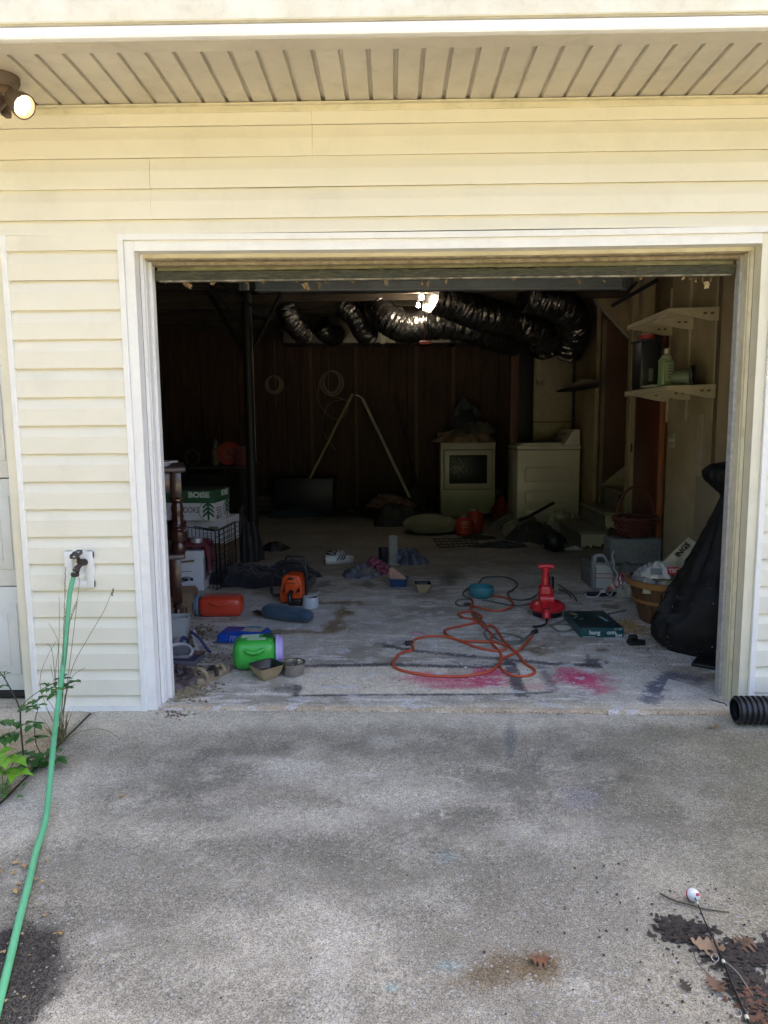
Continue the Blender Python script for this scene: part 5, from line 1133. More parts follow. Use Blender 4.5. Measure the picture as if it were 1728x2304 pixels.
# cords
def cordpts(L_): return [at_floor(*F(*q)[:2]) for q in L_]
def cord(label, runs, r_, mat, cat='extension cord'):
    g = G()
    for k, rn in enumerate(runs):
        P = cordpts(rn); P = [v+Vector((0, 0, r_+.002+.012*max(0, mnoise.noise(Vector((v.x*9, v.y*9, k*4.0)))))) for v in P]; g.tube(P, r_, 8, 6)
    return tag(ob('extension_cord', g, mat, ang=60), label, cat)
r7 = lambda *L_: [R7(*q) for q in L_]
s1 = lambda *L_: [S1(*q) for q in L_]
oc = cord('orange extension cord looped over the painted garage floor', [
    r7((925, 1125), (1000, 1075), (1150, 1055), (1290, 1070), (1400, 1100), (1560, 1112), (1655, 1112))+s1((60, 1112), (150, 1140), (192, 1168), (170, 1198), (100, 1210), (4, 1200))+r7((1540, 1160), (1400, 1105), (1290, 1060), (1250, 1020), (1270, 990), (1400, 960), (1530, 930), (1592, 885), (1560, 850), (1490, 825), (1400, 838), (1372, 855), (1420, 880), (1530, 905), (1600, 960), (1650, 1000))+s1((35, 1035), (20, 1105), (90, 1190), (130, 1240), (124, 1320), (100, 1370), (4, 1440))+r7((1560, 1410), (1400, 1435), (1150, 1430), (950, 1405), (820, 1370), (765, 1330), (782, 1270), (850, 1215), (940, 1188), (945, 1150), (925, 1128)),
    s1((480, 1035), (440, 1090), (330, 1215), (250, 1250), (150, 1300), (120, 1370), (170, 1440), (280, 1485), (420, 1485), (503, 1450), (480, 1400), (400, 1350), (310, 1240), (180, 1120), (100, 1000), (60, 960), (4, 940))+r7((1620, 960), (1540, 900), (1500, 830), (1490, 780), (1510, 740), (1490, 704)),
    r7((1480, 768), (1560, 790), (1655, 810))+s1((100, 768), (220, 752), (268, 690), (200, 630), (30, 602))], .0075, M('cord_orange', (.50, .085, .035), .5, col2=(.42, .07, .03), scale=9))
cord('dark grey extension cord trailing behind the leaf blower', [
    r7((1490, 702), (1440, 690), (1420, 650), (1450, 620), (1550, 570), (1600, 512), (1655, 498))+s1((150, 390), (260, 420), (310, 470), (270, 530), (210, 570), (230, 620), (330, 645), (450, 635), (540, 570), (600, 490)),
    s1((-70, 650), (0, 655), (150, 690), (300, 710), (430, 690), (550, 640)), s1((760, 480), (850, 535), (930, 600), (965, 655)), s1((770, 530), (840, 560), (905, 615)),
    r7((1490, 706), (1380, 715), (1350, 740), (1380, 770), (1440, 775))], .0055, M('cord_grey', (.10, .105, .10), .55))
cord('olive grey cord coiled between orange cord and teal box', [
    s1((880, 850), (700, 915), (550, 940), (480, 1000), (370, 1085), (250, 1110), (120, 1090), (50, 1040), (100, 1015), (230, 1020), (350, 1062), (368, 1090), (280, 1135), (150, 1125), (30, 1090)),
    s1((680, 930), (750, 980), (850, 992), (925, 960), (880, 925), (780, 910), (690, 922))], .006, M('cord_olive', (.17, .175, .14), .6))
cord('olive cord end poking out beyond the teal box', [s1((1310, 798), (1400, 780), (1500, 760))], .006, MATS['cord_olive'])
cord('short olive cord length under the orange loops', [r7((1520, 850), (1580, 900), (1635, 960), (1620, 1030), (1650, 1090))], .006, MATS['cord_olive'])
for q, rot, lb in ((R7(912, 1128), .3, 'black plug end of the orange cord'), (S1(505, 1005), .8, 'black taped joint between orange and blower cords'), (R7(1458, 765), .1, 'black plug lying beside the teal bowl')):
    p = at_floor(*F(*q)[:2]); t = thing('cord_plug', lb, 'plug', p, rot); ob('plug_body', G().box((0, 0, .014), (.05, .026, .026), bev=.007), MATS['rubber'], t)
    for s_ in (-1, 1): ob('prong', G().box((-.03, s_*.007, .014), (.016, .002, .006)), MATS['dull_steel'], t)
# leaf blower
p = F(*S1(655, 882)); t = thing('leaf_blower', 'red electric leaf blower standing with its handle up', 'leaf blower', at_floor(p.x+.012, p.y+.15), R(-4)); rb = M('blower_red', (.62, .022, .035), .28, col2=(.55, .02, .03), scale=5, coat=.2)
ob('fan_housing', G().lathe([(.04, .028), (.10, .034), (.122, .055), (.12, .075), (.09, .098), (.05, .11), (0, .112)], 34, T(.012, .02, 0)), rb, t)
ob('base', G().lathe([(.085, 0), (.098, .004), (.1, .034), (.06, .036)], 28, T(.012, .02, 0)), bkp, t)
g = G(); g.box((0, .03, .155), (.1, .12, .12), bev=.022, seg=3, taper=.78); ob('motor_body', g, rb, t)
ob('motor_cap', G().cyl((-.045, -.035, .125), (.045, -.035, .125), .036, n=20), rb, t)
ob('nose', G().tube([(-.01, -.03, .10), (-.012, -.09, .075), (-.012, -.125, .045), (-.012, -.135, .02)], lambda u: .034-.008*u, 16), rb, t)
ob('nose_ring', G().tube([(-.012+.022*math.cos(a), -.128, .066+.022*math.sin(a)) for a in np.linspace(0, 6.283, 17)[:-1]], .004, 6, 1, closed=True), bkp, t)
ob('stem', G().tube([(0, .03, .2), (0, .035, .26), (.002, .03, .33)], lambda u: .028-.006*u, 14), rb, t)
ob('handle', G().tube([(-.05, .028, .333), (-.02, .028, .338), (.02, .028, .338), (.052, .028, .333)], .017, 12), rb, t)
ob('tube_end', G().cyl((.045, .1, .14), (.05, .14, .24), .024, n=16), bkp, t)
ob('power_cord', G().tube([(-.012, -.135, .055), (-.014, -.15, .03), (-.02, -.19, .012), (-.04, -.24, .008), (-.085, -.28, .008), (-.12, -.31, .014)], .007, 8), bkp, t)
for s_ in (-1, 1): ob('vent', G().box((s_*.042, -.01, .165), (.012, .012, .05), bev=.003), M('blower_dark', (.3, .012, .02), .4), t)
# teal box
q = [at_floor(*F(*k)[:2]) for k in (S1(1003, 1050), S1(1478, 1045), S1(1330, 960-160), S1(875, 835))]
w_ = (q[1]-q[0]).length; t = thing('teal_box', 'flat teal cardboard box with white lettering', 'box', (q[0]+q[1])/2, math.atan2(q[1].y-q[0].y, q[1].x-q[0].x)); tlb = M('box_teal', (.016, .075, .085), .35, col2=(.014, .066, .076), scale=3)
h_ = .062; dp = .40; ob('box_body', G().box((0, dp/2, h_/2), (w_, dp, h_), bev=.002, seg=1), tlb, t)
ob('top_panel', G().box((0, dp/2, h_+.0006), (w_*.97, dp*.97, .001)), M('box_teal_dark', (.008, .028, .034), .3), t)
pw_ = M('print_box_white', (.62, .68, .68), .5)
text('lettering', 'hang', .036, pw_, t, T(-.045, -.0012, .032) @ FACE, bold=.001); text('lettering', 'onn.', .036, pw_, t, T(.062, -.0012, .032) @ FACE, bold=.001)
text('lettering', '19"-50"', .018, pw_, t, T(w_/2-.035, -.0012, .052) @ FACE); ob('barcode', G().box((w_/2-.03, -.0012, .012), (.04, .001, .014)), pw_, t)
for k in range(3): ob('barcode_line', G().box((w_/2-.04+.01*k, -.002, .012), (.003, .001, .01)), blk_, t)
ob('edge_line', G().box((-.08, -.0012, .006), (.08, .001, .003)), pw_, t)
g = G(); g.box((-.10, .24, h_+.0016), (.05, .012, .0006), rot=rz(.9)); g.box((-.07, .2, h_+.0016), (.04, .01, .0006), rot=rz(.7)); g.box((.07, .2, h_+.0016), (.02, .11, .0006), rot=rz(.15)); ob('top_print', g, M('print_cyan', (.2, .42, .5), .5), t)
ob('top_print', G().box((-.09, .32, h_+.0016), (.03, .06, .0006), rot=rz(.5)), M('print_gold', (.4, .33, .18), .5), t)
# small black comb-like block
p = (F(*S2(595, 1805))+F(*S2(750, 1805)))/2; t = thing('black_clip', 'small black toothed plastic clip near the teal box', 'clip', at_floor(p.x, p.y+.025), R(4))
ob('clip_base', G().box((0, 0, .014), (.098, .05, .028), bev=.004), bkp, t); ob('clip_top', G().box((-.015, .01, .042), (.055, .03, .03), bev=.004, taper=.85), bkp, t)
for k in range(9): ob('tooth', G().box((-.04+.01*k, -.026, .03), (.005, .008, .01)), bkp, t)
# ================================================================== right side: steps, blocks, basket, shelves
st = thing('staircase', 'short painted wooden stair with flaking edges at the right', 'stairs', at_floor(1.62, 3.75))
tread = M('tread_paint', (.36, .31, .24), .8, col2=(.26, .22, .17), scale=7, dirt=.4); riser = M('riser_grey', (.27, .26, .235), .8, scale=6, dirt=.3); flake = M('flaking_cream', (.70, .61, .42), .7, col2=(.62, .54, .36), scale=5, dirt=.15)
RH, TD, SW = .185, .235, .92
for k in range(4):
    x0 = k*TD; z0 = RH*(k+1)
    ob('tread', G().box((x0+TD/2-.01, SW/2, z0-.015), (TD+.03, SW+.03, .032), bev=.005), tread, st)
    ob('riser', G().box((x0+.012, SW/2, (z0-.03)/2), (.022, SW, z0-.03)), riser, st)
    g = G()
    nn = 18; pol = [(x0+.0, z0-.032), (x0+TD+.012, z0-.032)]+[(x0+TD+.012-(TD+.012)*i/nn, z0-RH+.035+.045*mnoise.noise(Vector((i*.6, k*3, 1)))+.03*(i < 4)) for i in range(nn+1)]
    g.prism(pol, .012, T(0, .004, 0) @ FACE); ob('flaking_end', g, flake, st)
    ob('end_board', G().box((x0+TD/2, .02, (z0-.03)/2), (TD, .02, z0-.035)), M('bare_brown', (.13, .085, .05), .85, scale=8), st)
# small tin on the second step
p = onY(*S2(512, 515), 3.86); t = thing('small_tin', 'small red and yellow tin on the stair tread', 'tin', (p.x, 3.9, zf(3.75)+RH*2+.002))
ob('tin_body', G().box((0, 0, .055), (.07, .05, .11), bev=.006), M('tin_red', (.3, .07, .03), .5, col2=(.35, .22, .07), scale=22), t); ob('tin_cap', G().lathe([(.022, .11), (.022, .15), (.014, .155)], 14, T(.01, 0, 0)), bkp, t)
# concrete blocks
cb = M('block_grey', (.20, .21, .205), .95, col2=(.15, .155, .15), scale=30, bump=.6, bscale=160)
def block(label, loc, rot):
    t = thing('concrete_block', label, 'concrete block', loc, rot, 'stacked concrete blocks'); ob('block_body', G().box((0, 0, .096), (.39, .19, .19), bev=.004), cb, t)
    for s_ in (-1, 1): ob('core_recess', G().box((s_*.09, 0, .1905), (.12, .11, .004), bev=.001), M('block_core', (.09, .095, .09), .95), t)
b0 = at_floor(1.39, 2.32)
block('lower concrete block turned endwise behind the grey jug', b0, R(90)); block('lower concrete block under the upper block by the wall', at_floor(1.63, 2.33), 0)
block('upper concrete block carrying the red wicker basket', at_floor(1.635, 2.30)+Vector((0, 0, .195)), 0)
tag(ob('rubber_strap', G().tube([(1.56, 2.22, b0.z+.398), (1.6, 2.26, b0.z+.4), (1.66, 2.25, b0.z+.4), (1.7, 2.22, b0.z+.398)], .008, 6), bkp), 'short black rubber strap on the upper concrete block', 'strap')
# red wicker basket with a hoop
wk = M('wicker_red', (.11, .025, .02), .6, col2=(.06, .016, .014), scale=20, bump=.4)
c = onX(*S2(860, 660), 1.68); t = thing('wicker_basket', 'dark red wicker basket with a tall hoop handle', 'basket', Vector((1.66, 2.33, b0.z+.39)), R(10))
for k in range(9):
    z_ = .012+.016*k; r_ = .10+.045*(k/8)**.8; g = G()
    g.tube([(r_*1.15*math.cos(a)+.004*math.sin(a*12+k*math.pi), r_*math.sin(a), z_+.004*math.sin(a*12+k*math.pi)) for a in np.linspace(0, 6.283, 49)[:-1]], .0085, 5, 1, closed=True); ob('weave', g, wk, t)
for k in range(14): a = k*2*math.pi/14; ob('stake', G().tube([(.1*1.12*math.cos(a), .1*math.sin(a), 0), (.146*1.15*math.cos(a), .146*math.sin(a), .145)], .006, 5, smooth=False), wk, t)
ob('basket_base', G().lathe([(0, .004), (.1, .004), (.11, .01)], 24, cap=False), wk, t); ob('basket_rim', G().tube([(.15*1.15*math.cos(a), .15*math.sin(a), .148) for a in np.linspace(0, 6.283, 33)[:-1]], .013, 7, 1, closed=True), wk, t)
ob('hoop', G().tube([(.16*math.cos(a), .0, .14+.25*math.sin(a)) for a in np.linspace(0, math.pi, 15)], .010, 8, 3), wk, t)
# brown door in the right wall
a, b_ = onX(*R3(790, 1500), WX).y, onX(*R3(548, 1500), WX).y
t = thing('inner_door', 'tall reddish brown wooden door in the right wall', 'door', (WX-.006, (a+b_)/2, zf(2.5)))
db = M('door_brown', (.14, .042, .022), .4, col2=(.095, .03, .017), scale=5, stretch=(6, 6, .5), coat=.15); hd = 2.0
ob('door_slab', G().box((0, 0, hd/2), (.035, b_-a-.02, hd), bev=.003), db, t)
ob('door_edge', G().box((-.004, -(b_-a)/2+.015, hd/2), (.045, .03, hd), bev=.004), M('door_edge', (.24, .085, .035), .45, scale=8, stretch=(6, 6, .5)), t)
ob('latch_strip', G().box((-.02, (b_-a)/2-.015, hd/2), (.012, .012, hd)), M('latch_strip', (.42, .36, .24), .5), t); ob('latch', G().box((-.024, (b_-a)/2-.02, 1.06), (.012, .02, .07)), dline, t)
# light switch on the wall
p = onX(*R3(858, 1585), WX); t = thing('light_switch', 'cream double light switch plate on the right wall', 'switch', p)
ob('plate', G().box((-.004, 0, 0), (.008, .115, .118), bev=.003), M('plate_cream', (.42, .38, .28), .4), t)
for s_ in (-1, 1): ob('toggle', G().box((-.012, s_*.024, 0), (.014, .01, .024), bev=.002), M('toggle_cream', (.5, .46, .36), .4), t)
ob('plaster_patch', G().prism([(-.03, 0), (.04, .0), (.05, -.3), (.03, -.55), (.0, -.6), (-.02, -.35)], .004, T(*onX(*R3(1100, 1370), WX)) @ Matrix(((0, 0, -1, 0), (1, 0, 0, 0), (0, 1, 0, 0), (0, 0, 0, 1)))), M('plaster_pale', (.40, .36, .27), .9, scale=8), rw)
g = G(); ys0 = onX(*R3(790, 1950), WX).y; 
ob('plaster_patch', G().box((WX-.003, .95, .75), (.006, 1.5, .42), bev=.002), M('plaster_cream', (.36, .32, .22), .9, col2=(.28, .245, .17), scale=3, dirt=.25), rw)
# two shelves with wedge brackets
SX = WX-.33; shm2 = M('shelf_cream', (.46, .42, .29), .5, col2=(.40, .36, .25), scale=6, dirt=.2); mar = M('mark_brown', (.12, .07, .035), .7)
def shelf(label, near, far, zoff):
    a, b_ = onX(*near, SX), onX(*far, SX); z_ = (a.z+b_.z)/2+zoff; t = thing('wall_shelf', label, 'shelf', (WX, a.y, z_)); L_ = b_.y-a.y; W2 = WX-SX
    for k in range(26): ob('shelf_wire', G().cyl((-W2, L_*k/25, 0), (0, L_*k/25, 0), .0032, n=5), shm2, t); ob('lip_wire', G().cyl((-W2, L_*k/25, 0), (-W2-.002, L_*k/25, -.032), .0032, n=5), shm2, t)
    ob('shelf_board', G().box((-W2/2+.01, L_/2, .006), (W2-.02, L_+.02, .008)), M('shelf_panel', (.16, .14, .105), .8, scale=6, dirt=.2), t)
    for x_, z2 in ((-W2, 0), (-W2-.002, -.032), (-.01, 0)): ob('rail', G().cyl((x_, -.005, z2), (x_, L_+.005, z2), .005, n=6), shm2, t)
    for yk in (-.012, L_*.52, L_+.004):
        g = G(); g.prism([(-W2-.004, .004), (0, .012), (0, -.075), (-.06, -.075), (-W2-.004, -.018)], .012, T(0, yk, 0) @ FACE); b3 = ob('bracket', g, shm2, t)
        for k in range(2): ob('bracket_slot', G().box((-.055-.045*k, yk-.0132, -.028), (.022, .002, .012)), mar, b3)
    for yk in (.0, L_*.55, L_): ob('wall_rail', G().box((-.006, yk+.012, .02), (.012, .022, .5)), shm2, t)
    return z_, a.y, L_
u = shelf('upper cream wire shelf on the right wall', R3(820, 512), R3(490, 632), 0)
lz, ly, lL = shelf('lower cream wire shelf holding bottles on the right wall', R3(795, 1160), R3(470, 1172), 0)
zs = lz+.011
def onshelf(q, x_): v = onX(*q, x_); return Vector((x_, v.y, zs))
t = thing('coffee_maker', 'black coffee tub with a red lid on the lower shelf', 'tub', onshelf(R3(635, 1140), SX+.1))
ob('tub_body', G().box((0, 0, .17), (.15, .2, .34), bev=.015), bk, t); ob('tub_shoulder', G().box((0, 0, .345), (.165, .215, .02), bev=.006), bk, t)
ob('tub_lid', G().lathe([(.055, .356), (.055, .385), (.05, .39)], 22), M('lid_red', (.42, .03, .05), .5), t); ob('lid_top', G().lathe([(.05, .39), (.05, .405), (0, .406)], 20, cap=False), M('lid_tan', (.36, .25, .18), .6), t)
ob('gauge', G().box((-.0, -.1015, .1), (.03, .004, .09)), M('gauge_grey', (.16, .18, .15), .4), t)
t = thing('pump_bottle', 'green liquid bottle with a white cap on the lower shelf', 'bottle', onshelf(R3(800, 1140), SX+.06), R(15))
gl = M('liquid_green', (.20, .30, .15), .25, col2=(.17, .26, .13), scale=4); ob('bottle_body', G().box((0, 0, .09), (.09, .065, .18), bev=.014, seg=3), gl, t)
ob('shoulder', G().lathe([(.045, .172), (.036, .195), (.016, .21), (.016, .216)], 20, sy=.72), M('bottle_clear', (.36, .40, .27), .3), t); ob('bottle_cap', G().lathe([(.017, .214), (.018, .245), (.015, .248), (0, .248)], 16), M('cap_pale', (.52, .52, .42), .4), t)
ob('bottle_label', G().box((.005, -.0335, .09), (.06, .002, .12)), M('label_pale', (.36, .42, .28), .5), t)
for k in range(5): ob('print_line', G().box((.012, -.035, .135-.02*k), (.04-.006*(k % 2), .001, .006)), grn, t)
t = thing('plastic_cup', 'green plastic cup lying on its side on the lower shelf', 'cup', onshelf(R3(920, 1140), SX+.1), R(-30))
ob('cup_body', G().lathe([(.03, .0), (.04, .002), (.052, .11), (.049, .11), (.036, .008), (0, .006)], 24, T(-.05, 0, .052) @ ry(R(90)), cap=False), M('cup_green', (.13, .17, .10), .4), t)
ob('cup_hoop', G().tube([(.075, .058*math.cos(a), .06+.058*math.sin(a)) for a in np.linspace(0, 6.283, 25)[:-1]], .009, 6, 1, closed=True), bkp, t)
tag(ob('paper_strip', G().box((SX-.0, onX(*R3(670, 1140), SX).y, zs+.006), (.05, .2, .01)), M('strip_white', (.5, .5, .46), .6)), 'narrow white strip lying at the lower shelf edge', 'strip')
# corner board fixed on the stair partition
tag(flatpoly([onZ(*R2(1400, 826), 1.72), onZ(*R2(1665, 815), 1.72), onZ(*R2(1700, 760), 1.72), onZ(*R2(1575, 742), 1.72)], 0, M('board_grey', (.15, .13, .105), .8), 'corner_shelf', None), 'grey triangular corner shelf on the stair partition', 'shelf')
bpy.data.objects['corner_shelf'].modifiers.new('t', 'SOLIDIFY').thickness = .018
# grey and white jug with a handle
p = (F(*S2(250, 1272))+F(*S2(440, 1282)))/2; t = thing('oil_jug', 'grey plastic jug with a white label and red bars', 'jug', at_floor(p.x, p.y+.06), R(-6)); gj = M('jug_grey', (.26, .27, .285), .4)
g = G(); out = [(-.08, .0), (.07, .0), (.074, .02), (.074, .17), (.06, .21), (.02, .262), (-.0, .285), (-.05, .288), (-.078, .262), (-.083, .22)]
g.prism(out, .07, T(0, .035, 0) @ FACE, bev=.012, seg=3); ob('jug_body', g, gj, t)
g = G(); g.tube([(-.065, -.028, .225), (-.066, -.03, .268), (-.03, -.031, .283), (.005, -.031, .275), (.025, -.03, .235)], .007, 8); ob('handle', g, M('handle_pale', (.42, .43, .45), .4), t)
ob('handle_hole', G().prism([(-.055, .225), (.018, .225), (-.002, .262), (-.045, .268)], .004, T(0, -.0345, 0) @ FACE), dline, t)
ob('label', G().prism([(-.066, .015), (.068, .015), (.07, .15), (.05, .185), (.01, .205), (-.05, .203), (-.066, .19)], .003, T(0, -.034, 0) @ FACE), M('label_grey', (.52, .53, .54), .45), t)
rdb = M('bar_red', (.42, .025, .04), .5)
for z_, w2, x_ in ((.138, .12, .005), (.105, .125, .005), (.022, .055, -.03)): ob('red_bar', G().box((x_, -.0378, z_), (w2, .001, .006)), rdb, t)
for z_, w2 in ((.122, .08), (.08, .1), (.068, .07)): ob('print_line', G().box((-.0, -.0378, z_), (w2, .001, .004)), M('print_soft', (.4, .41, .43), .6), t)
ob('cap', G().lathe([(.02, 0), (.02, .03), (.0, .032)], 16, T(.055, 0, .20) @ ry(R(40))), gj, t)
# bottle behind, white charger cable, black power strip
p = F(*S2(455, 1270)); t = thing('spray_bottle', 'dark bottle with a white and red cap behind the jug', 'bottle', at_floor(p.x+.02, p.y+.12))
ob('bottle_body', G().lathe([(.026, 0), (.03, .01), (.03, .18), (.022, .225), (.02, .24)], 18), M('bottle_dark', (.10, .11, .12), .35), t); ob('bottle_neck', G().lathe([(.03, .24), (.03, .262), (.026, .27)], 16), M('neck_white', (.6, .6, .58), .5), t); ob('neck_band', G().lathe([(.031, .248), (.031, .258)], 16), bkp, t); ob('bottle_cap', G().lathe([(.016, .27), (.014, .30), (0, .302)], 14), M('cap_red', (.3, .04, .04), .5), t)
wcb = M('cable_white', (.60, .60, .60), .5)
A = [S2(*q) for q in ((440, 870), (425, 930), (445, 1000), (440, 1040), (478, 1100), (465, 1160), (490, 1200))]; Yv = F(*S2(455, 1280)).y+.03
tag(ob('charger_cable', G().tube([onY(*q, Yv) for q in A]+[at_floor(*F(*S2(430, 1290))[:2])+Vector((0, 0, .01)), at_floor(*F(*S2(330, 1300))[:2])+Vector((0, 0, .03))], .005, 6), wcb), 'white cable draped from the dark bottle beside the jug', 'cable')
p = F(*S2(270, 1325)); t = thing('power_strip', 'black power strip with white plugs below the grey jug', 'power strip', at_floor(p.x+.04, p.y+.03), R(5))
ob('strip_body', G().box((0, 0, .016), (.24, .05, .03), bev=.005), bkp, t); ob('white_plug', G().box((.01, -.012, .038), (.04, .026, .022), bev=.005), wcb, t)
ob('lead', G().tube([(-.01, -.02, .03), (-.05, -.05, .01), (-.11, -.045, .008), (-.13, -.03, .02), (-.12, -.02, .03)], .005, 6), wcb, t); ob('lead', G().tube([(.03, -.015, .03), (.06, -.035, .012), (.08, -.02, .03)], .005, 6), wcb, t); ob('lead', G().tube([(.09, 0, .035), (.2, .01, .03), (.32, .0, .02)], .005, 6), M('cable_cream', (.45, .40, .30), .5), t)
# crumpled snack packets
p = F(*S2(530, 1290)); cloth('snack_packet', 'shiny striped snack packet crushed beside the bushel basket', at_floor(p.x-.0, p.y+.09), .11, .08, .13, M('packet_red', (.34, .05, .07), .25, .2, col2=(.42, .36, .3), scale=22), 81, .55, 5, cat='packet')
p = F(*S2(590, 1330)); cloth('snack_packet', 'pale paper packet crushed under the basket rim', at_floor(p.x, p.y+.04), .09, .06, .07, M('packet_pale', (.45, .42, .34), .6, col2=(.3, .25, .17), scale=16), 82, .5, 5, cat='packet')
# bushel basket with feed sacks
bc = at_floor(1.545, 1.36); t = thing('bushel_basket', 'orange brown wooden bushel basket against the right wall', 'basket', bc)
bo = M('bushel_wood', (.17, .08, .036), .6, col2=(.10, .048, .024), scale=6, stretch=(4, 4, .6)); bhoop = M('bushel_hoop', (.40, .20, .065), .5, col2=(.32, .15, .05), scale=9)
n_ = 20; r0, r1, hb2 = .15, .235, .29
for k in range(n_):
    a = 2*math.pi*k/n_; da = math.pi/n_*.9; g = G(); vs = []
    for rr_, zz in ((r0, .005), (r1, hb2)):
        for aa in (a-da, a, a+da):
            for th in (0, .005): vs.append(((rr_+th)*math.cos(aa), (rr_+th)*math.sin(aa), zz))
    g.add(vs, [(0, 2, 8, 6), (2, 4, 10, 8), (1, 7, 9, 3), (3, 9, 11, 5), (0, 1, 3, 2), (2, 3, 5, 4), (6, 8, 9, 7), (8, 10, 11, 9), (0, 6, 7, 1), (4, 5, 11, 10)]); ob('stave', g, bo, t)
for z_, h2, th in ((hb2-.022, .04, .014), (.15, .022, .008)):
    r_ = r0+(r1-r0)*z_/hb2+.006
    ob('hoop', G().lathe([(r_+.002-h2*.12, z_-h2/2), (r_+th-h2*.12, z_-h2/2), (r_+th+h2*.12, z_+h2/2), (r_+.002+h2*.12, z_+h2/2), (r_+.002-h2*.12, z_-h2/2)], 44, cap=False), bhoop, t)
ob('basket_base', G().lathe([(0, .006), (.15, .006)], 24, cap=False), bo, t)
for s_ in (-1,): ob('wire_handle', G().tube([(-.235, -.05, hb2), (-.26, 0, hb2+.05), (-.25, .06, hb2+.09), (-.2, .1, hb2+.06)], .004, 6), MATS['dull_steel'], t)
sk = M('sack_cream', (.46, .42, .31), .7, col2=(.36, .32, .22), scale=9, bump=.2)
cloth('feed_sack', 'cream paper sack stuffed into the bushel basket', bc+Vector((-.01, -.02, .22)), .21, .2, .17, sk, 83, .5, 4, cat='sack')
cloth('feed_sack', 'grey newspaper wad in the left of the bushel basket', bc+Vector((-.09, -.05, .27)), .13, .12, .13, M('news_grey', (.36, .36, .35), .8, col2=(.14, .14, .14), scale=30), 84, .5, 5, cat='newspaper')
t = thing('feed_sack', 'pale sack with black lettering leaning above the bushel basket', 'sack', bc+Vector((.06, .03, .29)), (0, 0, 0))
v0, v1 = onY(*S2(1040, 1130), 1.3), onY(*S2(1290, 860), 1.3); ax = (v1-v0).normalized(); L_ = (v1-v0).length+.06; nn_ = Vector((0, -1, 0)); up2 = ax.cross(nn_)*-1
if up2.z < 0: up2 = -up2
Mx = Matrix(((ax.x, up2.x, 0, 0), (ax.y, up2.y, -1, 0), (ax.z, up2.z, 0, 0), (0, 0, 0, 1))); org0 = v0-ax*.05-t.location
def sackf(u, v):
    th = 2*math.pi*u; w_ = .085*(1-.25*v); r_ = Vector((L_*v, w_*math.cos(th)+.05, .035*math.sin(th)*(1+.5*mnoise.noise(Vector((v*5, math.cos(th)*2, 0))))+.012*mnoise.noise(Vector((v*9, th, 2))))); q = Mx.to_3x3() @ r_
    return org0+q
ob('sack_body', G().surf(sackf, 24, 20, cu=True), sk, t, ang=70)
TM = T(org0+Mx.to_3x3() @ Vector((L_*.52, .022, .042))) @ Mx
text('lettering', 'TRACTOR', .05, M('ink_black', (.02, .02, .02), .7), t, T(org0+Mx.to_3x3() @ Vector((L_*.46, .012, .044))) @ Mx, bold=.002, shear=.15, sx=.95)
text('lettering', 'INGS', .05, MATS['ink_black'], t, T(org0+Mx.to_3x3() @ Vector((L_*.7, .10, .036))) @ Mx, bold=.002)
p = onY(*S2(990, 1070), 1.12); t = thing('paper_bag', 'white bag with a red printed logo in the bushel basket', 'bag', (p.x-.01, 1.24, p.z-.06))
ob('bag_body', G().heap(.1, .07, .08, 85, .5, 4, 32), M('bag_paper', (.52, .52, .5), .6), t); ob('red_block', G().box((.055, -.064, .05), (.075, .003, .05), rot=rx(R(-28))), M('ink_red', (.5, .04, .03), .6), t); text('lettering', 'TSC', .034, M('ink_white', (.75, .75, .72), .6), t, T(.055, -.0665, .05) @ rx(R(62)), bold=.001); ob('print_block', G().box((-.05, -.06, .045), (.07, .002, .04), rot=rx(R(-28))), M('ink_grey', (.22, .23, .24), .7), t)
# tall black bag
def bagf(u, v):
    th = 2*math.pi*u; z_ = 1.02*v
    zz = 1.09*v; E_ = [(0, 1.37), (.06, 1.31), (.14, 1.297), (.28, 1.375), (.5, 1.47), (.69, 1.565), (.81, 1.612), (.865, 1.635), (.895, 1.645), (.93, 1.61), (.98, 1.56), (1.04, 1.545), (1.075, 1.59), (1.0901, 1.68)]
    for (a0, ea), (a1, eb) in zip(E_, E_[1:]):
        if a0 <= zz <= a1: k = (zz-a0)/(a1-a0); le = ea+(eb-ea)*k; break
    r_ = 1.70-le; q = Vector((math.cos(th)*1.5, math.sin(th)*1.5, v*3)); w2 = .10*mnoise.noise(q)+.3*(.3-abs(mnoise.noise(Vector((q.x*2.1, q.y*2.1, v*3.2)))))+.12*(.3-abs(mnoise.noise(Vector((q.x*4, q.y*4, v*9)))))
    r_ *= 1+w2
    return Vector((1.70+min(r_*math.cos(th), .135), .84+min(r_*.85, .27)*math.sin(th), zf(.8)+zz))
o = tag(ob('garment_bag', G().surf(bagf, 56, 60, cu=True), M('bag_vinyl', (.006, .006, .007), .6, col2=(.012, .012, .012), scale=5, bump=.35, bscale=14, spec=.25, dirt=.03), None, ang=80), 'tall black bag tied near the top against the right wall', 'bag')
g = G(); rr = random.Random(9)
for k in range(60):
    u, v = rr.uniform(.42, .78), rr.betavariate(1.2, 5)*.7; p = bagf(u, v); c = Vector((p.x-1.70, p.y-.84, 0)).normalized(); p = p+c*.0015; a = rr.uniform(0, 6); s_ = rr.uniform(.002, .008)
    tx = Vector((-c.y, c.x, 0)); d1 = tx*math.cos(a)+Vector((0, 0, 1))*math.sin(a); d2 = c.cross(d1); g.add([p-d1*s_, p+d2*s_*.5, p+d1*s_, p-d2*s_*.4+c*.001], [(0, 1, 2, 3)])
tag(ob('stuck_flakes', g, M('flake_straw', (.55, .48, .32), .8)), 'straw flakes stuck to the black bag', 'flakes', kind='stuff')
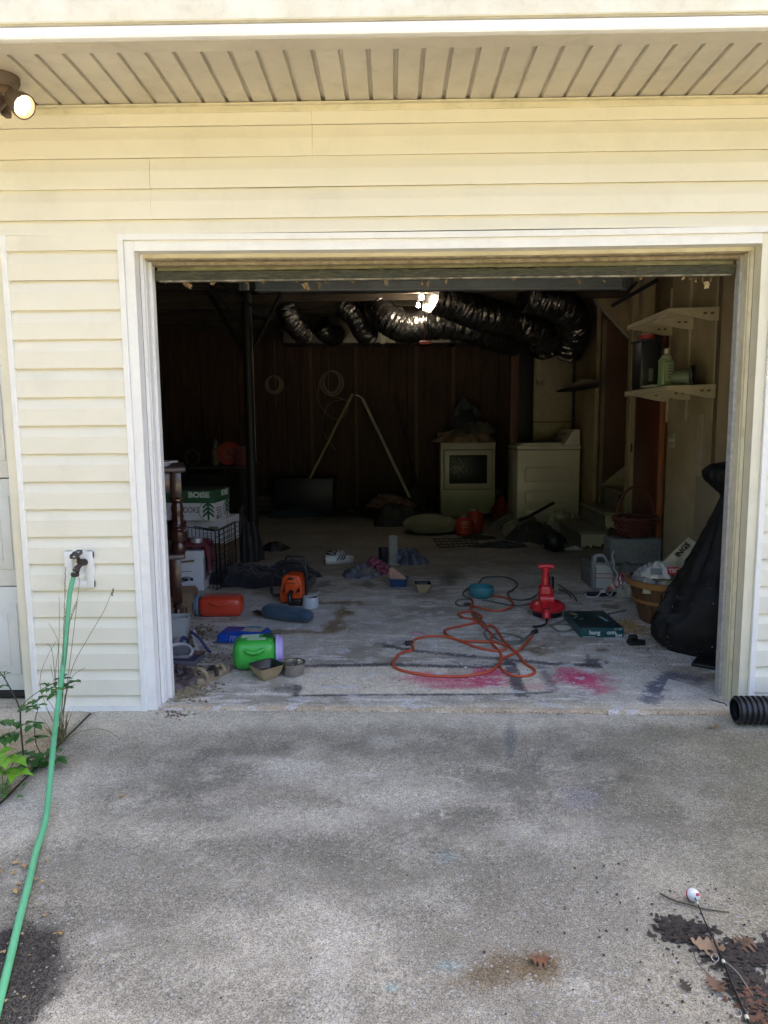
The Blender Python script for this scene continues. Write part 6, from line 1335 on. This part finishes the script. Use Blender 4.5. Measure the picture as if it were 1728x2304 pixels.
tag(ob('green_handle', G().tube([onY(*S8(1050, 375), .45), onY(*S8(1062, 330), .45), onY(*S8(1085, 270), .46), onY(*S8(1120, 200), .47)], .012, 8), M('green_plastic', (.08, .28, .03), .5)), 'bright green plastic handle between black bag and jamb', 'handle')
p = at_floor(1.45, .47); tag(ob('black_tray', G().box((.06, .09, .012), (.3, .2, .02), bev=.006), bkp, None, loc=p, rot=(0, 0, R(-35))), 'flat black tray under the tall black bag', 'tray')
# ================================================================== outside
# floodlight under the soffit
fb = M('flood_bronze', (.10, .065, .045), .5); glow = M('flood_glow', (1, .86, .58), .5, emis=2.2, var=0)
t = thing('flood_light', 'bronze twin floodlight lit under the soffit', 'floodlight', (-1.755, -.29, SZ))
ob('canopy', G().lathe([(.062, 0), (.062, -.02), (.056, -.03), (.05, -.045), (.0, -.047)], 26), fb, t)
ob('sensor', G().box((-.012, .03, -.10), (.03, .045, .075), bev=.010, seg=3), fb, t)
for k, (dx, dy_, az) in enumerate(((.085, -.045, 62), (-.035, -.05, -35))):
    tip = Vector((dx, dy_, -.12)); d = Vector((math.sin(R(az))*.8, -math.cos(R(az))*.62, -.55)).normalized(); Mx = T(tip) @ d.to_track_quat('Z', 'Y').to_matrix().to_4x4()
    hd_ = ob('lamp_head', G().lathe([(.018, -.065), (.03, -.058), (.042, -.01), (.048, .014), (.048, .026), (.043, .026), (.04, .008)], 26, Mx, cap=False), fb, t)
    ob('lamp_lens', G().lathe([(.0405, .008), (.03, -.004), (.024, -.008)], 24, Mx, cap=False), M('amber_glow_ring', (1, .62, .28), .4, emis=.05, var=0), hd_)  # amber surround of the lit bulb, painted on as a faint glow
    ob('lamp_bulb', G().lathe([(.018, -.012), (.024, 0), (.022, .012), (.012, .019), (0, .021)], 20, Mx, cap=False), glow, hd_)
    ob('arm', G().tube([(dx*.25, dy_*.3, -.04), (dx*.5, dy_*.4, -.07), tip-d*.05], .009, 8), fb, t)
# siding block, tap, hose
t = thing('tap_block', 'white square mounting block on the siding behind the tap', 'mounting block', onY(*S3(620, 330), 0)+Vector((0, -.012, 0))); 
ob('frame', G().box((-.048, -.012, 0), (.036, .026, .172), bev=.004).box((.048, -.012, 0), (.036, .026, .172), bev=.004).box((0, -.012, .068), (.132, .0255, .036), bev=.004).box((0, -.012, -.068), (.132, .0255, .036), bev=.004), white, t)
ob('inner_plate', G().box((0, -.0, 0), (.08, .012, .12)), white, t)
tp = onY(*S3(612, 300), -.065); t = thing('garden_tap', 'weathered dark garden tap with a round handwheel', 'tap', tp); tm = M('tap_dark', (.035, .03, .034), .55, .5, col2=(.07, .05, .045), scale=40, bump=.4)
ob('tap_body', G().tube([(.004, .05, .004), (.004, .02, .004), (0, -.0, 0), (-.012, -.016, -.016), (-.018, -.02, -.03)], lambda u: .013+.003*math.sin(u*9), 14), tm, t)
ob('bonnet', G().lathe([(.014, 0), (.014, .012), (.008, .016), (.008, .04)], 14, T(-.002, -.002, .008) @ rx(R(20)) @ ry(R(-14))), tm, t)
Mx = T(-.01, -.022, .05) @ rx(R(28)) @ ry(R(-14))
ob('handwheel', G().tube([Mx @ Vector(((.026+.0025*math.cos(a*8))*math.cos(a), (.026+.0025*math.cos(a*8))*math.sin(a), 0)) for a in np.linspace(0, 6.283, 41)[:-1]], .0045, 7, 1, closed=True), M('wheel_grey', (.10, .10, .105), .5, .6, dirt=.2), t)
g = G()
for k in range(4): a = k*math.pi/2+.3; g.cyl(Mx @ Vector((0, 0, 0)), Mx @ Vector((.025*math.cos(a), .025*math.sin(a), 0)), .004, n=6)
g.lathe([(.008, -.003), (.008, .006), (0, .007)], 12, Mx); ob('wheel_spokes', g, MATS['wheel_grey'], t)
ob('collar', G().lathe([(.017, 0), (.018, .004), (.018, .016), (.014, .02)], 14, T(-.021, -.022, -.052)), tm, t)
hp = [(171, 1279, -.087), (166, 1296, -.092), (158, 1330, -.115), (154, 1365, -.145), (150, 1419, -.21), (143, 1493, -.31), (131, 1583, -.46), (122, 1657, -.60), (115, 1732, -.75), (103, 1840, -.955)]
pts = [onY(*q) for q in hp]
for q in ((81, 1927), (65, 1997), (45, 2075), (18, 2190), (-30, 2380), (-90, 2600)): v = D(*q); pts.append(Vector((v.x, v.y, zd(v.y)+.013)))
pts[9].z = max(pts[9].z, zd(pts[9].y)+.013)
hs = tag(ob('garden_hose', G().tube(pts, .0105, 14, 8), M('hose_green', (.12, .44, .23), .4, col2=(.10, .39, .20), scale=9, dirt=.16), ang=60), 'green garden hose running from the tap across the driveway', 'hose')
# corrugated pipe
a = D(*S8(1195, 1340)); rp = .062; pc = Vector((1.272, -.19, zd(-.19)+rp+.004)); prf = []
for k in range(46):
    x0 = k*.024; prf += [(rp*.86, x0), (rp*.88, x0+.004), (rp, x0+.009), (rp, x0+.019), (rp*.88, x0+.0235)]
inn = [(r_-.006, z_) for r_, z_ in reversed(prf)]
tag(ob('drain_pipe', G().lathe(prf+inn+[prf[0]], 32, ry(R(90)), cap=False), M('pipe_black', (.014, .015, .022), .38, spec=.5, dirt=.05), None, loc=pc, rot=(0, 0, R(-1)), ang=30), 'black corrugated drain pipe lying by the right door trim', 'pipe')
tag(ob('wire_stub', G().tube([onY(*S8(960, 935), .02), onY(*S8(1060, 965), -.02), onY(*S8(1130, 985), -.05), onY(*S8(1165, 1015), -.06)], .003, 5), M('rusty_wire', (.08, .045, .03), .8)), 'thin rusty wire curling out beside the drain pipe', 'wire')
# plants in the joint
def leaflet(g, base, d, nrm, L_, W_, teeth=3, droop=.25):
    d = d.normalized(); s_ = d.cross(nrm).normalized(); n_ = s_.cross(d).normalized(); mid = []; lft = []; rgt = []
    N_ = 7
    for i in range(N_+1):
        t_ = i/N_; w_ = W_*math.sin(math.pi*min(1, t_*1.02)**.75)*(1+.28*math.cos(t_*teeth*2*math.pi)) if i not in (0, N_) else 0
        c = base+d*L_*t_-Vector((0, 0, 1))*droop*L_*t_*t_
        mid.append(c); lft.append(c+s_*w_+n_*w_*.35-d*w_*.1); rgt.append(c-s_*w_+n_*w_*.35-d*w_*.1)
    V = [[g.b.verts.new(p) for p in row] for row in (lft, mid, rgt)]
    for i in range(N_):
        for A, B in ((0, 1), (1, 2)):
            try: g.b.faces.new((V[A][i], V[A][i+1], V[B][i+1], V[B][i]))
            except ValueError: pass
def leafmat(n, c, c2): 
    m_ = M(n, c, .5, col2=c2, scale=18, spec=.35); b = m_.node_tree.nodes['Principled BSDF']; b.inputs['Subsurface Weight'].default_value = .0; return m_
LG = leafmat('leaf_green', (.035, .14, .02), (.022, .095, .016)); LL = leafmat('leaf_lime', (.15, .34, .025), (.11, .27, .02)); SG = M('stem_green', (.06, .10, .03), .6, col2=(.07, .06, .03), scale=20)
def compound(par, base, d, L_, n_=3, sz=.05, rr=random, mat=LG):
    d = d.normalized(); tip = base+d*L_-Vector((0, 0, .25*L_)); mid = base.lerp(tip, .5)+Vector((0, 0, .05*L_)); ob('stalk', G().tube([base, mid, tip], .0016, 5, 4), SG, par)
    sd_ = d.cross(Vector((0, 0, 1))).normalized()
    g = G(); leaflet(g, tip, d+Vector((0, 0, -.2)), Vector((0, 0, 1)), sz*1.25, sz*.33); ob('leaf', g, mat, par, ang=80, recalc=False)
    for k in range(n_):
        t_ = .35+.6*k/max(1, n_-1) if n_ > 1 else .6; c = base.lerp(mid, min(1, t_*2)) if t_ < .5 else mid.lerp(tip, t_*2-1)
        for s_ in (-1, 1): g = G(); leaflet(g, c, sd_*s_+d*.55+Vector((0, 0, rr.uniform(-.3, .1))), Vector((0, 0, 1)), sz*rr.uniform(.8, 1.1), sz*.3); ob('leaf', g, mat, par, ang=80, recalc=False)
def DP(x, y): v = D(*S3(x, y)); return Vector((v.x, v.y, zd(v.y)-.004))
rr = random.Random(11)
pb = DP(190, 1900); t = thing('tomato_seedling', 'tall thin tomato seedling growing in the driveway joint', 'plant', pb)
Yp = pb.y; sp = [onY(*S3(*q), Yp+dy_)-pb for q, dy_ in (((190, 1895), 0), ((178, 1750), .01), ((165, 1620), .015), ((155, 1500), .02), ((152, 1410), .02), ((130, 1340), .02), ((85, 1250), .02), ((40, 1170), .01), ((5, 1120), 0), ((-30, 1060), 0))]
ob('stem', G().tube(sp, lambda u: .0042-.0025*u, 7, 4), M('stem_dark', (.035, .04, .028), .6), t)
def pl(q, dy_=0): return onY(*S3(*q), Yp+dy_)-pb
for b0_, e0, n_, sz in (((155, 1500), (20, 1460), 3, .038), ((155, 1510), (240, 1480), 2, .04), ((160, 1560), (30, 1590), 3, .04), ((152, 1410), (240, 1330), 2, .03), ((150, 1400), (290, 1250), 2, .034), ((40, 1170), (30, 1075), 1, .022), ((60, 1210), (20, 1200), 1, .018), ((290, 1260), (420, 1190), 3, .026)):
    a, b_ = pl(b0_, .02), pl(e0, -.03+rr.uniform(-.03, .02)); compound(t, a, b_-a, (b_-a).length, n_, sz*1.35, rr)
ob('stalk', G().tube([pl((152, 1410), .02), pl((190, 1340)), pl((290, 1260)), pl((420, 1190))], .0016, 5), SG, t)
pb2 = DP(330, 1800); t = thing('tomato_seedling', 'short bushy tomato seedling beside the garden hose', 'plant', pb2); Yq = pb2.y
def pl2(q, dy_=0): return onY(*S3(*q), Yq+dy_)-pb2
ob('stem', G().tube([Vector((0, 0, 0)), pl2((310, 1740)), pl2((270, 1640)), pl2((262, 1500)), pl2((290, 1380))], lambda u: .003-.0015*u, 6), SG, t)
for b0_, e0, n_, sz in (((310, 1740), (200, 1690), 2, .04), ((310, 1740), (400, 1660), 2, .04), ((310, 1750), (230, 1760), 2, .045), ((320, 1770), (280, 1830), 2, .045), ((320, 1770), (420, 1740), 2, .04), ((265, 1640), (280, 1590), 1, .04), ((290, 1385), (300, 1330), 1, .03)):
    a, b_ = pl2(b0_), pl2(e0, -.05+rr.uniform(-.02, .03)); compound(t, a, b_-a, (b_-a).length, n_, sz*1.35, rr)
pb3 = DP(300, 1620); t = thing('tomato_seedling', 'leafy tomato sprig rising behind the hose by the siding', 'plant', Vector((pb3.x+.06, -.3, zd(-.3)-.004))); b3 = t.location
def pl3(q, dy_=0): return onY(*S3(*q), -.3+dy_)-b3
ob('stem', G().tube([Vector((0, 0, 0)), pl3((430, 1500)), pl3((455, 1300)), pl3((470, 1180))], lambda u: .003-.0015*u, 6), SG, t)
for b0_, e0, n_, sz in (((465, 1200), (475, 1130), 1, .035), ((465, 1220), (540, 1160), 1, .04), ((460, 1250), (500, 1210), 1, .035), ((458, 1260), (420, 1265), 1, .035), ((465, 1210), (360, 1180), 2, .025), ((440, 1450), (420, 1720), 1, .04)):
    a, b_ = pl3(b0_), pl3(e0, -.03); compound(t, a, b_-a, (b_-a).length, n_, sz*1.35, rr)
pb4 = DP(30, 2040); t = thing('weed', 'lime green broad leaved weed at the driveway edge', 'weed', pb4)
for k in range(6):
    a = k*1.05; d = Vector((math.cos(a)*.05, math.sin(a)*.05, .09+.03*(k % 3))); ob('stem', G().tube([Vector((0, 0, 0)), d*.5+Vector((0, 0, .02)), d], .0022, 5), M('stem_lime', (.14, .25, .05), .6), t)
    for j in range(4): b_ = a+j*1.6+rr.uniform(-.3, .3); g = G(); leaflet(g, d, Vector((math.cos(b_), math.sin(b_), rr.uniform(-.1, .35))), Vector((0, 0, 1)), rr.uniform(.05, .075), .022, 5, .35); ob('leaf', g, LL, t, ang=80, recalc=False)
for k in range(12): a = rr.uniform(0, 6.28); c = Vector((rr.uniform(-.06, .09), rr.uniform(-.05, .06), .02)); g = G(); leaflet(g, c, Vector((math.cos(a), math.sin(a), .1)), Vector((0, 0, 1)), .028, .011, 3, .2); ob('leaf', g, M('leaf_pale', (.09, .2, .05), .6), t, ang=80, recalc=False)
pb5 = DP(455, 1640); t = thing('grass_clump', 'clump of tall seeding grass growing beside the hose', 'grass', pb5)
def pl5(q, dy_=0): return onY(*S3(*q), pb5.y+dy_)-pb5
gg = M('grass_olive', (.13, .15, .05), .7, col2=(.16, .12, .06), scale=12)
for L_ in (((460, 1600), (470, 1300), (480, 800), (488, 560), (495, 330)), ((465, 1600), (500, 1250), (545, 900), (580, 600), (598, 430), (580, 370)), ((470, 1600), (530, 1130), (650, 880), (780, 660), (850, 490)), ((455, 1600), (440, 1200), (447, 800), (446, 545)), ((460, 1600), (480, 1200), (530, 720), (585, 570)), ((450, 1600), (420, 1150), (440, 900), (370, 745)), ((450, 1600), (430, 1300), (380, 1060)), ((455, 1600), (400, 1000), (350, 900)), ((445, 1600), (410, 1400), (300, 1260)), ((465, 1600), (520, 1200), (640, 1080)), ((465, 1600), (490, 1290), (565, 1205)), ((450, 1600), (300, 1200), (420, 880)), ((470, 1590), (478, 1400), (500, 1250)), ((480, 1590), (620, 1560), (780, 1545), (900, 1615)), ((460, 1590), (450, 1400), (470, 1000))):
    P = [pl5(q, .01*i) for i, q in enumerate(L_)]; P[0] = Vector((rr.uniform(-.015, .015), rr.uniform(-.015, .015), 0))
    P = [Vector((p.x, min(p.y, -.03-pb5.y), max(p.z, .003))) for p in P]; ob('grass_stalk', G().tube(P, lambda u: .0016-.0008*u, 4, 5), gg, t)
g = G()
for L_ in (((488, 560), (495, 330)), ((480, 830), (490, 600)), ((535, 720), (585, 570)), ((845, 540), (856, 490)), ((470, 950), (500, 640))):
    a, b_ = pl5(L_[0], .03), pl5(L_[1], .035)
    for k in range(22): c = a.lerp(b_, k/21); c.y = min(c.y, -.035-pb5.y); d = Vector((rr.uniform(-1, 1), rr.uniform(-.4, .2), .8)).normalized()*.006; g.tube([c, c+d*.5, c+d], lambda u: .0013, 4, 1)
ob('seed_heads', g, M('seed_brown', (.2, .17, .08), .8), t)['kind'] = 'stuff'
for k in range(14): a = rr.uniform(0, 6.28); e = Vector((math.cos(a)*.07, math.sin(a)*.05-.02, rr.uniform(.08, .22))); g = G(); leaflet(g, Vector((rr.uniform(-.02, .02), rr.uniform(-.02, .02), 0)), e, Vector((0, 0, 1)), e.length, .003, 0, .15); ob('blade', g, gg, t, ang=80, recalc=False)
# bobber on its rod tip, twig, leaves
p = D(*S7(870, 445)); t = thing('fishing_bobber', 'white and red fishing bobber on the driveway', 'bobber', Vector((p.x, p.y+.012, zd(p.y)+.0185)), (R(-125), 0, R(25)))
ob('white_half', G().lathe([(0, -.0185), (.007, -.0172), (.013, -.0128), (.0172, -.006), (.0178, .002)], 24, cap=False), M('bob_white', (.80, .80, .82), .2), t); ob('red_half', G().lathe([(.0178, .002), (.0165, .009), (.012, .0145), (.006, .0178), (0, .0185)], 24, cap=False), M('bob_red', (.55, .02, .08), .25), t); ob('button', G().cyl((0, 0, -.0225), (0, 0, -.016), .0045, n=12), M('bob_button', (.5, .01, .06), .3), t)
rq = [D(*S7(*q)) for q in ((858, 440), (900, 510), (975, 690), (1060, 860), (1110, 960), (1180, 1115), (1290, 1400), (1430, 1720), (1520, 1980))]; t = thing('fishing_rod', 'thin black fishing rod tip lying across dead leaves', 'fishing rod', rq[0])
P = [v-rq[0]+Vector((0, 0, .022-.002*i if i < 4 else .012)) for i, v in enumerate(rq)]; ob('blank', G().tube(P, lambda u: .0016+.0022*u, 8, 5), M('rod_black', (.012, .012, .014), .3, spec=.6), t)
for i in (1, 5, 7): d = (P[i+1]-P[i]).normalized(); ob('wrap_band', G().cyl(P[i]-d*.005, P[i]+d*.006, .0026+.0003*i, n=10), M('wrap_cream', (.58, .60, .48), .4), t)
for i in (5, 7): c = P[i]+Vector((-.016, .012, .002)); ob('line_guide', G().tube([c+Vector((.009*math.cos(a), .006*math.sin(a), .006*math.sin(a))) for a in np.linspace(0, 6.283, 17)[:-1]], .0009, 5, 1, closed=True), M('guide_steel', (.5, .5, .52), .3, .8), t)
tw = M('twig_bark', (.05, .038, .025), .85, bump=.4, col2=(.09, .07, .05), scale=40)
def DZ(q, h=.004): v = D(*q); return Vector((v.x, v.y, zd(v.y)+h))
tag(ob('twig', G().tube([DZ(S7(500, 360), .008), DZ(S7(640, 430), .007), DZ(S7(850, 485), .006), DZ(S7(1000, 520)), DZ(S7(1240, 550))], lambda u: .003-.0015*u, 6), tw), 'dark twig crossing under the fishing bobber', 'twig')
tag(ob('twig', G().tube([DZ(S7(1210, 1090)), DZ(S7(1330, 1200)), DZ(S7(1420, 1330)), DZ(S7(1490, 1440))], .0018, 6), M('twig_grey', (.22, .2, .16), .8)), 'pale thin stalk lying right of the fishing rod', 'twig')
tag(ob('twig', G().tube([DZ(S7(860, 980)), DZ(S7(900, 1090)), DZ(S7(1010, 1210)), DZ(S7(1050, 1250))], .0012, 5), tw), 'curved dark leaf stalk left of the fishing rod', 'twig')
def oak(L_, seed):
    g = G(); pts_ = []; N_ = 34
    for i in range(N_+1):
        t_ = i/N_; w_ = L_*.32*math.sin(math.pi*t_**.8)*(1+.55*math.sin(t_*4.5*2*math.pi+seed)); pts_.append((max(.002, w_) if 0 < i < N_ else .0008, (t_-.5)*L_))
    def f(u, v):
        w_, y_ = pts_[round(v*N_)]; x_ = (2*u-1)*w_; return Vector((x_, y_, .006+.10*abs(x_)+.012*mnoise.noise(Vector((x_*30, y_*30, seed)))+.4*y_*y_/L_))
    return g.surf(f, 7, N_+1)
for i, (q, L_, rot, mt, lb) in enumerate(((S7(1010, 930), .085, 1.2, M('oak_tan', (.26, .17, .10), .8, col2=(.18, .12, .075), scale=30), 'curled tan oak leaf under the fishing rod'), (S7(1390, 900), .07, 2.0, M('oak_brown', (.15, .085, .05), .8, col2=(.09, .055, .035), scale=30), 'brown oak leaf on the dark leaf mat'), (S7(770, 1350), .035, .5, M('leaf_dark', (.05, .038, .03), .85), 'small dark leaf alone on the concrete'), (S7(1090, 1340), .06, .3, MATS['oak_brown'], 'flat rusty leaf right of the small dark leaf'),
        (zoom(864, 1500, 1.92)(670, 1275), .06, 1.5, M('leaf_copper', (.2, .09, .045), .8), 'copper coloured leaf on the brown stain'), (S8(990, 1290), .05, 1.6, M('leaf_tan2', (.34, .22, .11), .8), 'dry stalked leaf on the driveway before the drain pipe'))):
    v = D(*q); tag(ob('oak_leaf', oak(L_, i*1.7), mt, None, loc=(v.x, v.y, zd(v.y)), rot=(0, 0, rot), ang=60, recalc=False), lb, 'leaf')
# scattered stuff
def flakes(name, label, cat, mat, gen, n, s0, s1, seed, zfun, lift=.001, thick=.6):
    g = G(); r_ = random.Random(seed)
    for k in range(n):
        x_, y_ = gen(r_); s_ = r_.uniform(s0, s1); z_ = zfun(y_)+lift+s_*.12; a = r_.uniform(0, 6.283); tl = Matrix.Rotation(r_.uniform(-.5, .5), 4, 'X') @ Matrix.Rotation(a, 4, 'Z'); vs = []
        m_ = 5
        for j in range(m_): b_ = j*2*math.pi/m_+r_.uniform(-.3, .3); vs.append((T(x_, y_, z_) @ tl) @ Vector((s_*math.cos(b_), s_*r_.uniform(.4, .9)*math.sin(b_), 0)))
        top = (T(x_, y_, z_) @ tl) @ Vector((0, 0, s_*thick)); g.add(vs+[top], [(j, (j+1) % m_, m_) for j in range(m_)]+[tuple(reversed(range(m_)))])
    return tag(ob(name, g, mat, ang=30), label, cat, kind='stuff')
def around(q, sx_, sy_, fn=D): c = fn(*q); return lambda r_: (r_.gauss(c.x, sx_), r_.gauss(c.y, sy_))
cc = D(*S6(400, 1250))
def patch(r_):
    while True:
        x_, y_ = r_.uniform(-1.36, -.93), r_.uniform(-2.1, -1.32); d = math.hypot((x_+1.24)/.175, (y_+1.74)/.33)+.28*mnoise.noise(Vector((x_*9, y_*9, 3)))
        if d < .86 or (d < 1.25 and r_.random() < .12): return x_, y_
flakes('black_grit', 'patch of black grit spread on the driveway beside the hose', 'grit', M('grit_black', (.03, .026, .025), 1, col2=(.055, .047, .043), scale=90, spec=.1), patch, 9000, .001, .0023, 1, zd)
flakes('wood_bits', 'pale wood shreds sprinkled over the black grit', 'wood chips', M('shred_pale', (.42, .33, .22), .85, col2=(.3, .22, .13), scale=60), patch, 60, .0015, .006, 2, zd, .004, .2)
chip = M('chip_tan', (.45, .30, .13), .8, col2=(.33, .2, .08), scale=50)
for i, q in enumerate(((115, 350), (180, 375), (10, 410), (105, 425), (140, 505), (265, 470), (320, 490), (355, 325), (230, 640), (280, 655), (335, 740), (455, 875), (410, 880), (222, 1040), (35, 1015), (125, 560))):
    v = D(*S6(*q)); sz = (.016, .02, .012, .013, .012, .012, .01, .012, .009, .009, .012, .015, .007, .006, .01, .02)[i]
    tag(ob('wood_chip', scrap(sz, i+40, .25), chip, None, loc=(v.x, v.y, zd(v.y)+.006), rot=(rr.uniform(-.2, .2), rr.uniform(-.2, .2), rr.uniform(0, 6))), 'tan wood chip lying near the garden hose', 'wood chip', 'wood chips around the hose')
v = D(*zoom(0, 1500, 1.92)(528, 565)); tag(ob('wood_chip', scrap(.016, 77, .3), chip, None, loc=(v.x, v.y, zd(v.y)+.007), rot=(0, 0, 2)), 'single tan wood chip out on the bare grey driveway', 'wood chip')
flakes('dark_crumbs', 'dark crumbs scattered over the driveway', 'crumbs', M('crumb_dark', (.03, .028, .026), .9), lambda r_: (r_.uniform(-1.7, 1.3), r_.uniform(-1.9, -.05)), 420, .0012, .0036, 3, zd)
flakes('dark_crumbs', 'dark nut shells and crumbs near the fishing rod', 'crumbs', M('crumb_brown', (.045, .035, .027), .9), lambda r_: (r_.gauss(.55, .2), r_.gauss(-1.55, .18)), 150, .002, .0065, 4, zd)
flakes('pebbles', 'small pale pebbles exposed in the concrete', 'pebbles', M('pebble_pale', (.30, .30, .30), .8, col2=(.17, .18, .20), scale=60), lambda r_: (r_.uniform(-.6, .75), r_.triangular(-2.1, -1.45, -1.95)), 260, .002, .006, 5, zd, -.0012, .35)
mulch = M('mulch_black', (.016, .013, .012), .8, col2=(.035, .025, .018), scale=50)
ax0, ax1 = D(*S7(700, 700)), D(*S7(1550, 1500))
def mul_(r_):
    k = r_.random()
    if k < .35: c = D(*S7(760, 740)); return r_.gauss(c.x, .03), r_.gauss(c.y, .02)
    if k < .65: c = D(*S7(1420, 980)); return r_.gauss(c.x, .06), r_.gauss(c.y, .022)
    t_ = r_.uniform(.3, 1.15); c = D(*S7(1000+500*t_, 800+750*t_)); return r_.gauss(c.x+.02, .028), r_.gauss(c.y, .022)
flakes('leaf_mulch', 'wet black rotting leaf mulch along the fishing rod', 'mulch', mulch, mul_, 1300, .003, .014, 6, zd, .001, .1)
flakes('leaf_mulch', 'reddish rotting leaf bits by the lower fishing rod', 'mulch', M('mulch_red', (.12, .055, .03), .85, scale=40), lambda r_: (r_.gauss(.60, .03), r_.gauss(-1.75, .05)), 160, .004, .011, 7, zd, .003, .25)
# inside the sill: grit, leaf debris, white flakes
flakes('floor_grit', 'dark grit sprinkled over the garage floor', 'grit', MATS['crumb_dark'], lambda r_: (r_.uniform(-1.4, 1.5), r_.triangular(-.02, 2.6, .4)), 900, .0014, .0042, 8, zf, .003)
flakes('floor_grit', 'dark grit gathered round the teal box and black bag', 'grit', M('grit_dark2', (.03, .027, .024), .9), lambda r_: (r_.gauss(1.27, .12), r_.gauss(.85, .22)), 420, .0015, .005, 9, zf, .003)
flakes('paint_flakes', 'white paint flakes on the garage floor', 'flakes', M('flake_white', (.66, .67, .70), .8), lambda r_: (r_.gauss(-.1, .75), abs(r_.gauss(.2, 1.0))), 160, .002, .010, 10, zf, .0025, .06)
flakes('leaf_debris', 'heap of dry leaf debris in the left jamb corner', 'leaf debris', M('debris_tan', (.36, .30, .19), .85, col2=(.14, .11, .07), scale=40), lambda r_: (r_.gauss(-1.275, .055), abs(r_.gauss(.18, .08))+.04), 700, .003, .013, 11, zf, .003, .4)
flakes('leaf_debris', 'dark crumbs of debris round the sandals', 'leaf debris', MATS['crumb_brown'], lambda r_: (min(-1.1, r_.gauss(-1.33, .09)), r_.triangular(.1, 1.2, .4)), 600, .002, .007, 12, zf, .003, .5)
flakes('leaf_debris', 'straw and leaf litter at the foot of the side table', 'leaf debris', M('debris_olive', (.17, .135, .07), .85, col2=(.07, .055, .03), scale=40), lambda r_: (r_.gauss(-1.50, .055), r_.gauss(1.12, .09)), 420, .003, .012, 13, zf, .003, .35)
flakes('leaf_debris', 'golden dry leaf flakes clinging round the bushel basket', 'leaf debris', M('debris_gold', (.45, .30, .11), .8, col2=(.3, .19, .07), scale=40), lambda r_: (r_.gauss(1.28, .045), r_.gauss(1.22, .09)), 420, .003, .013, 14, zf, .003, .35)
flakes('leaf_debris', 'rust brown litter along the sill joint', 'leaf debris', M('debris_rust', (.15, .09, .05), .9), lambda r_: (lambda x_: (x_, front(np.float64(x_))-.012+r_.gauss(0, .006)))(r_.triangular(-1.35, 1.3, 1.2)), 240, .0015, .005, 15, zd, .002)
flakes('leaf_debris', 'rust brown litter below the left door jamb', 'leaf debris', MATS['debris_rust'], lambda r_: (r_.gauss(-1.27, .05), r_.gauss(-.07, .03)), 60, .002, .008, 16, zd, .002)

# unseen trees added behind the camera to close off the low sky
g = G(); rt = random.Random(21)
V, Fc = [], []
for k in range(46):
    a = R(-125+140*k/45)+rt.uniform(-.03, .03); rd = rt.uniform(17, 25); cx, cy = rd*math.sin(a), -3-rd*math.cos(a); h = rt.uniform(8, 13); rw_ = rt.uniform(2.2, 3.6)
    g.tube([(cx, cy, -.35), (cx+rt.uniform(-.3, .3), cy, h*.45), (cx, cy, h*.8)], lambda u: .22-.16*u, 6, 2)
    for j in range(420):
        th, ph = rt.uniform(0, 6.283), math.acos(rt.uniform(-1, 1)); q = rt.uniform(.55, 1)*(1+.3*mnoise.noise(Vector((th, ph*2, k))))
        c = Vector((cx+rw_*q*math.cos(th)*math.sin(ph), cy+rw_*q*math.sin(th)*math.sin(ph), h*.56+h*.46*q*math.cos(ph))); s_ = rt.uniform(.22, .5)
        d1 = Vector((rt.gauss(0, 1), rt.gauss(0, 1), rt.gauss(0, 1))).normalized(); d2 = d1.orthogonal().normalized(); i0 = len(V); V += [c-d1*s_, c+d2*s_*.6, c+d1*s_, c-d2*s_*.6]; Fc.append((i0, i0+1, i0+2, i0+3))
g.add(V, Fc)
tag(ob('sky_block_trees', g, M('belt_leaves', (.06, .10, .03), .8, col2=(.035, .06, .02), scale=.6), ang=30, recalc=False), 'unseen belt of leafy trees added to block the low sky', 'trees', kind='stuff')
